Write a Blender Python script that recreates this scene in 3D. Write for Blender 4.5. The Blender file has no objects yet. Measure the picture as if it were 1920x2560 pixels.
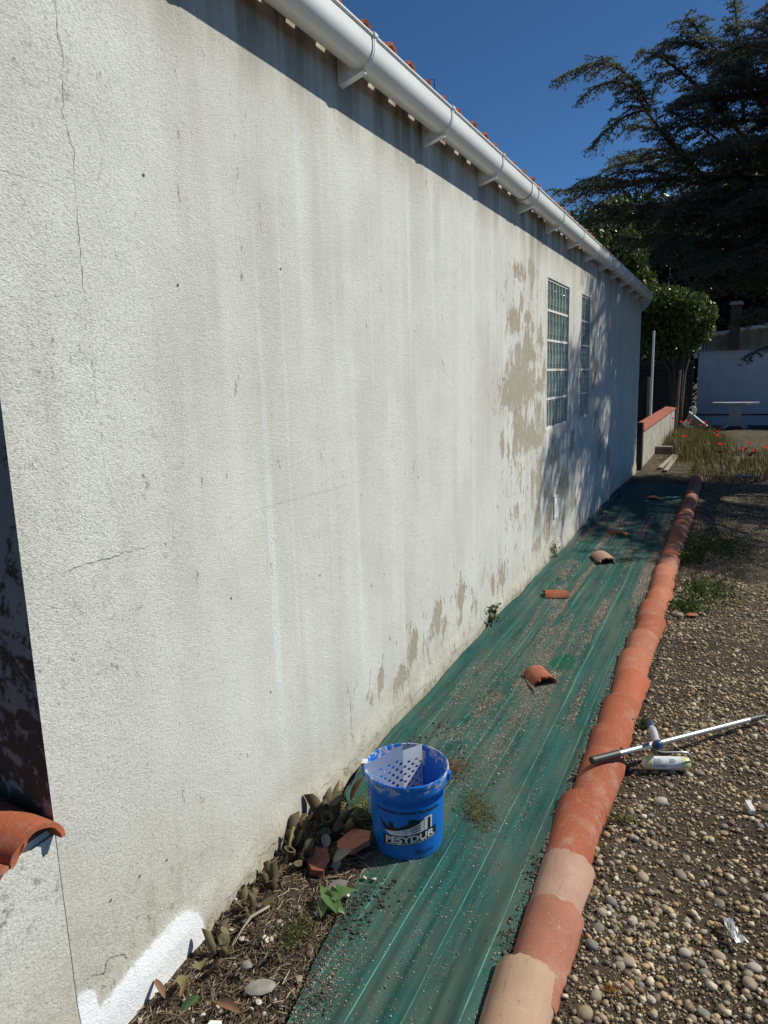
import bpy, math, random
import numpy as np
from mathutils import Vector, Matrix

random.seed(7)
rng = np.random.default_rng(7)
scene = bpy.context.scene
COL = scene.collection

# ------------------------------------------------------------------ camera
cam_d = bpy.data.cameras.new('camera')
cam = bpy.data.objects.new('camera', cam_d)
COL.objects.link(cam)
right = Vector((0.90002147, 0.43484534, -0.02951063))
down = Vector((0.05439893, -0.1792555, -0.98229742))
fwd = Vector((-0.4324374, 0.88248342, -0.18498892))
CAM = Vector((1.415, 0.0, 1.70))
m = Matrix.Identity(4)
for i in range(3):
    m[i][0] = right[i]
    m[i][1] = -down[i]
    m[i][2] = -fwd[i]
    m[i][3] = CAM[i]
cam.matrix_world = m
cam_d.sensor_fit = 'VERTICAL'
cam_d.sensor_height = 36.0
cam_d.lens = 36.0 * 1774.0 / 2560.0
cam_d.clip_start = 0.05
cam_d.clip_end = 500.0
scene.camera = cam

# ------------------------------------------------------------------ sky, sun, exposure
SUN = Vector((0.566, 0.385, 0.660)).normalized()
world = bpy.data.worlds.new('World')
scene.world = world
world.use_nodes = True
wnt = world.node_tree
wnt.nodes.clear()
wo = wnt.nodes.new('ShaderNodeOutputWorld')
wb = wnt.nodes.new('ShaderNodeBackground')
ws = wnt.nodes.new('ShaderNodeTexSky')
ws.sky_type = 'NISHITA'
ws.sun_disc = False
ws.sun_elevation = math.asin(SUN.z)
ws.sun_rotation = math.atan2(SUN.x, SUN.y)
ws.altitude = 2000.0
ws.air_density = 0.55
ws.dust_density = 0.5
ws.ozone_density = 10.0
wb.inputs['Strength'].default_value = 0.115
wt = wnt.nodes.new('ShaderNodeMix')
wt.data_type = 'RGBA'
wt.blend_type = 'MULTIPLY'
wt.inputs[0].default_value = 1.0
wt.inputs[7].default_value = (0.88, 1.09, 1.0, 1.0)
wnt.links.new(ws.outputs[0], wt.inputs[6])
wnt.links.new(wt.outputs[2], wb.inputs['Color'])
wnt.links.new(wb.outputs[0], wo.inputs['Surface'])

sun_d = bpy.data.lights.new('sun', 'SUN')
sun_d.energy = 4.8
sun_d.angle = math.radians(0.5)
sun_d.color = (1.0, 0.968, 0.85)
sun = bpy.data.objects.new('sun', sun_d)
COL.objects.link(sun)
sun.location = (20, 14, 26)
sun.rotation_euler = SUN.to_track_quat('Z', 'Y').to_euler()

scene.view_settings.view_transform = 'Standard'
scene.view_settings.look = 'None'
scene.view_settings.exposure = 0.06
scene.view_settings.gamma = 1.0
scene.view_settings.use_curve_mapping = False
scene.render.engine = 'CYCLES'
scene.cycles.max_bounces = 6

# ------------------------------------------------------------------ helpers: noise
_perm = np.random.default_rng(99).random((256, 256))


def vnoise(x, y, seed=0):
    x = np.asarray(x, dtype=float) + seed * 17.31
    y = np.asarray(y, dtype=float) + seed * 9.77
    xi = np.floor(x).astype(int)
    yi = np.floor(y).astype(int)
    xf = x - xi
    yf = y - yi
    u = xf * xf * (3 - 2 * xf)
    v = yf * yf * (3 - 2 * yf)
    g = lambda a, b: _perm[a % 256, b % 256]
    return (g(xi, yi) * (1 - u) + g(xi + 1, yi) * u) * (1 - v) + (g(xi, yi + 1) * (1 - u) + g(xi + 1, yi + 1) * u) * v


def fbm(x, y, oct=4, seed=0):
    s = 0
    a = 0.5
    for o in range(oct):
        s = s + a * vnoise(np.asarray(x) * 2 ** o, np.asarray(y) * 2 ** o, seed + o)
        a *= 0.5
    return s


def sstep(e0, e1, x):
    t = np.clip((np.asarray(x, dtype=float) - e0) / (e1 - e0), 0, 1)
    return t * t * (3 - 2 * t)


# ------------------------------------------------------------------ helpers: objects
def link(o, parent=None):
    COL.objects.link(o)
    if parent is not None:
        o.parent = parent
    return o


def tag(o, label=None, cat=None, group=None, kind=None):
    if label:
        o['label'] = label
    if cat:
        o['category'] = cat
    if group:
        o['group'] = group
    if kind:
        o['kind'] = kind
    return o


def thing(name, loc, label, cat, group=None):
    o = bpy.data.objects.new(name, None)
    o.empty_display_size = 0.1
    o.location = loc
    link(o)
    return tag(o, label, cat, group)


def wloc(p):
    v = Vector((0, 0, 0))
    while p is not None:
        v = v + Vector(p.location)
        p = p.parent
    return v


def mk(name, V, F, mat, parent=None, smooth=False, cols=None, uv=None, world=True, autosmooth=None):
    """mesh object from python or numpy lists; V in world space when world=True (parents have no rotation)"""
    me = bpy.data.meshes.new(name)
    V = np.asarray(V, dtype=np.float64).reshape(-1, 3)
    if parent is not None and world:
        V = V - np.array(wloc(parent))
    if isinstance(F, np.ndarray) and F.ndim == 2:
        n, k = F.shape
        me.vertices.add(len(V))
        me.vertices.foreach_set('co', V.astype(np.float32).ravel())
        me.loops.add(n * k)
        me.loops.foreach_set('vertex_index', F.astype(np.int32).ravel())
        me.polygons.add(n)
        me.polygons.foreach_set('loop_start', (np.arange(n) * k).astype(np.int32))
        me.polygons.foreach_set('loop_total', np.full(n, k, dtype=np.int32))
        me.update(calc_edges=True)
    else:
        me.from_pydata([tuple(v) for v in V], [], [tuple(int(i) for i in f) for f in F])
        me.update()
    if smooth:
        me.polygons.foreach_set('use_smooth', np.ones(len(me.polygons), dtype=bool))
    for nm, c in (cols or {}).items():
        c = np.asarray(c, dtype=np.float32)
        if c.shape[1] == 3:
            c = np.hstack([c, np.ones((len(c), 1), dtype=np.float32)])
        at = me.color_attributes.new(name=nm, type='FLOAT_COLOR', domain='POINT')
        at.data.foreach_set('color', c.ravel())
    if mat is not None:
        me.materials.append(mat)
    o = bpy.data.objects.new(name, me)
    link(o, parent)
    if autosmooth:
        mark_sharp(me, autosmooth)
    return o


def mark_sharp(me, ang=0.6):
    me.polygons.foreach_set('use_smooth', np.ones(len(me.polygons), dtype=bool))
    try:
        me.set_sharp_from_angle(angle=ang)
    except Exception:
        pass


def inst(name, me, parent=None, loc=(0, 0, 0), rot=(0, 0, 0), scale=(1, 1, 1)):
    o = bpy.data.objects.new(name, me)
    o.location = loc
    o.rotation_euler = rot
    o.scale = scale
    return link(o, parent)


class MB:
    """collects simple shapes into one mesh"""

    def __init__(self):
        self.V = []
        self.F = []

    def add(self, V, F):
        b = len(self.V)
        self.V += [tuple(map(float, v)) for v in V]
        self.F += [tuple(int(i) + b for i in f) for f in F]
        return self

    def box(self, x0, x1, y0, y1, z0, z1, bev=0.0):
        if bev <= 0:
            V = [(x, y, z) for x in (x0, x1) for y in (y0, y1) for z in (z0, z1)]
            F = [(0, 1, 3, 2), (4, 6, 7, 5), (0, 4, 5, 1), (2, 3, 7, 6), (0, 2, 6, 4), (1, 5, 7, 3)]
            return self.add(V, F)
        V, F = bevel_box(x0, x1, y0, y1, z0, z1, bev)
        return self.add(V, F)

    def obox(self, c, ax, ay, az, bev=0):
        """oriented box: centre and three half axes"""
        c, ax, ay, az = map(np.array, (c, ax, ay, az))
        V, F = bevel_box(-1, 1, -1, 1, -1, 1, 0) if not bev else bevel_box(-1, 1, -1, 1, -1, 1, bev)
        V = [c + v[0] * ax + v[1] * ay + v[2] * az for v in np.array(V)]
        return self.add(V, F)

    def tube(self, pts, rad, n=8, cap=True):
        V, F = tube_mesh(pts, rad, n, cap)
        return self.add(V, F)

    def build(self, name, mat, parent=None, smooth=False, autosmooth=None, world=True):
        return mk(name, np.array(self.V), self.F, mat, parent, smooth, autosmooth=autosmooth, world=world)


def bevel_box(x0, x1, y0, y1, z0, z1, b):
    if b <= 0:
        V = [(x, y, z) for x in (x0, x1) for y in (y0, y1) for z in (z0, z1)]
        F = [(0, 1, 3, 2), (4, 6, 7, 5), (0, 4, 5, 1), (2, 3, 7, 6), (0, 2, 6, 4), (1, 5, 7, 3)]
        return V, F
    V = []
    idx = {}
    X, Y, Z = (x0, x1), (y0, y1), (z0, z1)
    for i in (0, 1):
        for j in (0, 1):
            for k in (0, 1):
                for a in range(3):
                    p = [X[i] + (b if i == 0 else -b), Y[j] + (b if j == 0 else -b), Z[k] + (b if k == 0 else -b)]
                    p[a] = (X[i], Y[j], Z[k])[a]
                    idx[(i, j, k, a)] = len(V)
                    V.append(tuple(p))
    F = []
    for s in (0, 1):
        q = [idx[(s, 0, 0, 0)], idx[(s, 1, 0, 0)], idx[(s, 1, 1, 0)], idx[(s, 0, 1, 0)]]
        F.append(q if s else q[::-1])
        q = [idx[(0, s, 0, 1)], idx[(0, s, 1, 1)], idx[(1, s, 1, 1)], idx[(1, s, 0, 1)]]
        F.append(q if s else q[::-1])
        q = [idx[(0, 0, s, 2)], idx[(1, 0, s, 2)], idx[(1, 1, s, 2)], idx[(0, 1, s, 2)]]
        F.append(q if s else q[::-1])
    for i in (0, 1):
        for j in (0, 1):
            F.append((idx[(i, j, 0, 0)], idx[(i, j, 1, 0)], idx[(i, j, 1, 1)], idx[(i, j, 0, 1)]))
    for i in (0, 1):
        for k in (0, 1):
            F.append((idx[(i, 0, k, 0)], idx[(i, 1, k, 0)], idx[(i, 1, k, 2)], idx[(i, 0, k, 2)]))
    for j in (0, 1):
        for k in (0, 1):
            F.append((idx[(0, j, k, 1)], idx[(1, j, k, 1)], idx[(1, j, k, 2)], idx[(0, j, k, 2)]))
    for i in (0, 1):
        for j in (0, 1):
            for k in (0, 1):
                F.append((idx[(i, j, k, 0)], idx[(i, j, k, 1)], idx[(i, j, k, 2)]))
    return V, F


def tube_mesh(pts, rad, n=8, cap=True):
    P = [Vector(p) for p in pts]
    R = rad if hasattr(rad, '__len__') else [rad] * len(P)
    V = []
    F = []
    prev = None
    for i, p in enumerate(P):
        t = (P[min(i + 1, len(P) - 1)] - P[max(i - 1, 0)])
        if t.length < 1e-9:
            t = Vector((0, 0, 1))
        t.normalize()
        if prev is None:
            u = t.orthogonal().normalized()
        else:
            u = prev - t * prev.dot(t)
            u = u.normalized() if u.length > 1e-6 else t.orthogonal().normalized()
        prev = u
        w = t.cross(u)
        for k in range(n):
            a = 2 * math.pi * k / n
            V.append(tuple(p + (u * math.cos(a) + w * math.sin(a)) * R[i]))
        if i:
            for k in range(n):
                F.append(((i - 1) * n + k, (i - 1) * n + (k + 1) % n, i * n + (k + 1) % n, i * n + k))
    if cap:
        F.append(tuple(range(n))[::-1])
        F.append(tuple(range((len(P) - 1) * n, len(P) * n)))
    return V, F


def lathe(prof, n=48, c=(0, 0, 0)):
    V = []
    F = []
    for r, z in prof:
        for k in range(n):
            a = 2 * math.pi * k / n
            V.append((c[0] + r * math.cos(a), c[1] + r * math.sin(a), c[2] + z))
    for i in range(len(prof) - 1):
        for k in range(n):
            F.append((i * n + k, i * n + (k + 1) % n, (i + 1) * n + (k + 1) % n, (i + 1) * n + k))
    return V, F


_ico = {}


def ico(sub):
    if sub not in _ico:
        import bmesh
        bm = bmesh.new()
        bmesh.ops.create_icosphere(bm, subdivisions=sub, radius=1.0)
        bm.verts.ensure_lookup_table()
        V = np.array([v.co[:] for v in bm.verts])
        F = np.array([[v.index for v in f.verts] for f in bm.faces])
        bm.free()
        _ico[sub] = (V, F)
    return _ico[sub]


def grid_faces(nu, nv):
    """nu x nv vertices, index = i*nv + j"""
    i, j = np.meshgrid(np.arange(nu - 1), np.arange(nv - 1), indexing='ij')
    a = (i * nv + j).ravel()
    return np.stack([a, a + nv, a + nv + 1, a + 1], axis=1)


# ------------------------------------------------------------------ helpers: materials
class N:
    def __init__(self, name):
        self.m = bpy.data.materials.new(name)
        self.m.use_nodes = True
        self.nt = self.m.node_tree
        self.nt.nodes.clear()
        self.out = self.nt.nodes.new('ShaderNodeOutputMaterial')
        self.b = self.nt.nodes.new('ShaderNodeBsdfPrincipled')
        self.nt.links.new(self.b.outputs[0], self.out.inputs['Surface'])
        self._co = None

    def lk(self, a, b):
        self.nt.links.new(a, b)

    def sock(self, s, v):
        if isinstance(v, bpy.types.NodeSocket):
            self.lk(v, s)
        else:
            if s.type == 'RGBA' and hasattr(v, '__len__') and len(v) == 3:
                v = tuple(v) + (1.0,)
            s.default_value = v

    def randomize(self):
        """shift the pattern for every object, so copies differ"""
        tc = self.nt.nodes.new('ShaderNodeTexCoord')
        oi = self.nt.nodes.new('ShaderNodeObjectInfo')
        mu = self.nt.nodes.new('ShaderNodeVectorMath')
        mu.operation = 'MULTIPLY_ADD'
        self.lk(oi.outputs['Random'], mu.inputs[0])
        mu.inputs[1].default_value = (37.0, 53.0, 71.0)
        self.lk(tc.outputs['Object'], mu.inputs[2])
        self._rs = mu.outputs[0]

    def co(self):
        if getattr(self, '_rs', None) is not None:
            return self._rs
        if self._co is None:
            self._co = self.nt.nodes.new('ShaderNodeTexCoord')
        return self._co.outputs['Object']

    def scale(self, sc, vec=None, loc=(0, 0, 0)):
        n = self.nt.nodes.new('ShaderNodeMapping')
        self.lk(vec or self.co(), n.inputs['Vector'])
        n.inputs['Scale'].default_value = sc if hasattr(sc, '__len__') else (sc, sc, sc)
        n.inputs['Location'].default_value = loc
        return n.outputs[0]

    def noise(self, scale=5, detail=4, rough=0.55, dist=0.0, vec=None, color=False):
        n = self.nt.nodes.new('ShaderNodeTexNoise')
        self.lk(vec or self.co(), n.inputs['Vector'])
        n.inputs['Scale'].default_value = scale
        n.inputs['Detail'].default_value = detail
        n.inputs['Roughness'].default_value = rough
        n.inputs['Distortion'].default_value = dist
        return n.outputs['Color' if color else 0]

    def voro(self, scale=5, feature='F1', vec=None, out=0, rnd=1.0):
        n = self.nt.nodes.new('ShaderNodeTexVoronoi')
        n.feature = feature
        self.lk(vec or self.co(), n.inputs['Vector'])
        n.inputs['Scale'].default_value = scale
        n.inputs['Randomness'].default_value = rnd
        return n.outputs[out]

    def wave(self, scale=5, axis='X', dist=0.0, vec=None, dscale=1.0):
        n = self.nt.nodes.new('ShaderNodeTexWave')
        n.bands_direction = axis
        self.lk(vec or self.co(), n.inputs['Vector'])
        n.inputs['Scale'].default_value = scale
        n.inputs['Distortion'].default_value = dist
        n.inputs['Detail Scale'].default_value = dscale
        return n.outputs['Fac']

    def ramp(self, fac, stops, interp='LINEAR'):
        n = self.nt.nodes.new('ShaderNodeValToRGB')
        n.color_ramp.interpolation = interp
        e = n.color_ramp.elements
        while len(e) < len(stops):
            e.new(0.5)
        for i, (p, c) in enumerate(stops):
            e[i].position = p
            e[i].color = (c, c, c, 1) if not hasattr(c, '__len__') else tuple(c)[:3] + (1,)
        self.lk(fac, n.inputs[0])
        return n.outputs[0]

    def mix(self, fac, a, b, blend='MIX'):
        n = self.nt.nodes.new('ShaderNodeMix')
        n.data_type = 'RGBA'
        n.blend_type = blend
        n.clamp_factor = True
        self.sock(n.inputs[0], fac)
        self.sock(n.inputs[6], a)
        self.sock(n.inputs[7], b)
        return n.outputs[2]

    def math(self, op, a, b=0.0, c=None, clamp=False):
        n = self.nt.nodes.new('ShaderNodeMath')
        n.operation = op
        n.use_clamp = clamp
        self.sock(n.inputs[0], a)
        self.sock(n.inputs[1], b)
        if c is not None:
            self.sock(n.inputs[2], c)
        return n.outputs[0]

    def attr(self, name):
        n = self.nt.nodes.new('ShaderNodeAttribute')
        n.attribute_name = name
        return n

    def sep(self, col):
        n = self.nt.nodes.new('ShaderNodeSeparateColor')
        self.lk(col, n.inputs[0])
        return n.outputs

    def xyz(self, vec=None):
        n = self.nt.nodes.new('ShaderNodeSeparateXYZ')
        self.lk(vec or self.co(), n.inputs[0])
        return n.outputs

    def rand(self):
        n = self.nt.nodes.new('ShaderNodeObjectInfo')
        return n.outputs['Random']

    def bump(self, h, strength=0.3, dist=0.01):
        n = self.nt.nodes.new('ShaderNodeBump')
        n.inputs['Strength'].default_value = strength
        n.inputs['Distance'].default_value = dist
        self.lk(h, n.inputs['Height'])
        self.lk(n.outputs[0], self.b.inputs['Normal'])

    def set(self, **k):
        for a, v in k.items():
            self.sock(self.b.inputs[a.replace('_', ' ')], v)
        return self.m


def simple(name, col, rough=0.8, var=0.25, scale=8.0, bump=0.0, bscale=60.0, spec=0.5, metal=0.0, bdist=0.004, col2=None, vec_scale=None):
    n = N(name)
    v = n.scale(vec_scale) if vec_scale else None
    f = n.noise(scale, 5, 0.6, vec=v)
    c2 = col2 or tuple(c * (1 - var) for c in col)
    c1 = col if col2 else tuple(min(1, c * (1 + var)) for c in col)
    base = n.mix(n.ramp(f, [(0.3, 0.0), (0.7, 1.0)]), c2, c1)
    n.set(Base_Color=base, Roughness=rough, Metallic=metal)
    n.b.inputs['Specular IOR Level'].default_value = spec
    if bump:
        n.bump(n.noise(bscale, 4, 0.6), bump, bdist)
    return n.m


def vcol(name, rough=0.85, spec=0.4, bump=0.0, bscale=200, bdist=0.002, trans=0.0):
    n = N(name)
    n.set(Base_Color=n.attr('Col').outputs['Color'], Roughness=rough)
    n.b.inputs['Specular IOR Level'].default_value = spec
    if bump:
        n.bump(n.noise(bscale, 3), bump, bdist)
    if trans > 0:
        add_translucent(n, n.attr('Col').outputs['Color'], trans)
    return n.m


def add_translucent(n, col, fac):
    t = n.nt.nodes.new('ShaderNodeBsdfTranslucent')
    n.sock(t.inputs[0], col)
    mx = n.nt.nodes.new('ShaderNodeMixShader')
    mx.inputs[0].default_value = fac
    n.lk(n.b.outputs[0], mx.inputs[1])
    n.lk(t.outputs[0], mx.inputs[2])
    n.lk(mx.outputs[0], n.out.inputs['Surface'])


# ---- rendered wall
def make_wall_material():
    n = N('aged white roughcast render')
    a1 = n.sep(n.attr('mask').outputs['Color'])   # peel, dirt, fresh paint
    a2 = n.sep(n.attr('mask2').outputs['Color'])  # damp foot, streaks and shade tint under eaves, lichen
    peel_a, dirt_a, paint_a = a1[0], a1[1], a1[2]
    damp_a, top_a, clean_a = a2[0], a2[1], a2[2]
    st1 = n.noise(1.0, 3, 0.5, 0.15, vec=n.scale((4.0, 4.0, 0.30)))
    st2 = n.noise(1.0, 4, 0.55, 0.1, vec=n.scale((13.0, 13.0, 0.55), loc=(3, 1, 7)))
    st = n.math('ADD', n.math('MULTIPLY', st1, 0.6), n.math('MULTIPLY', st2, 0.4))
    st0 = n.ramp(st, [(0.38, 0.0), (0.60, 1.0)])
    where = n.ramp(n.noise(1.0, 4, 0.6, 0.3, vec=n.scale((1.1, 1.1, 0.8), loc=(4, 7, 1))), [(0.40, 0.0), (0.62, 1.0)])
    st0 = n.math('SUBTRACT', 1.0, n.math('MULTIPLY', n.math('SUBTRACT', 1.0, st0), n.math('ADD', n.math('MULTIPLY', where, 0.8), 0.2)))
    base = n.mix(st0, (0.540, 0.522, 0.468), (0.675, 0.668, 0.616))
    # washed, slightly cold streaks where water ran
    ws_ = n.noise(1.0, 2, 0.5, 0.0, vec=n.scale((11.0, 11.0, 0.26), loc=(9, 4, 2)))
    base = n.mix(n.math('MULTIPLY', n.ramp(ws_, [(0.56, 0.0), (0.66, 1.0)]), n.math('MULTIPLY', clean_a, 0.75)), base, (0.715, 0.725, 0.695))
    # soft clouding
    cl = n.noise(2.2, 5, 0.6)
    base = n.mix(n.ramp(cl, [(0.35, 0.28), (0.6, 0.0)]), base, (0.42, 0.405, 0.365))
    # fine mottling between grains
    rm = n.nt.nodes.new('ShaderNodeMapping')
    n.lk(n.co(), rm.inputs['Vector'])
    rm.inputs['Rotation'].default_value = (math.radians(37), math.radians(21), math.radians(13))
    mt = n.noise(130, 4, 0.7, 0.5, vec=rm.outputs[0])
    base = n.mix(n.math('MULTIPLY', n.ramp(mt, [(0.30, 1.0), (0.52, 0.0)]), n.math('ADD', n.math('MULTIPLY', dirt_a, 0.62), 0.14)), base, (0.22, 0.215, 0.19))
    # lichen spots
    lic = n.noise(24, 6, 0.75)
    lic2 = n.noise(3.3, 3, 0.6)
    lm = n.math('MULTIPLY', n.ramp(lic, [(0.56, 0.0), (0.66, 1.0)]), n.ramp(lic2, [(0.45, 0.0), (0.62, 1.0)]))
    base = n.mix(n.math('MULTIPLY', lm, n.math('MULTIPLY', dirt_a, 0.9)), base, (0.115, 0.112, 0.095))
    # damp foot
    dn = n.noise(6, 5, 0.65)
    dm = n.math('MULTIPLY', damp_a, n.ramp(dn, [(0.25, 0.35), (0.6, 1.0)]))
    base = n.mix(n.math('MULTIPLY', dm, 0.85), base, (0.40, 0.36, 0.265))
    dm2 = n.math('MULTIPLY', n.math('MULTIPLY', damp_a, damp_a), n.ramp(n.noise(17, 5, 0.7), [(0.5, 0.0), (0.62, 1.0)]))
    base = n.mix(n.math('MULTIPLY', dm2, 0.7), base, (0.17, 0.145, 0.10))
    # brown runs under the eaves, deepened to tint the gutter's shadow band
    tn = n.noise(1.0, 5, 0.6, 0.2, vec=n.scale((9.0, 9.0, 0.9), loc=(1, 8, 3)))
    tm = n.math('MULTIPLY', top_a, n.ramp(tn, [(0.38, 0.22), (0.60, 1.0)]))
    base = n.mix(n.math('MULTIPLY', tm, 0.9), base, (0.21, 0.165, 0.11))
    # peeled paint
    pn = n.noise(1.0, 9, 0.72, 0.25, vec=n.scale((15.0, 15.0, 6.0)))
    pn2 = n.noise(1.0, 6, 0.7, 0.2, vec=n.scale((60.0, 60.0, 20.0), loc=(2, 5, 1)))
    pv = n.math('ADD', peel_a, n.math('MULTIPLY', n.math('SUBTRACT', pn, 0.5), 3.4))
    pv = n.math('ADD', pv, n.math('MULTIPLY', n.math('SUBTRACT', pn2, 0.5), 1.7))
    pm = n.ramp(pv, [(0.62, 0.0), (0.65, 1.0)])
    pcol = n.mix(n.noise(5, 4), (0.29, 0.25, 0.18), (0.40, 0.36, 0.285))
    # flaking edge: dark specks round the patches
    pe = n.ramp(pv, [(0.30, 0.0), (0.62, 1.0)])
    base = n.mix(n.math('MULTIPLY', pe, n.ramp(n.noise(60, 4, 0.7), [(0.55, 0.0), (0.62, 0.8)])), base, (0.24, 0.215, 0.17))
    rim = n.ramp(pv, [(0.57, 0.0), (0.63, 1.0), (0.70, 0.0)])
    base = n.mix(pm, base, n.mix(n.ramp(n.noise(70, 4, 0.7), [(0.5, 0.0), (0.66, 0.7)]), pcol, (0.47, 0.43, 0.36)))
    base = n.mix(n.math('MULTIPLY', rim, 0.45), base, (0.20, 0.175, 0.13))
    # fresh paint
    fn = n.noise(1.0, 5, 0.7, vec=n.scale((40.0, 40.0, 40.0)))
    fm = n.ramp(n.math('ADD', paint_a, n.math('MULTIPLY', n.math('SUBTRACT', fn, 0.5), 1.3)), [(0.36, 0.0), (0.62, 1.0)])
    base = n.mix(n.math('MULTIPLY', fm, n.ramp(n.noise(1.0, 4, 0.6, vec=n.scale((60, 30, 60))), [(0.30, 0.72), (0.5, 1.0)])), base, (0.80, 0.81, 0.82))
    n.set(Base_Color=base, Roughness=0.9)
    n.b.inputs['Specular IOR Level'].default_value = 0.25
    # roughcast relief: raked grains
    rot = n.nt.nodes.new('ShaderNodeMapping')
    n.lk(n.co(), rot.inputs['Vector'])
    rot.inputs['Rotation'].default_value = (math.radians(32), 0, 0)
    rot.inputs['Scale'].default_value = (215.0, 150.0, 260.0)
    g1 = n.noise(1.0, 3, 0.55, 0.35, vec=rot.outputs[0])
    rot2 = n.nt.nodes.new('ShaderNodeMapping')
    n.lk(n.co(), rot2.inputs['Vector'])
    rot2.inputs['Rotation'].default_value = (math.radians(-23), math.radians(17), math.radians(41))
    g2 = n.noise(75, 4, 0.6, 0.6, vec=rot2.outputs[0])
    g3 = n.noise(9, 3, 0.5)
    h = n.math('ADD', n.math('MULTIPLY', g1, 1.0), n.math('MULTIPLY', g2, 0.9))
    h = n.math('ADD', h, n.math('MULTIPLY', g3, 0.8))
    h = n.math('MULTIPLY', h, n.math('SUBTRACT', 1.0, n.math('MULTIPLY', pm, 0.55)))
    h = n.math('SUBTRACT', h, n.math('MULTIPLY', pm, 0.8))
    n.bump(h, 0.62, 0.0050)
    return n.m


M = {}
M['wall'] = make_wall_material()


def tile_mat(name, c1, c2, stain=(0.06, 0.05, 0.04)):
    n = N(name)
    n.randomize()
    f = n.noise(4, 5, 0.6)
    base = n.mix(n.ramp(f, [(0.3, 0.0), (0.7, 1.0)]), c2, c1)
    r = n.rand()
    base = n.mix(0.55, base, n.mix(r, tuple(c * 0.72 for c in c1), tuple(min(1, c * 1.22) for c in c1)))
    wv = n.noise(1.0, 3, 0.5, vec=n.scale((70, 3, 30)))
    base = n.mix(n.ramp(wv, [(0.35, 0.16), (0.6, 0.0)]), base, tuple(c * 0.6 for c in c1))
    bl = n.noise(2.2, 6, 0.7, 0.4)
    base = n.mix(n.ramp(bl, [(0.44, 0.0), (0.66, 0.55)]), base, tuple(c * 0.62 for c in c1))
    sm_ = n.noise(1.0, 6, 0.75, 0.3, vec=n.scale((26, 9, 20)))
    base = n.mix(n.ramp(sm_, [(0.60, 0.0), (0.70, 0.6)]), base, (0.075, 0.055, 0.045))
    fs_ = n.noise(150, 3, 0.6)
    base = n.mix(n.ramp(fs_, [(0.60, 0.0), (0.70, 0.4)]), base, (0.50, 0.40, 0.32))
    sp = n.noise(38, 5, 0.7)
    base = n.mix(n.ramp(sp, [(0.64, 0.0), (0.72, 0.75)]), base, stain)
    du = n.noise(9, 6, 0.7)
    base = n.mix(n.ramp(du, [(0.52, 0.0), (0.75, 0.45)]), base, (0.44, 0.36, 0.28))
    n.set(Base_Color=base, Roughness=0.82)
    n.b.inputs['Specular IOR Level'].default_value = 0.35
    n.bump(n.math('ADD', n.noise(140, 4, 0.6), n.math('MULTIPLY', wv, 0.5)), 0.25, 0.003)
    return n.m


M['tile_orange'] = tile_mat('orange terracotta', (0.37, 0.098, 0.045), (0.28, 0.074, 0.036))
M['tile_salmon'] = tile_mat('salmon terracotta', (0.385, 0.122, 0.062), (0.31, 0.096, 0.050))
M['tile_pink'] = tile_mat('pinkish terracotta', (0.36, 0.140, 0.090), (0.30, 0.110, 0.072))
M['tile_cream'] = tile_mat('cream terracotta', (0.48, 0.315, 0.215), (0.38, 0.225, 0.145))
M['tile_pale'] = tile_mat('pale pinkish terracotta', (0.47, 0.285, 0.205), (0.38, 0.220, 0.160))
M['tile_dark'] = tile_mat('dark red terracotta', (0.20, 0.055, 0.035), (0.15, 0.045, 0.030))

M['pvc'] = simple('white pvc', (0.82, 0.815, 0.78), 0.32, 0.05, 3, spec=0.5)
M['grey_paint_board'] = simple('dull white board', (0.55, 0.55, 0.53), 0.7, 0.1, 6)
M['wood_dark'] = simple('dark weathered wood', (0.035, 0.028, 0.022), 0.85, 0.4, 10, 0.5, 30)
M['wood_grey'] = simple('grey weathered wood', (0.20, 0.165, 0.12), 0.85, 0.35, 5, 0.4, 40)
M['wood_pale'] = simple('pale weathered wood', (0.33, 0.28, 0.21), 0.8, 0.3, 6, 0.4, 40)
M['bark'] = simple('grey brown bark', (0.065, 0.052, 0.042), 0.9, 0.4, 6, 0.6, 25, bdist=0.02)
M['rust'] = simple('rusty iron', (0.10, 0.055, 0.035), 0.8, 0.4, 20)
M['ink_black'] = simple('black ink', (0.012, 0.012, 0.013), 0.45, 0.1, 9)
M['ink_white'] = simple('grey white ink', (0.62, 0.62, 0.60), 0.5, 0.06, 9)
M['ink_dark'] = simple('dark blue ink', (0.012, 0.03, 0.10), 0.45, 0.1, 9)
M['greystone'] = simple('grey stone', (0.22, 0.205, 0.18), 0.85, 0.3, 30, 0.5, 60)
M['block'] = simple('grey concrete block', (0.34, 0.315, 0.265), 0.9, 0.25, 5, 0.5, 60)
M['crack'] = simple('dark crack', (0.11, 0.10, 0.085), 0.95, 0.3, 30)
M['dirtcrack'] = simple('brown crack', (0.20, 0.18, 0.145), 0.95, 0.4, 30)

# ------------------------------------------------------------------ ground
HB = 1.03      # house corner along Y
HE = 12.70     # house far end


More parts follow.
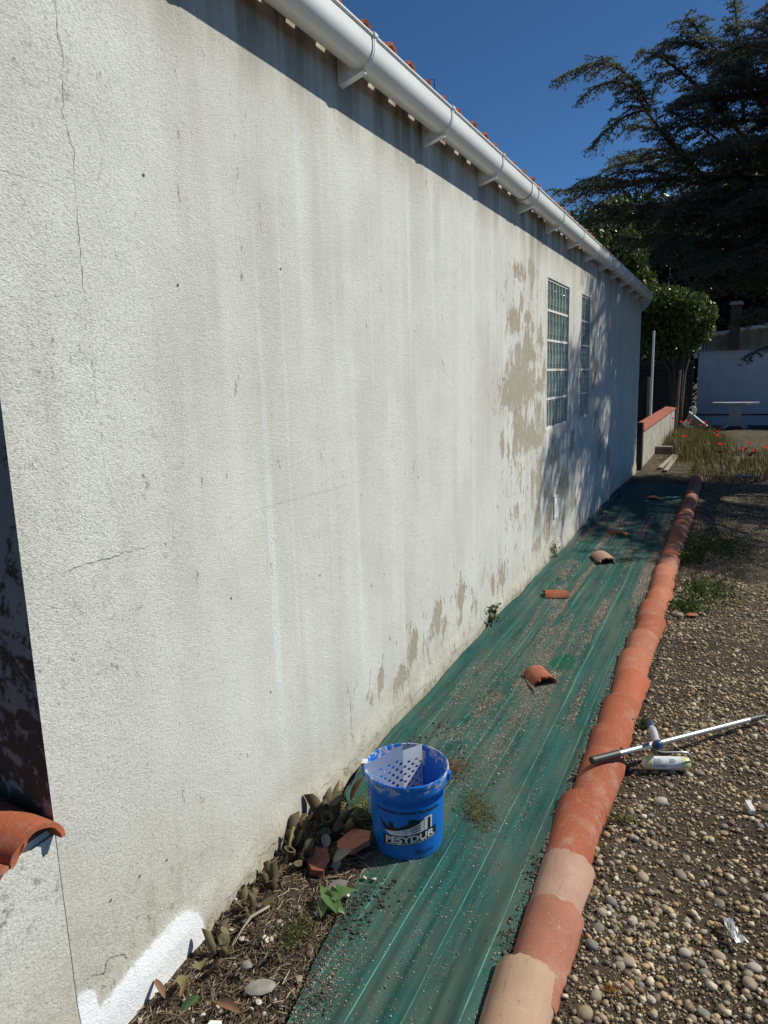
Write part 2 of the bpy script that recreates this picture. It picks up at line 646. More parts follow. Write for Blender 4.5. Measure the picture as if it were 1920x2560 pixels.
def ground_z(x, y):
    x = np.asarray(x, dtype=float)
    y = np.asarray(y, dtype=float)
    n1 = fbm(x * 1.1, y * 1.1, 3, 5) - 0.45
    n2 = fbm(x * 9, y * 9, 3, 8) - 0.45
    under = sstep(0.30, 0.45, x) * (1 - sstep(0.95, 1.08, x)) * sstep(1.0, 1.3, y) * (1 - sstep(11.2, 11.6, y))
    under = np.maximum(under, (1 - sstep(0.95, 1.08, x)) * sstep(2.25, 2.5, y) * (1 - sstep(11.2, 11.6, y)))
    litter = (1 - sstep(0.30, 0.46, x)) * (1 - sstep(2.15, 2.5, y)) * sstep(-0.02, 0.02, x)
    z = n1 * 0.045 + n2 * 0.022
    z = z * (1 - under) - 0.022 * under
    z = z - litter * 0.034 * (1 - sstep(1.42, 1.62, y)) * (1 - sstep(0.12, 0.34, x))
    z = z + litter * (0.004 + 0.02 * (fbm(x * 20, y * 20, 3, 3) - 0.4))
    return z - 0.004


def lines(segs):
    out = [segs[0][0]]
    for a, b, n in segs:
        out += list(np.linspace(a, b, n + 1)[1:])
    return np.array(out)


gx = lines([(-70, -10, 8), (-10, -0.4, 14), (-0.4, -0.02, 6), (-0.02, 0.5, 36), (0.5, 1.0, 12), (1.0, 2.6, 90), (2.6, 6, 34), (6, 14, 10), (14, 70, 8)])
gy = lines([(-60, -6, 6), (-6, 0.6, 14), (0.6, 4.5, 190), (4.5, 9, 100), (9, 24, 90), (24, 60, 12), (60, 120, 6)])
GX, GY = np.meshgrid(gx, gy, indexing='ij')
GZ = ground_z(GX, GY)

n = N('bare soil with fine grit')
f1 = n.noise(1.3, 5, 0.6)
f2 = n.noise(22, 6, 0.7)
base = n.mix(n.ramp(f1, [(0.35, 0.0), (0.65, 1.0)]), (0.036, 0.027, 0.018), (0.095, 0.070, 0.045))
base = n.mix(n.ramp(f2, [(0.42, 0.0), (0.68, 0.8)]), base, (0.020, 0.015, 0.010))
f3 = n.noise(160, 4, 0.7)
base = n.mix(n.ramp(f3, [(0.56, 0.0), (0.66, 0.7)]), base, (0.26, 0.22, 0.17))
gr = n.noise(0.55, 4, 0.6)
yy = n.xyz()
far = n.math('MULTIPLY', n.math('SUBTRACT', yy[1], 5.0), 0.14, clamp=True)
base = n.mix(n.math('MULTIPLY', n.ramp(gr, [(0.48, 0.0), (0.66, 0.8)]), far), base, (0.075, 0.075, 0.032))
vp = n.voro(46, 'F1')
vc = n.voro(46, 'F1', out=1)
peb = n.math('MULTIPLY', n.ramp(vp, [(0.30, 1.0), (0.42, 0.0)]), n.ramp(n.sep(vc)[0], [(0.45, 0.0), (0.5, 1.0)]))
pcol = n.mix(n.sep(vc)[1], (0.16, 0.12, 0.085), (0.36, 0.31, 0.24))
base = n.mix(n.math('MULTIPLY', peb, n.math('MULTIPLY', n.math('SUBTRACT', yy[1], 4.0), 0.25, clamp=True)), base, pcol)
n.set(Base_Color=base, Roughness=0.95)
n.b.inputs['Specular IOR Level'].default_value = 0.2
n.bump(n.math('ADD', n.noise(70, 6, 0.75), n.math('MULTIPLY', f2, 1.2)), 0.8, 0.012)
M['soil'] = n.m

ground = mk('ground', np.stack([GX, GY, GZ], -1).reshape(-1, 3), grid_faces(len(gx), len(gy)), M['soil'], smooth=True)
tag(ground, 'brown stony garden soil strewn with rounded pebbles', kind='structure')

# ------------------------------------------------------------------ house
house = thing('house', (0, HB, 0), 'long single storey house with stained white roughcast wall and white gutter', 'house')
WT = 2.935
W1 = (6.09, 6.955, 1.226, 2.479)
W2 = (7.565, 8.055, 1.226, 2.479)

PEEL = [(5.212, 2.417, 0.126, 0.046), (5.536, 2.462, 0.081, 0.06), (5.266, 2.213, 0.041, 0.063), (5.076, 2.075, 0.127, 0.083), (5.459, 2.105, 0.09, 0.053), (5.569, 2.058, 0.075, 0.045), (5.428, 1.936, 0.108, 0.089), (5.292, 1.845, 0.211, 0.07), (5.467, 1.839, 0.302, 0.054), (5.842, 1.996, 0.082, 0.075), (5.195, 1.714, 0.276, 0.078), (5.298, 1.607, 0.325, 0.08), (4.973, 1.673, 0.062, 0.058), (5.133, 1.533, 0.202, 0.043), (5.86, 1.604, 0.19, 0.059), (5.98, 1.71, 0.051, 0.079), (5.558, 2.368, 0.037, 0.035), (5.399, 1.74, 0.108, 0.054),
        (5.132, 1.588, 0.307, 0.14), (5.474, 1.624, 0.187, 0.138), (4.884, 1.52, 0.091, 0.034), (5.104, 1.319, 0.066, 0.204), (5.238, 1.273, 0.175, 0.118), (5.45, 1.219, 0.227, 0.094), (5.758, 1.163, 0.187, 0.06), (4.783, 1.209, 0.035, 0.075), (4.933, 1.169, 0.031, 0.052), (6.338, 0.96, 0.198, 0.077), (5.849, 0.954, 0.076, 0.082), (5.815, 0.797, 0.105, 0.103), (5.636, 0.753, 0.039, 0.12), (5.827, 0.518, 0.085, 0.084), (6.168, 0.681, 0.118, 0.077), (6.272, 0.489, 0.122, 0.168), (6.237, 0.297, 0.146, 0.067), (6.821, 0.649, 0.228, 0.143), (6.562, 0.574, 0.105, 0.07), (6.847, 0.325, 0.068, 0.097), (5.148, 0.692, 0.061, 0.056), (5.816, 0.27, 0.095, 0.064), (4.772, 0.276, 0.086, 0.081), (4.57, 0.244, 0.028, 0.052), (5.789, 1.376, 0.082, 0.088), (5.961, 1.256, 0.064, 0.102),
        (3.56, 0.41, 0.054, 0.062), (3.527, 0.33, 0.104, 0.056), (3.616, 0.288, 0.024, 0.057), (3.188, 0.339, 0.045, 0.073), (3.012, 0.21, 0.057, 0.05), (2.809, 0.304, 0.031, 0.047), (2.686, 0.27, 0.028, 0.046), (3.895, 0.402, 0.048, 0.085), (3.89, 0.257, 0.049, 0.037), (4.762, 0.269, 0.088, 0.064), (4.555, 0.277, 0.027, 0.055), (2.553, 0.374, 0.009, 0.018), (2.52, 0.289, 0.008, 0.018),
        (8.35, 1.75, 0.16, 0.16), (8.5, 1.2, 0.12, 0.12), (8.9, 0.8, 0.14, 0.14), (9.6, 0.6, 0.12, 0.12), (7.2, 1.0, 0.10, 0.10), (7.3, 0.4, 0.12, 0.10), (8.2, 2.3, 0.08, 0.12)]


def wall_x(y, z):
    """gentle unevenness of the wall face, a swollen foot"""
    y = np.asarray(y, dtype=float)
    z = np.asarray(z, dtype=float)
    b = (fbm(y * 1.2, z * 1.2, 2, 31) - 0.38) * 0.006
    foot = (1 - sstep(0.03, 0.16, z - 0.05 * vnoise(y * 3, y * 0, 4)))
    return b + foot * (0.006 + 0.010 * vnoise(y * 9, z * 9, 12))


def wall_masks(y, z):
    peel = np.zeros_like(y)
    for (py, pz, a, b) in PEEL:
        d = ((y - py) / (a * 1.25)) ** 2 + ((z - pz) / (b * 1.25)) ** 2
        peel = np.maximum(peel, np.exp(-d * 0.62))
    zone = sstep(4.4, 5.0, y) * (1 - sstep(6.9, 9.5, y) * 0.5) * (1 - sstep(2.35, 2.6, z))
    zone = np.maximum(zone, sstep(2.3, 3.2, y) * (1 - sstep(0.40, 0.62, z)))
    peel = np.maximum(peel, zone * (0.10 + 0.42 * fbm(y * 2.6, z * 1.5, 3, 27)))
    dirt = 0.25 + 0.75 * (1 - sstep(1.05, 1.9, y)) * (0.55 + 0.45 * vnoise(y * 3, z * 2, 6))
    dirt = np.maximum(dirt, 0.9 * (1 - sstep(0.15, 0.75, z)) * (1 - sstep(1.2, 2.2, y)))
    dirt = np.maximum(dirt, 0.7 * sstep(4.5, 7.5, y))
    # freshly rolled strip by the corner
    top = np.interp(y, [1.0, 1.05, 1.08, 1.09, 1.12, 1.20, 1.33, 1.41, 1.455, 1.49], [0.178, 0.180, 0.158, 0.095, 0.098, 0.116, 0.128, 0.132, 0.105, 0.055])
    paint = sstep(-0.024, 0.024, top - z) * (1 - sstep(1.475, 1.50, y))
    paint = paint * sstep(1.022, 1.032, y)
    damp = (1 - sstep(0.02, 0.30 + 0.15 * vnoise(y * 1.3, y * 0, 9), z)) * 0.75
    damp = np.maximum(damp, (1 - sstep(0.02, 0.11, z + 0.05 * (vnoise(y * 7, z * 7, 15) - 0.5))))
    damp = np.maximum(damp, 0.62 * (1 - sstep(0.2, 0.75, z)) * (1 - sstep(1.3, 2.1, y)))
    damp = damp * (1 - np.clip(paint * 2, 0, 1))
    topm = sstep(2.50, 2.88, z) * 0.95 + 0.10 * sstep(5.0, 7.0, y) + 0.5 * np.exp(-((y - 5.55) / 0.25) ** 2) * sstep(2.0, 2.6, z)
    clean = sstep(1.55, 2.0, y) * (1 - sstep(4.6, 5.2, y)) * (1 - sstep(2.55, 2.75, z)) * sstep(0.2, 0.8, z)
    return np.stack([peel, dirt, paint], -1), np.stack([damp, np.clip(topm, 0, 1), clean], -1)


def wall_sheet(ys, zs, holes=()):
    Y, Z = np.meshgrid(ys, zs, indexing='ij')
    V = np.stack([wall_x(Y, Z), Y, Z], -1).reshape(-1, 3)
    F = grid_faces(len(ys), len(zs))
    yc = 0.5 * (ys[:-1] + ys[1:])
    zc = 0.5 * (zs[:-1] + zs[1:])
    YC, ZC = np.meshgrid(yc, zc, indexing='ij')
    keep = np.ones(YC.size, dtype=bool)
    for (a, b, c, d) in holes:
        keep &= ~((YC.ravel() > a) & (YC.ravel() < b) & (ZC.ravel() > c) & (ZC.ravel() < d))
    F = F[keep]
    m1, m2 = wall_masks(V[:, 1], V[:, 2])
    return V, F, m1, m2


ys = lines([(HB, 1.6, 56), (1.6, 3.0, 70), (3.0, W1[0], 130), (W1[0], W1[1], 30), (W1[1], W2[0], 22), (W2[0], W2[1], 18), (W2[1], HE, 110)])
zs = lines([(-0.10, 0.24, 34), (0.24, W1[2], 45), (W1[2], W1[3], 50), (W1[3], WT, 22)])
V, F, m1, m2 = wall_sheet(ys, zs, (W1, W2))
F = F[:, ::-1] if False else F
mk('long_wall', V, F, M['wall'], house, smooth=True, cols={'mask': m1, 'mask2': m2})
# reveals of the two window openings
for (a, b, c, d) in (W1, W2):
    mb = MB()
    x0, x1 = -0.06, 0.0005
    mb.add([(x0, a, c), (x1, a, c), (x1, a, d), (x0, a, d)], [(0, 1, 2, 3)])
    mb.add([(x0, b, c), (x0, b, d), (x1, b, d), (x1, b, c)], [(0, 1, 2, 3)])
    mb.add([(x0, a, c), (x0, b, c), (x1, b, c), (x1, a, c)], [(0, 1, 2, 3)])
    mb.add([(x0, a, d), (x1, a, d), (x1, b, d), (x0, b, d)], [(0, 1, 2, 3)])
    mb.build('window_reveal', M['grey_paint_board'], house)


# gable wall (shaded end face) with peeled patches, far end wall and back wall
n = N('gable render toned for shade')
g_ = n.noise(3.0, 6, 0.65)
c_ = n.mix(n.ramp(g_, [(0.35, 0.0), (0.65, 1.0)]), (0.22, 0.195, 0.155), (0.31, 0.28, 0.23))  # base darker and warmer than the long wall: shade put into the colour
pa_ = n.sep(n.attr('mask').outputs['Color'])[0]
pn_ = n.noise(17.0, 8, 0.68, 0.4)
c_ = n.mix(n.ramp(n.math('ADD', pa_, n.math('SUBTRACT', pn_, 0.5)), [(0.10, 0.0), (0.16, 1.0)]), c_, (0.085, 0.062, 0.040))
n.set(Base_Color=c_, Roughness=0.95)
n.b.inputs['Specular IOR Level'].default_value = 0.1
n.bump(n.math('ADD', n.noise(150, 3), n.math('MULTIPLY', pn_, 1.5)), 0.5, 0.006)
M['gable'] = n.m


def flat_wall(name, P, n1, n2, parent, peel_f, dirt_v):
    P = [np.array(p, dtype=float) for p in P]
    u = np.linspace(0, 1, n1)
    v = np.linspace(0, 1, n2)
    U, W = np.meshgrid(u, v, indexing='ij')
    V = (P[0] * ((1 - U) * (1 - W))[..., None] + P[1] * (U * (1 - W))[..., None] + P[2] * (U * W)[..., None] + P[3] * ((1 - U) * W)[..., None]).reshape(-1, 3)
    if name == 'gable_wall':
        V[:, 0] += (1 + V[:, 0] / 6.0) * (np.asarray(wall_x(V[:, 1], V[:, 2])) - 0.0006)
    pl = peel_f(V)
    m1 = np.stack([pl, np.full(len(V), dirt_v), np.zeros(len(V))], -1)
    m2 = np.stack([np.zeros(len(V)), np.zeros(len(V)), np.zeros(len(V))], -1)
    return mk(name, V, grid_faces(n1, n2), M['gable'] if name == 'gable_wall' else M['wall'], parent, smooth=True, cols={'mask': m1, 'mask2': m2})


gp = lambda V: np.clip(0.03 + 0.15 * (1 - sstep(0.7, 1.6, V[:, 2])), 0, 1)
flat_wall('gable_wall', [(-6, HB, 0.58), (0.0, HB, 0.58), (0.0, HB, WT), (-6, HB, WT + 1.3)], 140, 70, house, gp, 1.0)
z0 = lambda V: np.zeros(len(V))
flat_wall('end_wall', [(0, HE, 0), (-6, HE, 0), (-6, HE, WT + 1.3), (0, HE, WT)], 30, 20, house, z0, 0.5)
flat_wall('back_wall', [(-6, HB, 0), (-6, HB, WT + 1.3), (-6, HE, WT + 1.3), (-6, HE, 0)], 4, 4, house, z0, 0.3)


# cracks: thin open joints following the face
def ribbon(name, pts, w, parent, mat, seed, jit=0.006, step=0.012):
    r = np.random.default_rng(seed)
    P = np.array(pts, dtype=float)
    seg = np.hypot(*np.diff(P, axis=0).T)
    s = np.concatenate([[0], np.cumsum(seg)])
    k = max(4, int(s[-1] / step))
    t = np.linspace(0, s[-1], k)
    y = np.interp(t, s, P[:, 0]) + r.normal(0, 1, k) * jit * 0.35
    z = np.interp(t, s, P[:, 1]) + r.normal(0, 1, k) * jit * 0.35
    dy = np.gradient(y)
    dz = np.gradient(z)
    L = np.hypot(dy, dz) + 1e-9
    wd = w * 0.78 * (0.10 + 1.0 * r.random(k) * (0.35 + 0.9 * vnoise(t * 9, t * 0, seed))) * np.minimum(1, 0.2 + 3 * np.minimum(t, s[-1] - t) / s[-1])
    a = np.stack([y - dz / L * wd / 2, z + dy / L * wd / 2], -1)
    b = np.stack([y + dz / L * wd / 2, z - dy / L * wd / 2], -1)
    q = np.concatenate([a, b])
    V = np.stack([wall_x(q[:, 0], q[:, 1]) + 0.0012, q[:, 0], q[:, 1]], -1)
    F = [(i, i + 1, k + i + 1, k + i) for i in range(k - 1)]
    return mk(name, V, F, mat, parent)


ribbon('crack', [(1.291, 2.70), (1.291, 2.556), (1.285, 2.488), (1.295, 2.454), (1.288, 2.399), (1.277, 2.322), (1.283, 2.285), (1.3, 2.245), (1.291, 2.177), (1.288, 2.089), (1.287, 2.021), (1.285, 1.931), (1.297, 1.889), (1.296, 1.807)], 0.0026, house, M['dirtcrack'], 1)
ribbon('crack', [(1.291, 1.79), (1.287, 1.664), (1.292, 1.633), (1.299, 1.604), (1.292, 1.551), (1.294, 1.474), (1.314, 1.422), (1.327, 1.36)], 0.0018, house, M['dirtcrack'], 2)
ribbon('crack', [(1.032, 1.272), (1.084, 1.268), (1.109, 1.271), (1.159, 1.267), (1.205, 1.271), (1.277, 1.268), (1.338, 1.272), (1.406, 1.269), (1.462, 1.272)], 0.0026, house, M['crack'], 3)
ribbon('crack', [(1.46, 1.266), (1.60, 1.243), (1.731, 1.241), (1.932, 1.279), (2.193, 1.276), (2.589, 1.27), (2.9, 1.276)], 0.0014, house, M['dirtcrack'], 4)
ribbon('crack', [(1.04, 2.155), (1.142, 2.156), (1.212, 2.155), (1.274, 2.148)], 0.002, house, M['dirtcrack'], 5)
ribbon('crack', [(2.44, 0.474), (2.469, 0.418), (2.499, 0.361), (2.497, 0.272), (2.502, 0.179), (2.503, 0.10)], 0.0032, house, M['crack'], 6)
ribbon('crack', [(1.077, 0.204), (1.119, 0.172), (1.126, 0.195), (1.137, 0.201), (1.161, 0.193), (1.185, 0.175), (1.199, 0.152), (1.195, 0.115)], 0.004, house, M['crack'], 7, 0.003, 0.006)
ribbon('crack', [(4.037, 0.485), (4.071, 0.375), (4.058, 0.266)], 0.004, house, M['dirtcrack'], 8)
ribbon('crack', [(3.666, 0.388), (3.675, 0.209), (3.734, 0.068), (3.739, 0.03)], 0.003, house, M['dirtcrack'], 9)
for i, (a, b, zz) in enumerate([(2.0, 2.75, 0.075), (2.7, 3.6, 0.062), (3.5, 4.6, 0.07), (1.55, 2.1, 0.05), (4.5, 5.9, 0.06)]):
    yy_ = np.linspace(a, b, 14)
    ribbon('crack', list(zip(yy_, zz + 0.05 * (vnoise(yy_ * 6, yy_ * 0, 20 + i) - 0.5))), 0.0042, house, M['dirtcrack'], 20 + i, 0.014)
# small drill holes with rust
mb = MB()
for (y, z) in [(1.52, 2.24), (1.618, 1.974), (2.141, 2.079), (1.372, 0.335), (1.164, 0.358), (1.268, 0.356), (1.75, 1.02), (1.93, 0.62), (2.3, 0.95), (3.3, 1.2)]:
    x = float(wall_x(y, z)) + 0.0014
    r = 0.0045
    mb.add([(x, y + r * math.cos(a), z + r * math.sin(a)) for a in np.linspace(0, 2 * math.pi, 9)[:-1]], [tuple(range(8))])
o = mb.build('drill_hole', M['crack'], house)
o['kind'] = 'stuff'

# windows of glass blocks
n = N('green glass block')
sw = n.noise(30, 2, 0.4, 1.2)
c = n.mix(n.ramp(n.noise(14, 3, 0.6, 0.8), [(0.35, 0.0), (0.68, 1.0)]), (0.040, 0.072, 0.062), (0.24, 0.33, 0.295))
n.set(Base_Color=c, Roughness=0.10)
n.b.inputs['Specular IOR Level'].default_value = 0.9
n.b.inputs['Coat Weight'].default_value = 0.5
n.b.inputs['Coat Roughness'].default_value = 0.05
n.bump(sw, 0.8, 0.03)
M['glass'] = n.m
M['mortar'] = simple('white mortar', (0.60, 0.60, 0.57), 0.85, 0.12, 14)


def glass_block_mesh(w, h):
    """pressed glass block: rounded rim, dished and rippled face; x is depth"""
    nu, nv = 9, 15
    u = np.linspace(-1, 1, nu)
    v = np.linspace(-1, 1, nv)
    U, Vv = np.meshgrid(u, v, indexing='ij')
    e = np.maximum(np.abs(U), np.abs(Vv))
    x = -0.006 * sstep(0.80, 1.0, e) - 0.0035 * (1 - sstep(0.55, 0.8, e)) + 0.0045 * np.sin(U * 4.2 + 1.3 * np.sin(Vv * 3.3)) * np.cos(Vv * 6.5) * (1 - sstep(0.6, 0.85, e))
    P = np.stack([x, U * w / 2, Vv * h / 2], -1).reshape(-1, 3)
    F = [tuple(f) for f in grid_faces(nu, nv)]
    me = bpy.data.meshes.new('glass_block')
    nb = len(P)
    rim = [(-0.03, -w / 2, -h / 2), (-0.03, w / 2, -h / 2), (-0.03, w / 2, h / 2), (-0.03, -w / 2, h / 2)]
    P2 = [tuple(p) for p in P] + rim
    bl, br, tr, tl = 0, (nu - 1) * nv, nu * nv - 1, nv - 1
    F += [(nb, nb + 1, br) + tuple(range(br - nv, -1, -nv)), (nb + 3, tl) + tuple(range(tl + nv, tr + 1, nv)) + (nb + 2,)]
    F += [(nb + 1, nb + 2) + tuple(range(tr, br - 1, -1)), (nb + 3, nb) + tuple(range(0, tl + 1))]
    me.from_pydata(P2, [], F)
    me.materials.append(M['glass'])
    me.polygons.foreach_set('use_smooth', np.ones(len(me.polygons), dtype=bool))
    return me


for wi, ((a, b, c, d), nc) in enumerate(((W1, 7), (W2, 4))):
    win = bpy.data.objects.new('window', None)
    win.location = (-0.012, a, c - 0.0)
    win.location = Vector((-0.012, a - HB, c))
    link(win, house)
    win['label'] = ('seven column glass block panel left of the tree shadow', 'narrow four column glass block panel in the tree shadow')[wi]
    W = b - a
    Hh = d - c
    mg = 0.014
    cw = (W - 0.012) / nc
    ch = (Hh - 0.02) / 5
    mb = MB()
    mb.box(-0.04, -0.010, 0, W, 0, Hh)
    # proud mortar joints
    for r in range(6):
        zc = 0.01 + r * ch
        z1, z2 = max(0.001, zc - 0.009), min(Hh - 0.001, zc + 0.009)
        mb.box(-0.0101, 0.0015, 0.001, W - 0.001, z1, z2)
    for kc in range(1, nc):
        yc_ = 0.006 + kc * cw
        mb.box(-0.0102, 0.0008, yc_ - 0.0042, yc_ + 0.0042, 0.0015, Hh - 0.0015)
    mb.build('frame', M['mortar'], win, world=False)
    gm = glass_block_mesh(cw - 0.0095, ch - 0.020)
    for r in range(5):
        for k in range(nc):
            inst('glass_block', gm, win, (0.0, 0.006 + (k + 0.5) * cw, 0.01 + (r + 0.5) * ch))

# air vent grille near the wall foot
mb = MB()
vy, vz = 6.50, 0.49
for s in (-1, 1):
    mb.box(0.004, 0.012, vy + s * 0.085 - 0.008, vy + s * 0.085 + 0.008, vz - 0.105, vz + 0.105)
    mb.box(0.004, 0.0115, vy - 0.077, vy + 0.077, vz + s * 0.098 - 0.007, vz + s * 0.098 + 0.007)
vent = mb.build('air_vent', M['pvc'], house)
sl = MB()
sl.add([(0.004, -0.077, -0.004), (0.013, -0.077, -0.010), (0.013, 0.077, -0.010), (0.004, 0.077, -0.004), (0.004, -0.077, -0.001), (0.014, -0.077, -0.007), (0.014, 0.077, -0.007), (0.004, 0.077, -0.001)],
       [(0, 1, 2, 3), (4, 7, 6, 5), (1, 5, 6, 2), (0, 4, 5, 1), (2, 6, 7, 3)])
slat = None
for k in range(12):
    if slat is None:
        slat = sl.build('slat', M['pvc'], vent, world=False)
        slat.location = (0, vy - HB, vz - 0.080)
    else:
        q = slat.copy()
        COL.objects.link(q)
        q.location = (0, vy - HB, vz - 0.080 + k * 0.0148)

# ---- gutter: half round profile hung from clips
CXG, CZG, RG = 0.0845, 2.908, 0.0625


def gutter_profile(r, ztop_front=2.945, ztop_back=2.910):
    p = [(CXG - r, ztop_back)]
    for a in np.linspace(math.pi, 2 * math.pi, 25):
        p.append((CXG + r * math.cos(a), CZG + r * math.sin(a)))
    p.append((CXG + r, ztop_front))
    return p


def extrude_profile(outer, inner, y0, y1):
    prof = outer + inner[::-1]
    k = len(prof)
    V = [(x, y0, z) for x, z in prof] + [(x, y1, z) for x, z in prof]
    F = [(i, (i + 1) % k, k + (i + 1) % k, k + i) for i in range(k)]
    no = len(outer)
    for i in range(no - 1):
        F.append((i + 1, i, k - 1 - i, k - 2 - i))
        F.append((k + i, k + i + 1, 2 * k - 2 - i, 2 * k - 1 - i))
    return V, F


GY0, GY1 = 0.85, 12.92
V, F = extrude_profile(gutter_profile(RG), gutter_profile(RG - 0.003), GY0, GY1)
gutter = mk('gutter', V, F, M['pvc'], house, autosmooth=0.7)
# rolled front bead and its shadow groove
mb = MB()
mb.tube([(CXG + RG + 0.001, y, 2.947) for y in np.linspace(GY0, GY1, 30)], 0.0065, 10)
mb.build('bead', M['pvc'], gutter, smooth=True)
mb = MB()
V, F = extrude_profile([(x, z) for x, z in gutter_profile(RG - 0.0031)], [(CXG - RG + 0.004, 2.9085), (CXG + RG - 0.004, 2.944)], GY1 - 0.004, GY1)
cap = [(x, GY1 + 0.001, z) for x, z in gutter_profile(RG + 0.002)]
cap2 = [(x, GY1 + 0.006, z) for x, z in gutter_profile(RG + 0.002)]
k = len(cap)
mk('end_cap', cap + cap2, [tuple(range(k))[::-1], tuple(range(k, 2 * k))] + [(i, (i + 1) % k, k + (i + 1) % k, k + i) for i in range(k)], M['pvc'], gutter)


def bracket_mesh():
    me = bpy.data.meshes.new('bracket')
    mb = MB()
    V, F = extrude_profile(gutter_profile(RG + 0.0048, 2.944, 2.9095), gutter_profile(RG + 0.0008, 2.944, 2.9095), -0.013, 0.013)
    mb.add(V, F)
    V, F = extrude_profile(gutter_profile(RG + 0.0066, 2.944, 2.9095), gutter_profile(RG + 0.0046, 2.944, 2.9095), -0.004, 0.004)
    mb.add(V, F)
    # clip round the bead
    mb.tube([(CXG + RG + 0.002, -0.013, 2.948), (CXG + RG + 0.002, 0.013, 2.948)], 0.0115, 10)
    # gusset to the wall, with a flange and a sloping lower web
    w = 0.007
    gz = [(0.0, 2.93), (0.020, 2.93), (0.024, 2.885), (0.050, 2.855), (0.095, 2.842), (0.118, 2.850), (0.10, 2.835), (0.0, 2.802)]
    kk = len(gz)
    V = [(x, -w, z) for x, z in gz] + [(x, w, z) for x, z in gz]
    F = [tuple(range(kk)), tuple(range(kk, 2 * kk))[::-1]] + [(i, kk + i, kk + (i + 1) % kk, (i + 1) % kk) for i in range(kk)]
    mb.add(V, F)
    mb.box(0.0, 0.006, -0.020, 0.020, 2.80, 2.93)
    V = []
    for (x, z) in [(0.0, 2.799), (0.105, 2.832)]:
        for yy in (-0.017, 0.017):
            for dz in (0, 0.004):
                V.append((x, yy, z + dz))
    mb.add(V, [(0, 4, 6, 2), (1, 3, 7, 5), (0, 1, 5, 4), (2, 6, 7, 3), (4, 5, 7, 6), (0, 2, 3, 1)])
    mb.tube([(0.022, -0.0115, 2.858), (0.022, 0.0115, 2.858)], 0.008, 8)
    me.from_pydata(mb.V, [], mb.F)
    me.materials.append(M['pvc'])
    mark_sharp(me, 0.6)
    return me


bm_ = bracket_mesh()
for k in range(14):
    y = 1.765 + 0.843 * k + (0.012 if k % 3 == 1 else 0)
    if y < 12.75:
        inst('bracket', bm_, gutter, (0, y - HB, 0))
inst('bracket', bm_, gutter, (0, 12.62 - HB, 0))
for y in (5.02, 9.02):
    V, F = extrude_profile(gutter_profile(RG + 0.0035, 2.9445, 2.9105), gutter_profile(RG + 0.0006, 2.9445, 2.9105), y - 0.055, y + 0.055)
    mk('gutter_joint', V, F, M['pvc'], gutter, autosmooth=0.7)
    V, F = extrude_profile(gutter_profile(RG + 0.0037, 2.944, 2.9095), gutter_profile(RG + 0.0008, 2.944, 2.9095), y - 0.059, y - 0.0555)
    mk('joint_seal', V, F, M['ink_black'], gutter)

# eave return box under the gutter's far end
mb = MB()
P = [(0.0, 2.68), (0.105, 2.77), (0.205, 2.885), (0.155, 2.835 + 0.0), (0.0, 2.87)]
P = [(0.0, 2.66), (0.10, 2.75), (0.145, 2.842), (0.0, 2.842)]
V = [(x, 12.702, z) for x, z in P] + [(x, 12.82, z) for x, z in P]
mb.add(V, [(0, 1, 2, 3), (7, 6, 5, 4), (0, 4, 5, 1), (1, 5, 6, 2), (2, 6, 7, 3)])
mb.build('eave_box', M['grey_paint_board'], house)

# ---- roof: deck, barrel cover tiles overhanging the gutter
SL = math.radians(13)


def barrel_mesh(name, L, r0, r1, th, mat, n=16, nl=8, jit=0.0, seed=0, hf=1.0, chips=0.0):
    """barrel tile along +Y from 0 to L, arch over the y axis, radius r0 at y=0 to r1 at y=L"""
    r = np.random.default_rng(seed)
    V = []
    for k, off in ((0, 0.0), (1, -th)):
        for j in range(nl + 1):
            t = j / nl
            R = r0 + (r1 - r0) * t
            for i in range(n + 1):
                a = math.pi * i / n
                y = L * t
                if j in (0, nl):
                    y += r.normal(0, 1) * jit
                rr = R + off
                dz = 0
                if chips and i in (0, 1, n - 1, n):
                    dz = abs(r.normal(0, 1)) * chips * (1 if i in (0, n) else 0.4)
                V.append((-rr * math.cos(a), y, rr * hf * math.sin(a) + (0 if i not in (0, n) else 0) + dz))
    m_ = n + 1
    tot = m_ * (nl + 1)
    F = []
    for j in range(nl):
        for i in range(n):
            a = j * m_ + i
            F.append((a, a + m_, a + m_ + 1, a + 1))
            F.append((tot + a, tot + a + 1, tot + a + m_ + 1, tot + a + m_))
    for i in range(n):
        a = i
        F.append((a, a + 1, tot + a + 1, tot + a))
        a = nl * m_ + i
        F.append((a, tot + a, tot + a + 1, a + 1))
    for j in range(nl):
        a = j * m_
        F.append((a, tot + a, tot + a + m_, a + m_))
        a = j * m_ + n
        F.append((a, a + m_, tot + a + m_, tot + a))
    me = bpy.data.meshes.new(name)
    me.from_pydata(V, [], F)
    me.materials.append(mat)
    mark_sharp(me, 0.8)
    return me


mb = MB()
ca, sa = math.cos(SL), math.sin(SL)
x1, x2 = -0.035, -6.2
zr = lambda x: 2.962 + (-x) * math.tan(SL)
mb.add([(x1, HB - 0.12, zr(x1)), (x2, HB - 0.12, zr(x2)), (x2, HE + 0.15, zr(x2)), (x1, HE + 0.15, zr(x1)),
        (x1, HB - 0.12, zr(x1) - 0.03), (x2, HB - 0.12, zr(x2) - 0.03), (x2, HE + 0.15, zr(x2) - 0.03), (x1, HE + 0.15, zr(x1) - 0.03)],
       [(0, 3, 2, 1), (4, 5, 6, 7), (0, 1, 5, 4), (2, 3, 7, 6), (0, 4, 7, 3), (1, 2, 6, 5)])
roof = mb.build('roof', M['tile_orange'], house)
rt = [barrel_mesh('roof_tile', 0.42, 0.067, 0.058, 0.011, M['tile_orange'], 12, 3, 0.002, s) for s in (1, 2, 3)]
rp = roof.matrix_world
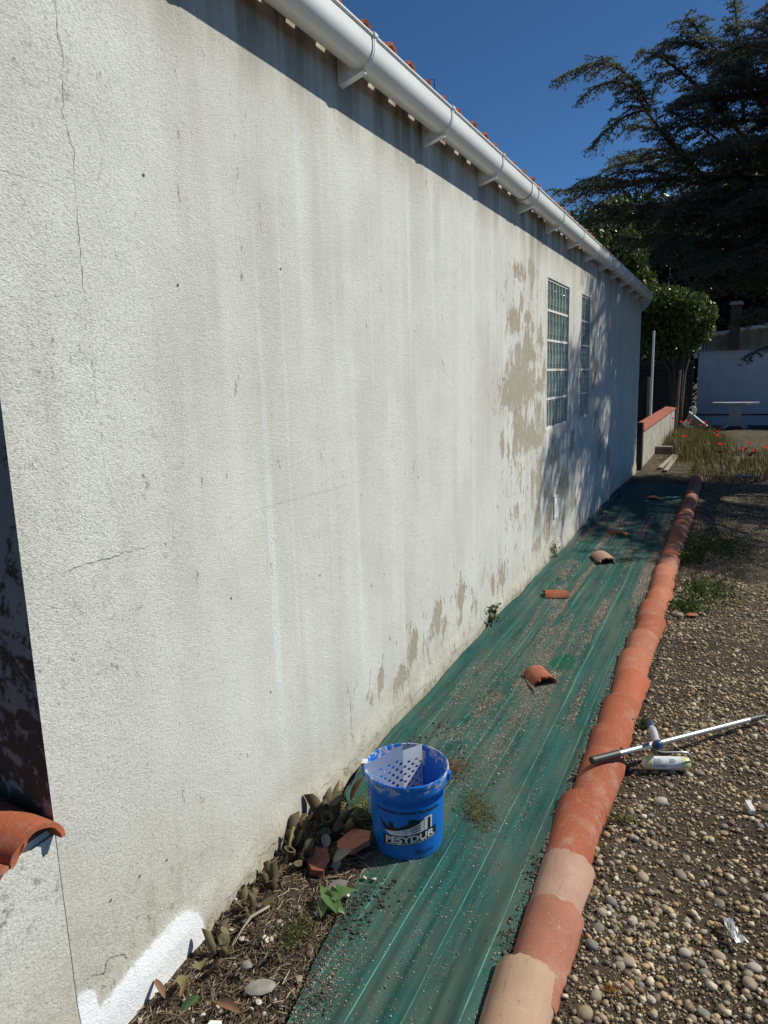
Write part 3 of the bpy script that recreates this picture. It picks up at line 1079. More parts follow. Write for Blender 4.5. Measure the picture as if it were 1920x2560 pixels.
for c in range(2):
    for k in range(59):
        y = 0.99 + 0.2045 * k + 0.006 * math.sin(k * 2.3)
        xs = 0.105 - c * 0.33
        o = inst('roof_tile', rt[(k + c) % 3], roof)
        # local +Y of the tile runs up the slope (-X), tile arch up
        ux = Vector((-ca, 0, sa))
        uz = Vector((sa, 0, ca))
        uy = ux.cross(uz)
        mm = Matrix.Identity(4)
        side = uz.cross(ux) * -1
        side = ux.cross(uz)
        for i in range(3):
            mm[i][0] = side[i]
            mm[i][1] = ux[i]
            mm[i][2] = uz[i]
        o.matrix_local = Matrix.Translation(Vector((xs + 0.008 * math.sin(k * 5.1), y - HB, 2.942 + (0.105 - xs) * math.tan(SL) + 0.012 * c))) @ mm
# a bent bracket wire standing up between two covers
mb = MB()
mb.tube([(0.00, 3.40, 2.98), (0.00, 3.41, 3.085), (0.055, 3.46, 3.095), (0.055, 3.47, 2.985)], 0.0022, 6)
tag(mb.build('wire_hook', M['ink_black']), 'thin bent black wire sticking up from the roof edge', 'wire')

# ------------------------------------------------------------------ low garden wall at the left, tile coped
gw = thing('garden_wall', (-0.1, 0.2, 0), 'low grey rendered wall capped with orange barrel tiles, left of house corner', 'wall')
ys = lines([(-3.0, 0.3, 60), (0.3, HB + 0.002, 60)])
zs = lines([(-0.06, 0.64, 56)])
Y, Z = np.meshgrid(ys, zs, indexing='ij')
X = wall_x(Y, Z) - 0.0015
V = np.stack([X, Y, Z], -1).reshape(-1, 3)
m1 = np.stack([np.zeros(len(V)), 0.75 + 0.25 * vnoise(V[:, 1] * 4, V[:, 2] * 4, 3), np.zeros(len(V))], -1)
m2 = np.stack([0.75 * (1 - sstep(0.0, 0.55, V[:, 2])) + 0.1, np.zeros(len(V)), np.zeros(len(V))], -1)
mk('wall_face', V, grid_faces(len(ys), len(zs)), M['wall'], gw, smooth=True, cols={'mask': m1, 'mask2': m2})
mb = MB()
mb.box(-0.22, -0.012, -3.0, HB - 0.003, -0.05, 0.655)
mb.build('core', M['mortar'], gw)
ct = [barrel_mesh('coping_tile', 0.30, 0.072, 0.082, 0.013, M['tile_orange'], 14, 4, 0.003, s, 0.85) for s in (11, 12)]
for k in range(20):
    y = 0.958 - 0.168 * k
    o = inst('coping_tile', ct[k % 2], gw, (0.035 + 0.006 * math.sin(k * 3.3) + 0.1, y - 0.2, 0.652), (0, math.radians(3), math.radians(90 + 2 * math.sin(k * 1.7))))
    q = inst('coping_tile', ct[(k + 1) % 2], gw, (0.028 + 0.1, y - 0.084 - 0.2, 0.700), (math.radians(180), 0, math.radians(-90)))
    q.scale = (0.95, 1, 0.75)

# ------------------------------------------------------------------ green woven ground sheet
n = N('green woven weed fabric')
xyz = n.xyz()
wob = n.math('MULTIPLY', n.math('SUBTRACT', n.noise(0.9, 2, 0.5), 0.5), 0.05)
xw = n.math('ADD', xyz[0], wob)
dirt = n.noise(1.0, 5, 0.65, 0.2, vec=n.scale((7.0, 1.1, 1.0)))
dirt2 = n.noise(5.0, 6, 0.7)
wc = n.noise(1.0, 3, 0.5, vec=n.scale((40.0, 1.5, 1.0)))
base = n.mix(n.ramp(wc, [(0.3, 0.0), (0.7, 1.0)]), (0.006, 0.046, 0.040), (0.020, 0.105, 0.090))
base = n.mix(n.ramp(dirt, [(0.42, 0.0), (0.66, 0.60)]), base, (0.100, 0.115, 0.093))
base = n.mix(n.ramp(dirt2, [(0.54, 0.0), (0.72, 0.55)]), base, (0.085, 0.068, 0.050))
# darker drifts near the near left corner and a wet green patch
vx = n.math('SUBTRACT', xyz[0], 0.592)
vy_ = n.math('MULTIPLY', n.math('SUBTRACT', xyz[1], 4.03), 0.5)
rr = n.math('SQRT', n.math('ADD', n.math('MULTIPLY', vx, vx), n.math('MULTIPLY', vy_, vy_)))
wet = n.ramp(n.math('ADD', rr, n.math('MULTIPLY', n.math('SUBTRACT', n.noise(14, 3), 0.5), 0.05)), [(0.055, 1.0), (0.085, 0.0)])
base = n.mix(n.math('MULTIPLY', wet, 0.95), base, (0.002, 0.070, 0.040))
# warp threads that mark the cloth every 14 cm
ph = n.math('FRACT', n.math('DIVIDE', n.math('ADD', n.math('ADD', xyz[0], n.math('MULTIPLY', wob, 0.55)), 0.06), 0.1405))
dd = n.math('ABSOLUTE', n.math('SUBTRACT', ph, 0.5))
ln = n.ramp(dd, [(0.008, 1.0), (0.016, 0.0)])
ln = n.math('MULTIPLY', ln, n.ramp(n.noise(1.0, 3, 0.6, vec=n.scale((20, 9, 1))), [(0.33, 0.15), (0.55, 1.0)]))
base = n.mix(n.math('MULTIPLY', ln, 0.75), base, (0.12, 0.34, 0.27))
n.set(Base_Color=base, Roughness=0.78)
n.b.inputs['Specular IOR Level'].default_value = 0.22
wx = n.wave(170, 'X', 0.0)
wy = n.wave(120, 'Y', 0.0)
n.bump(n.math('ADD', n.math('MULTIPLY', n.math('MULTIPLY', wx, wy), 0.7), n.math('MULTIPLY', n.noise(90, 3), 0.6)), 0.35, 0.003)
M['fabric'] = n.m

yv = np.concatenate([np.linspace(0.75, 4.5, 190), np.linspace(4.53, 11.35, 150)])
SC = 170
sv = np.linspace(0, 1, SC)
XL = np.interp(yv, [0.7, 1.0, 1.35, 1.55, 1.70, 1.95, 2.12, 2.22, 2.32, 2.45, 2.60, 3.2, 12], [0.47, 0.45, 0.43, 0.39, 0.37, 0.33, 0.26, 0.14, 0.055, 0.038, 0.030, 0.026, 0.026])
XL = XL + 0.012 * (vnoise(yv * 3, yv * 0, 51) - 0.5) * (yv < 2.3)
XR = 0.955 + 0.02 * (vnoise(yv * 2, yv * 0, 52) - 0.5)
SX = XL[:, None] + (XR - XL)[:, None] * sv[None, :]
SY = np.repeat(yv[:, None], SC, 1)
fold = np.zeros_like(SX)
for i in range(40):
    xc = rng.uniform(0.03, 0.93)
    amp = rng.uniform(0.002, 0.0075)
    wd = rng.uniform(0.008, 0.024)
    yc = rng.uniform(0.8, 10)
    yl = rng.uniform(0.35, 1.5)
    path = xc + 0.10 * (fbm(SY * 0.9, SY * 0, 3, 60 + i) - 0.45)
    fold = fold + amp * np.exp(-((SX - path) / wd) ** 2) * np.exp(-((SY - yc) / yl) ** 4)
for (xc, yc, yl, amp, wd) in [(0.86, 1.5, 1.1, 0.022, 0.030), (0.74, 1.3, 0.7, 0.014, 0.02), (0.62, 1.4, 0.8, 0.011, 0.018), (0.90, 3.0, 1.2, 0.016, 0.022), (0.42, 1.75, 0.25, 0.014, 0.014), (0.47, 1.9, 0.25, 0.012, 0.012), (0.56, 1.5, 0.7, 0.008, 0.014), (0.68, 1.3, 0.6, 0.010, 0.014), (0.80, 1.35, 0.5, 0.012, 0.016)]:
    path = xc + 0.07 * (fbm(SY * 1.3, SY * 0 + xc * 3, 3, 90) - 0.45)
    fold = fold + 0.62 * amp * np.exp(-((SX - path) / (wd * (0.7 + 0.8 * vnoise(SY * 3, SY * 0 + xc, 91)))) ** 2) * np.exp(-((SY - yc) / yl) ** 4) * (0.45 + 0.9 * vnoise(SY * 2.3, SY * 0 + xc * 7, 92))
gen = 0.016 * (fbm(SX * 3, SY * 1.6, 3, 70) - 0.4) + 0.004 * (fbm(SX * 9, SY * 7, 3, 72) - 0.4) + 0.003 * (fbm(SX * 26, SY * 9, 2, 71) - 0.4)
lip = 0.045 * (1 - sstep(0.0, 0.03, SX - XL[:, None])) * sstep(2.25, 2.5, SY) * (0.6 + 0.8 * vnoise(SY * 2.2, SY * 0, 73))
cross = 0.016 * np.exp(-((SY - 6.62 - 0.1 * (SX - 0.5)) / 0.10) ** 2) + 0.012 * np.exp(-((SY - 6.95) / 0.09) ** 2)
SZ = 0.006 + gen + fold + lip + cross * sstep(0.05, 0.2, SX)
SX2 = SX + (np.asarray(wall_x(SY, SZ * 0 + 0.02)) * (SX < 0.05))


def sheet_z(x, y):
    iy = int(np.clip(np.searchsorted(yv, y), 0, len(yv) - 1))
    s = (x - XL[iy]) / (XR[iy] - XL[iy])
    if s < 0 or s > 1:
        return float(ground_z(x, y))
    return float(SZ[iy, int(np.clip(s * (SC - 1), 0, SC - 1))])


sheet = mk('ground_sheet', np.stack([SX2, SY, SZ], -1).reshape(-1, 3), grid_faces(len(yv), SC), M['fabric'], smooth=True)
tag(sheet, 'green woven weed control fabric laid along the foot of the white wall', 'fabric sheet')

# ------------------------------------------------------------------ row of barrel tiles edging the sheet
ENDS = [1.73, 2.00, 2.24, 2.62, 3.00, 3.25, 3.58, 3.92, 4.25, 4.60, 4.95, 5.28, 5.62, 5.95, 6.30, 6.64, 6.98, 7.32, 7.70, 8.06, 8.42, 8.76, 9.10, 9.45, 9.82, 10.20, 10.57, 10.95, 11.32, 11.70, 12.05]
TM = ['tile_cream', 'tile_pink2', 'tile_pale', 'tile_orange', 'tile_orange', 'tile_orange', 'tile_orange', 'tile_orange', 'tile_salmon', 'tile_salmon2', 'tile_orange', 'tile_salmon', 'tile_salmon', 'tile_salmon'] + ['tile_salmon2', 'tile_pink', 'tile_salmon', 'tile_pink'] * 5
M['tile_pink2'] = tile_mat('dusty pink terracotta', (0.38, 0.150, 0.095), (0.33, 0.125, 0.078))
M['tile_salmon2'] = tile_mat('light salmon terracotta', (0.385, 0.135, 0.075), (0.32, 0.110, 0.062))
TL = ['nearest cream barrel tile of the edging row, cut by the bottom of the photo',
      'dusty pink barrel tile between the cream and the pale tile of the edging',
      'pale pinkish barrel tile between the dusty pink and the first orange tile',
      'bright orange barrel tile with dark smudges, first orange one behind the pale tile',
      'orange barrel tile just on the near side of the metal pole',
      'orange barrel tile lying under the dark end of the metal pole',
      'orange barrel tile just beyond the metal pole, with a jagged right edge',
      'orange barrel tile level with the nearest curved tile piece, second beyond the pole',
      'salmon barrel tile level with the wet green patch on the sheet',
      'light salmon barrel tile beyond the wet patch, fourth beyond the pole',
      'orange barrel tile with a chipped mark, fifth beyond the pole',
      'salmon barrel tile level with the bent orange tile piece on the sheet',
      'salmon barrel tile just before the row meets the tree shadow',
      'salmon barrel tile, second before the row meets the tree shadow']
ORD = 'first second third fourth fifth sixth seventh eighth ninth tenth eleventh twelfth thirteenth fourteenth fifteenth sixteenth seventeenth eighteenth'.split()
prev_end = 1.30
for i, e in enumerate(ENDS):
    L = e - prev_end + 0.085
    key = (TM[i], round(L, 2), i if i < 9 else i % 4)
    me = barrel_mesh('barrel_tile', L, 0.0785, 0.0935, 0.0130, M[TM[i]], 22, 12, 0.0035 if i else 0.003, 100 + i, 0.90, 0.009)
    xo = 0.992 + 0.007 * math.sin(i * 2.1) + (0.0 if e > 2.3 else 0.003)
    if 2.5 < e < 3.1:
        xo -= 0.012
    o = inst('barrel_tile', me, None, (xo, e - L, -0.012), (math.radians(0.95), math.radians(rng.uniform(-3, 3)), math.radians(rng.uniform(-1.6, 1.6) + (1.2 if i < 3 else 0))))
    if i < len(TL):
        lab = TL[i]
    else:
        lab = '%s barrel tile counted from the start of the tree shadow, towards the far end' % ORD[i - len(TL)]
    tag(o, lab, 'roof tile', 'barrel tiles laid end over end as edging')
    prev_end = e

# ------------------------------------------------------------------ bucket
BX, BY = 0.414, 2.165
BZ = 0.004
n = N('blue bucket plastic')
base = n.mix(n.ramp(n.noise(6, 4), [(0.3, 0), (0.7, 1)]), (0.004, 0.130, 0.500), (0.006, 0.160, 0.580))
xyz = n.xyz()
sp = n.noise(34, 5, 0.7)
rimz = n.math('MULTIPLY', n.math('SUBTRACT', xyz[2], 0.255), 30.0, clamp=True)
spl = n.math('MULTIPLY', n.ramp(sp, [(0.515, 0.0), (0.545, 1.0)]), rimz)
base = n.mix(n.math('MULTIPLY', spl, 0.85), base, (0.50, 0.49, 0.48))
dm = n.noise(3.0, 5, 0.7)
base = n.mix(n.math('MULTIPLY', n.ramp(dm, [(0.5, 0.0), (0.75, 0.35)]), n.math('MULTIPLY', n.math('SUBTRACT', 0.14, xyz[2]), 7.0, clamp=True)), base, (0.10, 0.12, 0.15))
n.set(Base_Color=base, Roughness=0.34)
n.bump(n.noise(120, 2), 0.04, 0.002)
M['bucket'] = n.m
n = N('blue bucket inside splashed with paint')
base = n.mix(n.ramp(n.noise(6, 4), [(0.3, 0), (0.7, 1)]), (0.004, 0.125, 0.520), (0.006, 0.150, 0.600))
xyz = n.xyz()
band = n.math('MULTIPLY', n.math('SUBTRACT', xyz[2], 0.195), 9.0, clamp=True)
s1 = n.noise(11, 7, 0.72)
s2 = n.noise(1.0, 6, 0.7, vec=n.scale((34, 34, 3.0)))
spl = n.ramp(n.math('ADD', s1, n.math('MULTIPLY', band, 0.17)), [(0.60, 0.0), (0.63, 1.0)])
drip = n.ramp(n.math('ADD', s2, n.math('MULTIPLY', n.math('MULTIPLY', n.math('SUBTRACT', xyz[2], 0.12), 8.0, clamp=True), 0.06)), [(0.655, 0.0), (0.675, 1.0)])
base = n.mix(n.math('MAXIMUM', spl, drip), base, (0.52, 0.50, 0.50))
n.set(Base_Color=base, Roughness=0.4)
M['bucket_in'] = n.m
M['paint'] = simple('wet pale grey paint', (0.60, 0.58, 0.575), 0.25, 0.05, 12, 0.1, 30)
bucket = thing('paint_bucket', (BX, BY, BZ), 'blue plastic paint bucket with black and white print, standing on the green sheet', 'bucket')
PROF = [(0.0, 0.0), (0.120, 0.0), (0.1265, 0.004), (0.1285, 0.012), (0.1385, 0.232), (0.1395, 0.238), (0.1475, 0.247), (0.1500, 0.255), (0.1510, 0.283), (0.1545, 0.287), (0.1560, 0.293), (0.1560, 0.301), (0.1535, 0.305), (0.1505, 0.304), (0.1490, 0.298), (0.1480, 0.285)]
V, F = lathe(PROF, 72, (BX, BY, BZ))
mk('body', V, F, M['bucket'], bucket, autosmooth=0.5)
V, F = lathe([(0.1480, 0.285), (0.1350, 0.225), (0.1300, 0.100), (0.1280, 0.02)], 72, (BX, BY, BZ))
mk('inner_wall', V, [f[::-1] for f in F], M['bucket_in'], bucket, smooth=True)
# fine vertical ribs under the collar
mb = MB()
for a in np.linspace(math.radians(-105), math.radians(5), 74):
    c, s = math.cos(a), math.sin(a)
    t = (-s, c)
    V = []
    for (z, r) in ((0.212, 0.13755), (0.234, 0.1385)):
        for d, dr in ((-0.0009, 0), (0, 0.0014), (0.0009, 0)):
            V.append((BX + c * (r + dr) + t[0] * d, BY + s * (r + dr) + t[1] * d, BZ + z))
    mb.add(V, [(0, 1, 4, 3), (1, 2, 5, 4)])
o = mb.build('rib_band', M['bucket'], bucket)
# paint left inside: a sloping pool and a coat clinging to one side
kk = 40
V = [(BX, BY, BZ + 0.135)]
F = []
for j, q in enumerate((0.5, 1.0)):
    for i in range(kk):
        a = 2 * math.pi * i / kk
        r = 0.1306 * q
        V.append((BX + r * math.cos(a), BY + r * math.sin(a), BZ + 0.135 + 0.003 * math.sin(3 * a) * q))
for i in range(kk):
    F.append((0, 1 + i, 1 + (i + 1) % kk))
    F.append((1 + i, 1 + kk + i, 1 + kk + (i + 1) % kk, 1 + (i + 1) % kk))
mk('paint', V, F, M['paint'], bucket, smooth=True)

FA = math.atan2(0.0 - BY, CAM.x - BX)   # side of the bucket that carries the label


def brad(z):
    return float(np.interp(z, [0.012, 0.232], [0.1285, 0.1385]))


def wrap(pts, eps=0.0007, a0=FA):
    """(arc length to the viewer's right, height) -> bucket surface"""
    out = []
    for s, z in pts:
        r = brad(z) + eps
        a = a0 + s / 0.134
        out.append((BX + r * math.cos(a), BY + r * math.sin(a), BZ + z))
    return out


def text_mesh(body, size, bold=0.0, spacing=1.0, shear=0.0):
    cu = bpy.data.curves.new('lettering', 'FONT')
    cu.body = body
    cu.size = size
    cu.offset = bold
    cu.space_character = spacing
    cu.shear = shear
    cu.align_x = 'CENTER'
    cu.resolution_u = 3
    ob = bpy.data.objects.new('lettering', cu)
    COL.objects.link(ob)
    bpy.context.view_layer.update()
    dg = bpy.context.evaluated_depsgraph_get()
    me = ob.evaluated_get(dg).to_mesh()
    V = [v.co[:2] for v in me.vertices]
    F = [tuple(p.vertices) for p in me.polygons]
    ob.evaluated_get(dg).to_mesh_clear()
    bpy.data.objects.remove(ob)
    return V, F


def label_text(name, body, size, mat, s0, zc, width=None, bold=0.0, slope=0.0, bow=0.0, eps=0.0014, parent=None, shear=0.0):
    V, F = text_mesh(body, size, bold, shear=shear)
    xs = [v[0] for v in V]
    sc = width / (max(xs) - min(xs)) if width else 1.0
    pts = []
    for x, y in V:
        s = x * sc
        pts.append((s0 + s, zc + y + slope * s + bow * s * s))
    return mk(name, wrap(pts, eps), F, mat, parent or bucket)


def wrap_poly(name, pts2, mat, eps, n_sub=14):
    """horizontal strip polygon given as list of (s, zlow, zhigh)"""
    V = wrap([(s, a) for s, a, b in pts2], eps) + wrap([(s, b) for s, a, b in pts2], eps)
    k = len(pts2)
    F = [(i, i + 1, k + i + 1, k + i) for i in range(k - 1)]
    return V, F


label_text('slogan', 'Protection durable des fa\u00e7ades', 0.0180, M['ink_black'], 0.003, 0.190, 0.245, 0.0004)
SLP = 0.115


def base_z(s):
    return 0.087 + SLP * s + 0.35 * max(0, s) ** 2


ss = np.linspace(-0.098, 0.113, 24)
V, F = wrap_poly('b', [(s, base_z(s) - 0.021, base_z(s) + 0.020) for s in ss], M['ink_black'], 0.0006)
mk('banner', V, F, M['ink_black'], bucket)


def bend(V, sc, s0, z0):
    return [(s0 + x * sc, base_z(s0 + x * sc) + y + z0) for x, y in V]


V, F = text_mesh('PESYDUR', 0.0345, 0.0011)
w_ = max(v[0] for v in V) - min(v[0] for v in V)
mk('brand_lettering', wrap(bend(V, 0.190 / w_, 0.006, -0.0085), 0.0014), F, M['ink_white'], bucket)
V, F = text_mesh("COPOLYMERE ACRYLIQUE A L'EAU", 0.0115, 0.0002)
w_ = max(v[0] for v in V) - min(v[0] for v in V)
mk('strap_lettering', wrap(bend(V, 0.196 / w_, 0.008, -0.0178), 0.0014), F, M['ink_white'], bucket)
# black skyline and white balconies of the emblem
sky = [(-0.112, 0.155, 0.158), (-0.106, 0.142, 0.152), (-0.098, 0.128, 0.148), (-0.088, 0.118, 0.141), (-0.078, 0.112, 0.134), (-0.070, 0.110, 0.132), (-0.068, 0.110, 0.156), (-0.056, 0.110, 0.155), (-0.050, 0.110, 0.134), (-0.036, 0.110, 0.134), (-0.020, 0.110, 0.142), (-0.008, 0.112, 0.148), (0.000, 0.114, 0.152), (0.003, 0.115, 0.164), (0.012, 0.116, 0.170), (0.026, 0.118, 0.169), (0.040, 0.12, 0.163), (0.056, 0.122, 0.166)]
V, F = wrap_poly('s', sky, M['ink_black'], 0.0006)
mk('emblem_skyline', V, F, M['ink_black'], bucket)
ev, ef = [], []


def add_strip(p):
    V, F = wrap_poly('x', p, None, 0.0011)
    b = len(ev)
    ev.extend(V)
    ef.extend([tuple(i + b for i in f) for f in F])


for k, (za, zb, tk) in enumerate([(0.112, 0.150, 0.0045), (0.1085, 0.139, 0.0045), (0.105, 0.128, 0.0045), (0.1015, 0.117, 0.0055)]):
    q = np.linspace(-0.086 + 0.006 * k, 0.052, 16)
    t = (q - q[0]) / (q[-1] - q[0])
    add_strip([(s, za + (zb - za) * tt ** 1.7 + 0.0, za + (zb - za) * tt ** 1.7 + tk) for s, tt in zip(q, t)])
for s, w, a, b in [(-0.060, 0.0045, 0.102, 0.114), (-0.030, 0.0055, 0.104, 0.122), (0.0, 0.0065, 0.106, 0.132)]:
    add_strip([(s, a, b), (s + w, a + 0.001, b + 0.001)])
add_strip([(0.046, 0.117, 0.156), (0.0585, 0.119, 0.163)])
add_strip([(0.0605, 0.119, 0.170), (0.073, 0.1205, 0.1715)])
add_strip([(0.073, 0.166, 0.1715), (0.086, 0.1665, 0.1725)])
add_strip([(0.086, 0.122, 0.1725), (0.092, 0.123, 0.173)])
mk('emblem_balconies', ev, ef, M['ink_white'], bucket)
V, F = wrap_poly('x', [(0.0732, 0.1205, 0.1655), (0.0858, 0.1215, 0.166)], None, 0.0011)
mk('emblem_door', V, F, M['ink_black'], bucket)
label_text('maker_lettering', 'Pesyma', 0.026, M['ink_dark'], 0.062, 0.027, None, 0.0, 0.05, shear=0.1)
label_text('volume_lettering', '20 L', 0.020, M['ink_dark'], -0.118, 0.050, None, 0.0, -0.05)
# handle lug on the left of the collar
la = math.radians(172)
for a_ in (math.radians(197), math.radians(17)):
    mb = MB()
    c, s = math.cos(a_), math.sin(a_)
    mb.obox((BX + 0.154 * c, BY + 0.154 * s, BZ + 0.270), (0.007 * c, 0.007 * s, 0), (-0.014 * s, 0.014 * c, 0), (0, 0, 0.015), 0.18)
    mb.build('handle_lug', M['bucket'], bucket, autosmooth=0.6)

# ------------------------------------------------------------------ perforated paint grid hooked in the bucket
grid_t = thing('paint_grid', (BX - 0.10, BY, BZ + 0.3), 'white perforated roller grid hooked over the left rim of the blue bucket', 'paint grid')
M['grid'] = simple('grey white grid plastic', (0.60, 0.61, 0.63), 0.35, 0.08, 10)


def perforated(origin, eu, ev_, nu, nv, hole=0.30, solid_rows=0, skip=None):
    """sheet of square cells with an octagonal hole in each, 2 mm thick"""
    o0, eu, ev2 = map(np.array, (origin, eu, ev_))
    nn = np.cross(eu, ev2)
    nn = nn / np.linalg.norm(nn) * 0.002
    V, F = [], []
    for i in range(nu):
        for j in range(nv):
            if skip and skip(i, j):
                continue
            cen = o0 + eu * (i + 0.5) + ev2 * (j + 0.5)
            b = len(V)
            if j >= nv - solid_rows or (i + j) % 2:
                q = [(-.5, -.5), (.5, -.5), (.5, .5), (-.5, .5)]
                for off in (0, 1):
                    V += [tuple(cen + eu * x + ev2 * y + nn * off) for x, y in q]
                F += [(b, b + 3, b + 2, b + 1), (b + 4, b + 5, b + 6, b + 7)]
                continue
            sq = [(-.5, -.5), (0, -.5), (.5, -.5), (.5, 0), (.5, .5), (0, .5), (-.5, .5), (-.5, 0)]
            oc = [(hole * math.cos(math.radians(225 + 45 * t)), hole * math.sin(math.radians(225 + 45 * t))) for t in range(8)]
            for off in (0, 1):
                V += [tuple(cen + eu * x + ev2 * y + nn * off) for x, y in sq]
                V += [tuple(cen + eu * x + ev2 * y + nn * off) for x, y in oc]
            for t in range(8):
                u = (t + 1) % 8
                F.append((b + t, b + 8 + t, b + 8 + u, b + u))
                F.append((b + 16 + t, b + 16 + u, b + 24 + u, b + 24 + t))
                F.append((b + 8 + t, b + 24 + t, b + 24 + u, b + 8 + u))
    return V, F


# two leaves: one facing the camera's right, one turned away behind the fold
ca_, sa_ = math.radians(197), math.radians(100)
Pl = np.array([BX + 0.147 * math.cos(math.radians(199)), BY + 0.147 * math.sin(math.radians(199)), 0])
Pf = np.array([BX - 0.035, BY + 0.045, 0])
Pr = np.array([BX + 0.012, BY + 0.118, 0])
d1 = Pf - Pl
d2 = Pr - Pf
nu1, nu2, nv = 9, 5, 15
e_v = np.array([0.0, 0.0, 0.0132])
V, F = perforated(Pl + np.array([0, 0, BZ + 0.10]), d1 / nu1, e_v, nu1, nv, 0.42, 3)
# sloping top edge: shear the upper rim up towards the fold
Vn = np.array(V)
t = np.clip(((Vn - Pl)[:, :2] @ d1[:2]) / (d1[:2] @ d1[:2]), 0, 1)
Vn[:, 2] += (Vn[:, 2] - (BZ + 0.10)) / 0.198 * (t * 0.055)
mk('leaf', Vn, F, M['grid'], grid_t)
V, F = perforated(Pf + np.array([0, 0, BZ + 0.10]), d2 / nu2, e_v, nu2, nv, 0.42, 3)
Vn = np.array(V)
Vn[:, 2] += (Vn[:, 2] - (BZ + 0.10)) / 0.198 * 0.03
mk('leaf', Vn, F, M['grid'], grid_t)
mb = MB()
c, s = math.cos(math.radians(199)), math.sin(math.radians(199))
mb.obox((BX + 0.154 * c, BY + 0.154 * s, BZ + 0.309), (0.011 * c, 0.011 * s, 0), (-0.016 * s, 0.016 * c, 0), (0, 0, 0.003), 0.15)
mb.obox((BX + 0.164 * c, BY + 0.164 * s, BZ + 0.298), (0.0025 * c, 0.0025 * s, 0), (-0.016 * s, 0.016 * c, 0), (0, 0, 0.013), 0.15)
mb.build('hook', M['grid'], grid_t, autosmooth=0.6)

# ------------------------------------------------------------------ telescopic pole
n = N('brushed aluminium')
n.set(Base_Color=(0.52, 0.52, 0.51), Metallic=0.85, Roughness=0.38)
n.bump(n.noise(1.0, 3, vec=n.scale((300, 300, 12))), 0.05, 0.001)
M['alu'] = n.m
M['black_plastic'] = simple('dark grey plastic', (0.035, 0.034, 0.034), 0.5, 0.15, 20)
P0 = Vector((0.968, 2.812, 0.103))
P1 = Vector((1.642, 3.680, 0.030))
pole = thing('extension_pole', tuple(P0), 'grey metal telescopic pole lying from the orange tiles onto the gravel', 'pole')
pt = lambda t: P0.lerp(P1, t)
pd = (P1 - P0).normalized()
L_ = (P1 - P0).length
mb = MB()
mb.tube([pt(0.13), pt(0.90)], 0.0125, 20)
mb.build('outer_tube', M['alu'], pole, autosmooth=0.6)
mb = MB()
tt = np.linspace(0.0, 0.14, 25)
mb.tube([pt(0.0), pt(0.004)] + [pt(t) for t in tt[1:]], [0.0150, 0.0163] + [0.0158 + 0.0009 * (k % 2) for k in range(1, 25)], 20)
mb.build('grip', M['black_plastic'], pole, autosmooth=0.4)
mb = MB()
mb.tube([pt(0.90), pt(0.902), pt(0.945), pt(0.947)], [0.0135, 0.0155, 0.0155, 0.0135], 16)
mb.tube([pt(0.947), pt(0.965), pt(1.0)], [0.010, 0.011, 0.0105], 14)
mb.build('collar', M['black_plastic'], pole, autosmooth=0.5)
# paper label round the tube
side = pd.cross(Vector((0, 0, 1))).normalized()
up = side.cross(pd).normalized()
V, F = [], []
for i, t in enumerate((0.30, 0.345)):
    for k in range(9):
        a = math.radians(-20 + 160 * k / 8)
        V.append(tuple(pt(t) + (side * math.cos(a) + up * math.sin(a)) * 0.0131))
    if i:
        F += [(k, k + 1, 9 + k + 1, 9 + k) for k in range(8)]
mk('paper_label', V, F, simple('white paper', (0.62, 0.62, 0.60), 0.7, 0.05, 20), pole)

# ------------------------------------------------------------------ paint roller leaning on the pole
roller = thing('paint_roller', (1.25, 3.04, 0.0), 'paint roller with yellow wrapped sleeve and blue grey handle lying on gravel', 'paint roller')
n = N('pale yellow roller sleeve')
n.set(Base_Color=n.mix(n.noise(40, 4), (0.50, 0.50, 0.20), (0.62, 0.61, 0.33)), Roughness=0.35)
n.b.inputs['Coat Weight'].default_value = 0.5
n.b.inputs['Coat Roughness'].default_value = 0.1
n.bump(n.noise(60, 4, 0.7), 0.5, 0.004)
M['sleeve'] = n.m
A = Vector((1.158, 3.000, 0.036))
B = Vector((1.338, 3.068, 0.036))
ax = (B - A).normalized()
rs = 0.0285
mb = MB()
mb.tube([A, A + ax * 0.004, A + ax * 0.012, B - ax * 0.022, B - ax * 0.006, B], [rs * 0.80, rs * 0.95, rs, rs, rs * 0.9, rs * 0.62], 28)
mb.build('sleeve', M['sleeve'], roller, autosmooth=0.9)
sd = ax.cross(Vector((0, 0, 1))).normalized()
upv = sd.cross(ax).normalized()
if sd.y > 0:
    sd = -sd
mb = MB()
mb.tube([A - ax * 0.003, A + ax * 0.002], rs * 0.72, 20)
mb.tube([A - ax * 0.006, A - ax * 0.002], rs * 0.30, 12)
mb.build('end_plug', M['pvc'], roller, autosmooth=0.6)


def around(t, ang, r):
    return tuple(A + ax * t + (sd * math.cos(ang) + upv * math.sin(ang)) * r)


def wrap_patch(name, t0, t1, a0, a1, r, mat, k=12):
    V = [around(t, a0 + (a1 - a0) * i / k, r) for t in (t0, t1) for i in range(k + 1)]
    F = [(i, i + 1, k + 2 + i, k + 1 + i) for i in range(k)]
    return mk(name, V, F, mat, roller)


wl = simple('white sleeve label', (0.66, 0.67, 0.68), 0.4, 0.04, 20)
wrap_patch('sleeve_label', 0.026, 0.150, math.radians(-28), math.radians(105), rs + 0.0007, wl)
# small print and a bar code: lines too small to read
mb = MB()
V, F = [], []
rr_ = random.Random(4)


def bar(t0, t1, a0, a1):
    b = len(V)
    for t, a in ((t0, a0), (t1, a0), (t1, a1), (t0, a1)):
        V.append(around(t, math.radians(a), rs + 0.0012))
    F.append((b, b + 1, b + 2, b + 3))


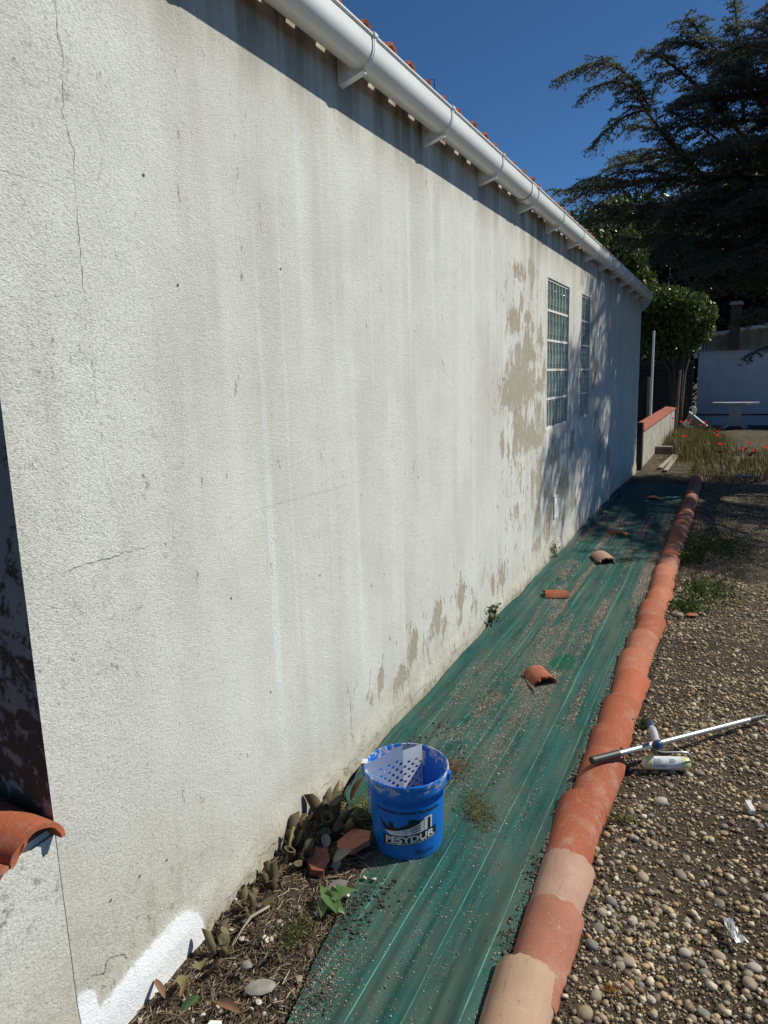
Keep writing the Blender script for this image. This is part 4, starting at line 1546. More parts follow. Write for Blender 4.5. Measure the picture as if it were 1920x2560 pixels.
for k in range(9):
    a = 62 - k * 8
    bar(0.032, 0.032 + rr_.uniform(0.03, 0.058), a, a + 2.2)
for k in range(4):
    bar(0.100, 0.100 + rr_.uniform(0.018, 0.036), 62 - k * 9, 65 - k * 9)
t = 0.107
while t < 0.142:
    w = rr_.choice((0.0007, 0.0012, 0.0018))
    bar(t, t + w, -18, 18)
    t += w + rr_.choice((0.0008, 0.0014))
mk('small_print', V, F, M['ink_black'], roller)
# wire frame
mb = MB()
neck = Vector((1.216, 2.998, 0.108))
mb.tube([neck, neck + Vector((0.012, -0.004, -0.004)), (1.245, 3.000, 0.103), (1.300, 3.026, 0.103), (1.325, 3.040, 0.100), (1.342, 3.050, 0.085), (1.349, 3.058, 0.055), (1.346, 3.066, 0.040), B], 0.0036, 8)
mb.build('wire_frame', M['alu'], roller, smooth=True)
M['handle_blue'] = simple('dark blue handle', (0.018, 0.040, 0.110), 0.4, 0.1, 12)
M['handle_grey'] = simple('grey handle', (0.40, 0.42, 0.45), 0.45, 0.08, 12)
Hn = Vector((1.216, 3.008, 0.106))
Ht = Vector((1.160, 3.155, 0.158))
hd = (Ht - Hn).normalized()
mb = MB()
hp = [(0.0, 0.006), (0.03, 0.010), (0.06, 0.0165), (0.10, 0.021), (0.16, 0.022), (0.20, 0.017), (0.25, 0.0135), (0.6, 0.0150), (0.90, 0.0125), (0.985, 0.012), (1.0, 0.008)]
mb.tube([Hn + (Ht - Hn) * t for t, r in hp], [r * 1.12 for t, r in hp], 16)
mb.build('handle_core', M['handle_blue'], roller, autosmooth=0.9)
sdh = hd.cross(Vector((0, 0, 1))).normalized()
uph = sdh.cross(hd).normalized()
if uph.z < 0:
    uph = -uph
mb = MB()
gp_ = [(0.16, 0.013), (0.19, 0.0185), (0.23, 0.0150), (0.30, 0.0130), (0.5, 0.0150), (0.66, 0.0150), (0.74, 0.0105), (0.77, 0.005)]
mb.tube([Hn + (Ht - Hn) * t + uph * 0.0056 for t, r in gp_], [r * 1.12 for t, r in gp_], 16)
mb.build('handle_grip', M['handle_grey'], roller, autosmooth=0.9)
mb = MB()
q = Hn + (Ht - Hn) * 0.93 + uph * 0.0122
mb.tube([q, q + uph * 0.0012], 0.0045, 12)
mb.build('hang_hole', M['ink_black'], roller)

# ------------------------------------------------------------------ broken tile pieces on the sheet
def shard(c, L, r, arc, rot, tilt, mat, label, seed, th=0.012, roll=0.0, dz=0.0):
    """curved piece of a barrel tile with broken ends"""
    rr = np.random.default_rng(seed)
    nn, nl = 12, 6
    V = []
    e0 = rr.normal(0, 0.008, nn + 1)
    e1 = rr.normal(0, 0.010, nn + 1)
    for off in (0, -th):
        for j in range(nl + 1):
            t = j / nl
            for i in range(nn + 1):
                a = math.pi / 2 + arc * (i / nn - 0.5)
                y = L * (t - 0.5) + e0[i] * (1 - t) + e1[i] * t
                V.append((-(r + off) * math.cos(a), y, (r + off) * math.sin(a) - r * math.cos(arc / 2)))
    m_ = nn + 1
    tot = m_ * (nl + 1)
    F = []
    for j in range(nl):
        for i in range(nn):
            a = j * m_ + i
            F += [(a, a + m_, a + m_ + 1, a + 1), (tot + a, tot + a + 1, tot + a + m_ + 1, tot + a + m_)]
    for i in range(nn):
        F += [(i, i + 1, tot + i + 1, tot + i), (nl * m_ + i, tot + nl * m_ + i, tot + nl * m_ + i + 1, nl * m_ + i + 1)]
    for j in range(nl):
        a = j * m_
        F += [(a, tot + a, tot + a + m_, a + m_), (a + nn, a + nn + m_, tot + a + nn + m_, tot + a + nn)]
    me = bpy.data.meshes.new('tile_piece')
    me.from_pydata(V, [], F)
    me.materials.append(mat)
    mark_sharp(me, 0.7)
    o = inst('tile_piece', me, None, (c[0], c[1], sheet_z(c[0], c[1]) + 0.010 + dz), (tilt, roll, rot))
    return tag(o, label, 'broken tile', 'broken barrel tile pieces on the green sheet')


shard((0.530, 3.735), 0.15, 0.080, 2.3, math.radians(38), 0.05, M['tile_orange'], 'small orange curved tile piece lying beside a dry twig on the sheet', 1, dz=0.0)
shard((0.275, 5.30), 0.17, 0.085, 1.9, math.radians(-72), 0.0, M['tile_orange'], 'bent orange tile piece standing like a little tent near the wall', 2)
shard((0.445, 6.50), 0.26, 0.120, 1.7, math.radians(25), 0.0, M['tile_pale'], 'pale pink arched tile piece at the edge of the tree shadow', 3)
shard((0.405, 7.66), 0.10, 0.200, 1.2, math.radians(3), 0.0, M['tile_orange'], 'flat orange red tile piece lying crosswise in the tree shadow', 4, dz=-0.02)
shard((0.520, 10.0), 0.20, 0.130, 1.5, math.radians(5), 0.0, M['tile_dark'], 'dark tile piece farthest along the shaded sheet', 5)


def slab_piece(pts, z, th, mat, label, seed, tilt=0.0):
    rr = np.random.default_rng(seed)
    P = []
    m_ = len(pts)
    for i in range(m_):
        a, b = np.array(pts[i]), np.array(pts[(i + 1) % m_])
        for t in (0, 0.33, 0.66):
            q = a + (b - a) * t
            if t:
                q = q + rr.normal(0, 0.0022, 2)
            P.append(q)
    c = np.mean(P, axis=0)
    k = len(P)
    V = [(p[0], p[1], z + tilt * (p[0] - c[0])) for p in P] + [(c[0] + (p[0] - c[0]) * 0.97, c[1] + (p[1] - c[1]) * 0.97, z + th + tilt * (p[0] - c[0])) for p in P]
    F = [tuple(range(k))[::-1], tuple(range(k, 2 * k))] + [(i, (i + 1) % k, k + (i + 1) % k, k + i) for i in range(k)]
    V = np.array(V) - np.array([c[0], c[1], z])
    o = mk('brick_piece', V, F, mat, world=False)
    o.location = (c[0], c[1], z)
    return tag(o, label, 'brick piece', 'broken red brick pieces by the bucket')


slab_piece([(0.205, 1.995), (0.222, 2.085), (0.300, 2.085), (0.322, 2.035), (0.290, 1.968), (0.225, 1.962)], 0.03, 0.022, M['tile_pink'], 'six cornered reddish tile piece leaning next to the blue bucket', 1, 0.12)
slab_piece([(0.160, 1.862), (0.152, 1.940), (0.190, 1.958), (0.228, 1.905), (0.233, 1.850), (0.195, 1.835)], 0.018, 0.020, M['tile_dark'], 'dark red tile piece half buried in litter in front of the stalks', 2, -0.12)

# ------------------------------------------------------------------ pebbles
def pebble_cols(k, r):
    pal = np.array([(0.33, 0.255, 0.165), (0.40, 0.35, 0.265), (0.23, 0.185, 0.13), (0.155, 0.120, 0.085), (0.27, 0.18, 0.10), (0.46, 0.42, 0.34), (0.19, 0.175, 0.15), (0.30, 0.225, 0.12), (0.12, 0.10, 0.085), (0.22, 0.135, 0.095)])
    w = np.array([0.18, 0.12, 0.15, 0.13, 0.10, 0.05, 0.10, 0.09, 0.06, 0.02])
    c = pal[r.choice(len(pal), k, p=w)]
    return np.clip(c * np.array([1.04, 1.0, 0.93]) * r.uniform(0.8, 1.95, (k, 1)), 0.02, 0.75)


def rotz(a):
    c, s = np.cos(a), np.sin(a)
    z = np.zeros_like(a)
    o = np.ones_like(a)
    return np.stack([np.stack([c, -s, z], -1), np.stack([s, c, z], -1), np.stack([z, z, o], -1)], 1)


def scatter_mesh(name, base_list, pos, size, cols, mat, parent, seed, flat=(0.45, 0.75), smooth=True, kind='stuff', tilt=0.3):
    """many small solids in one mesh"""
    r = np.random.default_rng(seed)
    k = len(pos)
    Vs, Fs, Cs = [], [], []
    off = 0
    pick = r.integers(0, len(base_list), k)
    for b, (bV, bF) in enumerate(base_list):
        id_ = np.where(pick == b)[0]
        if not len(id_):
            continue
        q = len(id_)
        S = np.stack([size[id_], size[id_] * r.uniform(0.6, 1.0, q), size[id_] * r.uniform(flat[0], flat[1], q)], -1)
        W = bV[None] * S[:, None, :]
        ta = r.normal(0, tilt, q)
        ct, st_ = np.cos(ta)[:, None], np.sin(ta)[:, None]
        W = np.stack([W[..., 0], W[..., 1] * ct - W[..., 2] * st_, W[..., 1] * st_ + W[..., 2] * ct], -1)
        W = np.einsum('kij,kvj->kvi', rotz(r.uniform(0, 6.28, q)), W) + pos[id_][:, None, :]
        nv = len(bV)
        Fs.append((bF[None] + (np.arange(q) * nv)[:, None, None]).reshape(-1, bF.shape[1]) + off)
        Vs.append(W.reshape(-1, 3))
        Cs.append(np.repeat(cols[id_], nv, 0))
        off += q * nv
    o = mk(name, np.concatenate(Vs), np.concatenate(Fs), mat, parent, smooth=smooth, cols={'Col': np.concatenate(Cs)})
    if kind:
        o['kind'] = kind
    return o


def lumpy(sub, seed, amp=0.16):
    V, F = ico(sub)
    r = np.random.default_rng(seed)
    W = V.copy()
    for _ in range(5):
        d = r.normal(0, 1, 3)
        d /= np.linalg.norm(d)
        W = W + V * (amp * r.uniform(-1, 1) * np.maximum(0, V @ d)[:, None] ** 2)
    return W, F


def angular(sub, seed):
    V, F = ico(sub)
    r = np.random.default_rng(seed)
    return V * r.uniform(0.6, 1.15, (len(V), 1)), F


n = N('pebble stone')
n.randomize()
at = n.attr('Col').outputs['Color']
f = n.noise(60, 5, 0.7)
n.set(Base_Color=n.mix(n.ramp(f, [(0.35, 0.0), (0.7, 0.45)]), at, (0.10, 0.085, 0.065)), Roughness=0.72)
n.b.inputs['Specular IOR Level'].default_value = 0.35
n.bump(n.noise(130, 4), 0.2, 0.002)
M['pebbles'] = n.m
n = N('single pebble stone')
n.randomize()
r_ = n.rand()
c = n.ramp(r_, [(0.0, (0.36, 0.29, 0.20)), (0.18, (0.45, 0.41, 0.34)), (0.34, (0.22, 0.18, 0.14)), (0.5, (0.30, 0.22, 0.14)), (0.64, (0.19, 0.18, 0.17)), (0.78, (0.29, 0.240, 0.17)), (0.9, (0.20, 0.13, 0.085)), (1.0, (0.48, 0.44, 0.36))], 'CONSTANT')
f = n.noise(45, 6, 0.7)
vein = n.noise(14, 5, 0.6, 1.0)
c = n.mix(n.ramp(f, [(0.4, 0.0), (0.7, 0.5)]), c, (0.12, 0.10, 0.075))
c = n.mix(n.ramp(vein, [(0.60, 0.0), (0.68, 0.5)]), c, (0.50, 0.46, 0.38))
n.set(Base_Color=c, Roughness=0.7)
n.b.inputs['Specular IOR Level'].default_value = 0.35
n.bump(n.noise(90, 5, 0.65), 0.25, 0.003)
M['pebble1'] = n.m

view_half = lambda y: 1.42 + 0.62 * y      # a little beyond the right edge of the view


def sample_right(k, ymin, ymax, seed, power=1.0, thr=0.0):
    r = np.random.default_rng(seed)
    out = []
    while len(out) < k:
        y = ymin + (ymax - ymin) * r.random(4000) ** power
        x = r.uniform(1.02, 4.2, 4000)
        ok = x < 1.55 + 0.46 * np.maximum(y - 1.0, 0) + 0.35
        d = fbm(x * 1.7, y * 1.7, 3, 33)
        ok &= r.random(4000) < np.clip(0.28 + 2.4 * (d - 0.36), 0.10, 1) + thr
        edge = x < 1.10
        ok &= ~(edge & (r.random(4000) < 0.5))
        out += list(zip(x[ok], y[ok]))
    return np.array(out[:k])


PB = [lumpy(1, s) for s in range(6)]
PB2 = [lumpy(2, s, 0.18) for s in range(8)]
PBA = [(np.sign(V) * np.abs(V) ** 0.7 * 0.95, F) for V, F in (angular(1, 40 + q) for q in range(3))]
P0b = [angular(1, s) for s in range(3)]
TE = [(np.array([(1, 0, -0.5), (-0.6, 0.8, -0.5), (-0.6, -0.8, -0.5), (0, 0, 0.9)], float), np.array([(0, 2, 1), (0, 1, 3), (1, 2, 3), (2, 0, 3)])), (np.array([(0.9, 0.3, -0.4), (-0.9, 0.6, -0.3), (-0.2, -0.9, -0.5), (0.2, 0.1, 0.8)], float), np.array([(0, 2, 1), (0, 1, 3), (1, 2, 3), (2, 0, 3)]))]
T0 = [(np.array([(1, 0, 0), (-1, 0, 0), (0, 1, 0), (0, -1, 0), (0, 0, 1), (0, 0, -1)], float), np.array([(0, 2, 4), (2, 1, 4), (1, 3, 4), (3, 0, 4), (2, 0, 5), (1, 2, 5), (3, 1, 5), (0, 3, 5)]))]

# 300 that show largest, one by one
r = np.random.default_rng(5)
BIG = [(1.232, 2.296, .033), (1.346, 2.364, .030), (1.470, 2.332, .027), (1.092, 2.17, .027), (1.151, 2.131, .025), (1.198, 2.186, .020), (1.133, 2.069, .024), (1.275, 2.088, .023), (1.125, 1.920, .026), (1.232, 1.911, .026), (1.165, 1.751, .029), (1.150, 1.676, .030), (1.437, 1.816, .024), (1.548, 1.959, .034), (1.562, 2.03, .026), (1.437, 1.958, .022), (1.468, 2.035, .030), (1.166, 2.567, .020), (1.366, 2.609, .020), (1.125, 2.33, .017), (1.150, 2.400, .018), (1.249, 2.787, .036), (1.145, 2.664, .028), (1.174, 2.72, .024), (1.56, 2.838, .022), (1.622, 2.891, .032), (1.371, 2.61, .020), (1.406, 2.637, .020), (1.22, 2.675, .018), (1.108, 3.86, .030)]
pts = sample_right(700, 1.25, 3.1, 21, 1.15, 0.3)
sz = np.clip(r.lognormal(math.log(0.0118), 0.30, len(pts)), 0.009, 0.024)
score = sz / np.hypot(np.hypot(pts[:, 0] - CAM.x, pts[:, 1]), 1.7)
ordr = np.argsort(-score)
single, rest = [], []
grid_used = [(x, y, s * 0.82) for x, y, s in BIG]
for i in ordr:
    x, y, s = pts[i, 0], pts[i, 1], sz[i]
    if 1.02 < x < 1.10 + s:
        continue
    if any((x - a) ** 2 + (y - b) ** 2 < (0.8 * (s + c_)) ** 2 for a, b, c_ in grid_used):
        rest.append(i)
        continue
    grid_used.append((x, y, s))
    if len(grid_used) >= 300:
        break
pm = []
for V, F in PB2:
    me = bpy.data.meshes.new('pebble')
    me.from_pydata([tuple(v) for v in V], [], [tuple(f) for f in F])
    me.polygons.foreach_set('use_smooth', np.ones(len(me.polygons), dtype=bool))
    me.materials.append(M['pebble1'])
    pm.append(me)
for i, (x, y, s) in enumerate(grid_used):
    a, b = r.uniform(0.68, 0.95), r.uniform(0.45, 0.72)
    inst('pebble', pm[i % 8], ground, (x, y, float(ground_z(x, y)) + s * b * r.uniform(0.0, 0.42)), (r.normal(0, 0.2), r.normal(0, 0.2), r.uniform(0, 6.28)), (s, s * a, s * b))

# the rest of the gravel
k = 17000
pts = sample_right(k, 1.15, 6.2, 22, 1.8, 0.30)
sz = np.clip(r.lognormal(math.log(0.0088), 0.36, k), 0.0042, 0.018)
z = ground_z(pts[:, 0], pts[:, 1]) + sz * 0.30
scatter_mesh('gravel', PB + PBA, np.column_stack([pts, z]), sz, pebble_cols(k, r), M['pebbles'], ground, 31)
k = 90000
pts = sample_right(k, 1.1, 12.0, 23, 2.0, 0.45)
sz = np.clip(r.lognormal(math.log(0.0042), 0.40, k), 0.0018, 0.010) * (1 + 0.06 * np.maximum(pts[:, 1] - 3, 0))
z = ground_z(pts[:, 0], pts[:, 1]) + sz * 0.3
scatter_mesh('fine_gravel', T0, np.column_stack([pts, z]), sz, pebble_cols(k, r), M['pebbles'], ground, 32, smooth=True)

# ------------------------------------------------------------------ grit, crumbs and soil on the sheet
def grit_density(x, y):
    st = fbm(x * 17, y * 0.75, 3, 41)
    cl = fbm(x * 3, y * 1.3, 3, 42)
    d = np.clip((st - 0.455) * 7.0, 0.02, 1) * np.clip((cl - 0.33) * 5, 0.04, 1) * np.clip((y - 1.9) / 1.6, 0.16, 1)
    path = 0.36 + 0.11 * np.sin(y * 1.75 + 0.4) - 0.02 * (y - 3)
    d = np.maximum(d, 0.95 * np.exp(-((x - path) / 0.055) ** 2) * (y > 2.6) * (y < 6.4) * np.clip((fbm(x * 16, y * 7, 3, 47) - 0.36) * 7, 0, 1))
    d = np.maximum(d, 0.8 * np.exp(-((x - 0.46) / 0.05) ** 2 - ((y - 1.50) / 0.16) ** 2))
    d = np.maximum(d, 0.35 * np.exp(-((x - 0.90) / 0.02) ** 2))
    return d


def sample_sheet(k, seed, ymin=1.0, ymax=9.0, fn=grit_density, power=1.5):
    r = np.random.default_rng(seed)
    out = []
    while len(out) < k:
        y = ymin + (ymax - ymin) * r.random(6000) ** power
        x = r.uniform(0.03, 0.91, 6000)
        iy = np.clip(np.searchsorted(yv, y), 0, len(yv) - 1)
        s = (x - XL[iy]) / (XR[iy] - XL[iy])
        ok = (s > 0.01) & (s < 0.98) & (r.random(6000) < fn(x, y))
        ok &= (x - BX) ** 2 + (y - BY) ** 2 > 0.13 ** 2
        ok &= ((x - 0.592) ** 2 + ((y - 4.03) * 0.5) ** 2 > 0.066 ** 2) | (r.random(6000) < 0.08)
        zz = SZ[iy, np.clip((s * (SC - 1)).astype(int), 0, SC - 1)]
        out += list(zip(x[ok], y[ok], zz[ok]))
    return np.array(out[:k])


k = 66000
P = sample_sheet(k, 51, power=1.15)
r = np.random.default_rng(52)
gc = np.array([(0.40, 0.30, 0.24), (0.50, 0.43, 0.36), (0.30, 0.22, 0.17), (0.62, 0.60, 0.56), (0.12, 0.09, 0.07), (0.35, 0.12, 0.07)])[r.choice(6, k, p=[.27, .22, .2, .07, .21, .03])]
sz = np.clip(r.lognormal(math.log(0.0021), 0.45, k), 0.0009, 0.0065) * (1 + 0.16 * np.maximum(P[:, 1] - 2, 0))
P[:, 2] += sz * 0.25
o = scatter_mesh('grit', TE, P, sz, gc * r.uniform(0.7, 1.2, (k, 1)), M['pebbles'], None, 53, flat=(0.3, 0.7), smooth=False)
tag(o, 'pinkish grit and paint flakes washed into streaks on the green sheet', 'grit')
k = 2400
P = sample_sheet(k, 54, fn=lambda x, y: 0.12 + 0.5 * np.clip(fbm(x * 5, y * 2, 3, 43) - 0.4, 0, 1), power=1.7)
sz = np.clip(r.lognormal(math.log(0.0022), 0.4, k), 0.001, 0.006)
P[:, 2] += sz * 0.3
o = scatter_mesh('pale_flakes', TE, P, sz, np.full((k, 3), 0.62) * r.uniform(0.6, 1.15, (k, 1)), M['pebbles'], None, 55, flat=(0.15, 0.4), smooth=False)
tag(o, 'pale paint flakes scattered over the green sheet', 'flakes')

# brown soil tracked over the sheet behind the bucket
k = 5200
P = sample_sheet(k, 58, ymin=2.35, ymax=4.3, power=1.0, fn=lambda x, y: np.clip((fbm(x * 6, y * 2.6, 3, 48) - 0.40) * 5, 0, 1) * np.exp(-((x - 0.30) / 0.22) ** 2) * np.exp(-((y - 2.95) / 0.6) ** 2))
sz = np.clip(r.lognormal(math.log(0.0026), 0.55, k), 0.001, 0.009)
o = scatter_mesh('tracked_soil', TE, P, sz, np.array([(0.060, 0.044, 0.030), (0.12, 0.085, 0.058), (0.30, 0.22, 0.16)])[r.choice(3, k, p=[.5, .3, .2])] * r.uniform(0.7, 1.4, (k, 1)), M['pebbles'], None, 56, flat=(0.4, 0.8), smooth=False)
tag(o, 'brown soil and bark crumbs strewn over the sheet just behind the bucket', 'soil')
# dark crumbly clods
clods = [(0.298, 2.833, .030, 26), (0.139, 2.884, .045, 40), (0.402, 2.68, .035, 26), (0.081, 2.92, .018, 10), (0.46, 3.185, .016, 10), (0.504, 3.203, .013, 9), (0.285, 3.134, .025, 22), (0.727, 3.274, .018, 12), (0.595, 2.624, .018, 14), (0.036, 3.43, .012, 8), (0.55, 2.12, .016, 14), (0.76, 1.62, .012, 7), (0.90, 2.18, .05, 60), (0.885, 1.83, .03, 40), (0.91, 2.72, .03, 26), (0.895, 4.0, .03, 18), (0.36, 2.86, .05, 36), (0.23, 3.02, .05, 34), (0.46, 1.86, .06, 60), (0.38, 1.80, .05, 50), (0.44, 1.70, .05, 46), (0.47, 1.42, .04, 40)]
P = []
S_ = []
for (x, y, s, c_) in clods:
    q = r.normal(0, s * 0.6, (c_ * 2, 2)) * (1.0, 1.5)
    for a, b in q:
        xx = min(max(x + a, 0.03), 0.93)
        P.append((xx, y + b, sheet_z(xx, y + b) + 0.004))
        S_.append(min(0.008, 0.0012 + s * r.uniform(0.04, 0.17) * r.random() ** 2))
P = np.array(P)
S_ = np.array(S_)
o = scatter_mesh('soil_clods', P0b, P, S_, np.array([(0.045, 0.033, 0.024)]) * r.uniform(0.6, 2.2, (len(P), 1)), M['pebbles'], None, 57, flat=(0.5, 0.9), smooth=False)
tag(o, 'dark crumbled soil clods spilt on the green sheet', 'soil')

k = 3600
y = r.uniform(0.95, 2.12, k)
iy = np.clip(np.searchsorted(yv, y), 0, len(yv) - 1)
x = XL[iy] + np.abs(r.normal(0, 0.055, k)) * (0.35 + 1.1 * vnoise(y * 4, y * 0, 17)) - 0.004
ok = (x - BX) ** 2 + (y - BY) ** 2 > 0.132 ** 2
x, y = x[ok], y[ok]
k = len(x)
sz = np.clip(r.lognormal(math.log(0.0021), 0.55, k), 0.0008, 0.009)
z = np.array([sheet_z(a, b) for a, b in zip(x, y)])
o = scatter_mesh('spilt_soil', TE, np.column_stack([x, y, z + sz * 0.2]), sz, np.array([(0.060, 0.045, 0.032), (0.115, 0.088, 0.062), (0.27, 0.21, 0.155)])[r.choice(3, k, p=[.5, .35, .15])] * r.uniform(0.7, 1.4, (k, 1)), M['pebbles'], None, 59, smooth=False)
tag(o, 'brown soil crumbs spilt over the near left edge of the green sheet', 'soil')
# soil banked along the edging tiles and debris at the sheet's edges
k = 2600
y = 1.2 + 9 * r.random(k) ** 1.5
x = np.where(r.random(k) < 0.5, 0.905 + r.normal(0, 0.010, k), 1.085 + np.abs(r.normal(0, 0.016, k)))
z = np.array([sheet_z(a, b) if a < 0.95 else float(ground_z(a, b)) for a, b in zip(x, y)])
sz = np.clip(r.lognormal(math.log(0.0042), 0.5, k), 0.0014, 0.014)
o = scatter_mesh('crumbled_soil', P0b, np.column_stack([x, y, z + 0.002]), sz, np.array([(0.060, 0.045, 0.032)]) * r.uniform(0.5, 2.4, (k, 1)), M['pebbles'], ground, 58, smooth=False)

# ------------------------------------------------------------------ litter bed by the wall
def sticks(name, P, L, R, cols, parent, seed, label=None, cat=None, pitch=0.12, kind='stuff', curl=0.35):
    """bent three sided straws lying about"""
    r = np.random.default_rng(seed)
    k = len(P)
    a = r.uniform(0, 2 * np.pi, k)
    d = np.stack([np.cos(a), np.sin(a), r.normal(0, pitch, k)], -1)
    sd_ = np.stack([-np.sin(a), np.cos(a), np.zeros(k)], -1)
    up_ = np.array([0, 0, 1.0])
    bend_ = r.normal(0, curl, k)
    rings = []
    for t in (-0.5, 0.0, 0.5):
        c0 = P + d * (L * t)[:, None] + sd_ * (bend_ * L * (0.25 - t * t))[:, None]
        w = R * (1.0 if t == 0 else 0.55)
        for (u, v) in ((1, -0.5), (-1, -0.5), (0, 1)):
            rings.append(c0 + sd_ * (w * u)[:, None] + up_ * (w * v)[:, None])
    V = np.stack(rings, 1).reshape(-1, 3)
    f = []
    for s in (0, 1):
        for q in range(3):
            f.append((s * 3 + q, s * 3 + (q + 1) % 3, s * 3 + 3 + (q + 1) % 3, s * 3 + 3 + q))
    f = np.array(f)
    F = (f[None] + (np.arange(k) * 9)[:, None, None]).reshape(-1, 4)
    o = mk(name, V, F, M['straw'], parent, cols={'Col': np.repeat(cols, 9, 0)})
    if kind:
        o['kind'] = kind
    if label:
        tag(o, label, cat)
    return o


M['straw'] = vcol('dry straw', 0.8, 0.3)


def sample_litter(k, seed):
    r = np.random.default_rng(seed)
    out = []
    while len(out) < k:
        y = r.uniform(0.9, 2.45, 3000)
        x = r.uniform(0.01, 0.5, 3000)
        xl = np.interp(y, yv, XL)
        ok = (x < xl + 0.03) & (r.random(3000) < 0.3 + 0.7 * vnoise(x * 9, y * 9, 88))
        out += list(zip(x[ok], y[ok]))
    return np.array(out[:k])


k = 4200
pts = sample_litter(k, 61)
P = np.column_stack([pts, ground_z(pts[:, 0], pts[:, 1]) + 0.003 + 0.012 * r.random(k) ** 2])
cc = np.array([(0.20, 0.14, 0.085), (0.11, 0.078, 0.050), (0.31, 0.24, 0.15), (0.055, 0.042, 0.03), (0.44, 0.38, 0.27)])[r.choice(5, k, p=[.3, .24, .2, .14, .12])]
o = sticks('dry_litter', P, np.clip(r.lognormal(math.log(0.028), 0.5, k), 0.008, 0.11), r.uniform(0.0006, 0.0022, k), cc, None, 62, 'dry brown straw and root litter covering the soil at the wall foot', 'litter')
k = 5500
pts = sample_litter(k, 63)
sz = np.clip(r.lognormal(math.log(0.0042), 0.45, k), 0.0015, 0.014)
P = np.column_stack([pts, ground_z(pts[:, 0], pts[:, 1]) + 0.002])
cc = np.array([(0.065, 0.048, 0.034), (0.12, 0.092, 0.065), (0.22, 0.18, 0.14), (0.034, 0.026, 0.02)])[r.choice(4, k, p=[.38, .27, .12, .23])]
o = scatter_mesh('crumbs', T0 + P0b[:1], P, sz, cc * r.uniform(0.7, 1.3, (k, 1)), M['pebbles'], None, 64, smooth=False) if False else None
for nm, bl, sel in (('soil_crumbs', P0b[:1], slice(0, 1600)), ('fine_crumbs', T0, slice(1600, k))):
    o = scatter_mesh(nm, bl, P[sel], sz[sel] * (1.35 if nm == 'soil_crumbs' else 0.8), cc[sel] * r.uniform(0.7, 1.3, (len(P[sel]), 1)), M['pebbles'], ground, 65, smooth=False)
# straws on the gravel
k = 3500
pts = sample_right(k, 1.2, 8.0, 66, 1.7, 0.3)
P = np.column_stack([pts, ground_z(pts[:, 0], pts[:, 1]) + 0.006])
cc = np.array([(0.26, 0.20, 0.13), (0.12, 0.088, 0.06), (0.40, 0.35, 0.26)])[r.choice(3, k, p=[.35, .5, .15])]
sticks('straws', P, np.clip(r.lognormal(math.log(0.035), 0.5, k), 0.01, 0.13), r.uniform(0.0005, 0.0014, k), cc, ground, 67)

# ---- snail shells
def snail_mesh():
    V, F = [], []
    turns, ns, nr = 2.6, 40, 8
    for i in range(ns):
        t = i / (ns - 1)
        a = turns * 2 * math.pi * t
        R = 0.62 * t ** 1.1
        rad = 0.05 + 0.40 * t ** 1.25
        c = np.array([R * math.cos(a), R * math.sin(a), 0.55 * (1 - t) ** 1.3])
        er = np.array([math.cos(a), math.sin(a), 0])
        for k in range(nr):
            b = 2 * math.pi * k / nr
            V.append(tuple(c + er * rad * math.cos(b) + np.array([0, 0, 1]) * rad * 0.95 * math.sin(b)))
        if i:
            for k in range(nr):
                F.append(((i - 1) * nr + k, (i - 1) * nr + (k + 1) % nr, i * nr + (k + 1) % nr, i * nr + k))
    F.append(tuple(range(nr))[::-1])
    me = bpy.data.meshes.new('snail_shell')
    me.from_pydata(V, [], F)
    me.polygons.foreach_set('use_smooth', np.ones(len(me.polygons), dtype=bool))
    n = N('snail shell')
    n.randomize()
    n.set(Base_Color=n.mix(n.ramp(n.wave(1.6, 'Z', 2.0), [(0.3, 0.0), (0.8, 0.4)]), n.mix(n.rand(), (0.60, 0.57, 0.50), (0.46, 0.37, 0.27)), (0.28, 0.20, 0.13)), Roughness=0.5)
    me.materials.append(n.m)
    return me


sm = snail_mesh()
SN = [(0.231, 1.694), (0.169, 1.66), (0.251, 1.675), (0.236, 1.635), (0.209, 1.616), (0.224, 1.606), (0.078, 1.535), (0.13, 1.522), (0.148, 1.521), (0.201, 1.545), (0.214, 1.538), (0.225, 1.549), (0.228, 1.563), (0.163, 1.442), (0.309, 1.425), (0.219, 1.292), (0.11, 1.306), (0.111, 1.285), (0.033, 1.263), (0.039, 1.182), (0.032, 1.159), (0.134, 1.272), (0.181, 1.235), (0.197, 1.257), (0.234, 1.249), (0.31, 1.343), (0.321, 1.313), (0.357, 1.324), (0.329, 1.336), (0.359, 1.37), (0.022, 1.634), (0.307, 1.69), (0.016, 1.657), (0.094, 1.855)]
r = np.random.default_rng(71)
for (x, y) in SN:
    s = r.uniform(0.0065, 0.0115)
    o = inst('snail_shell', sm, None, (x, y, float(ground_z(x, y)) + s * 0.8), (r.uniform(-1.3, 1.3), r.uniform(-1.3, 1.3), r.uniform(0, 6.28)), (s, s, s))
    tag(o, 'small empty whitish snail shell lying in the dry litter by the wall', 'snail shell', 'empty snail shells in the litter')
for (x, y, lab) in [(0.368, 1.90, 'white snail shell on the soil right in front of the bucket, left one'), (0.40, 1.905, 'white snail shell on the soil right in front of the bucket, right one'), (0.357, 1.80, 'single white snail shell on the dirty sheet beside the ivy sprig')]:
    o = inst('snail_shell', sm, None, (x, y, sheet_z(x, y) + 0.009), (0.6, 0.3, x * 40), (0.010, 0.010, 0.010))
    tag(o, lab, 'snail shell', 'empty snail shells in the litter')

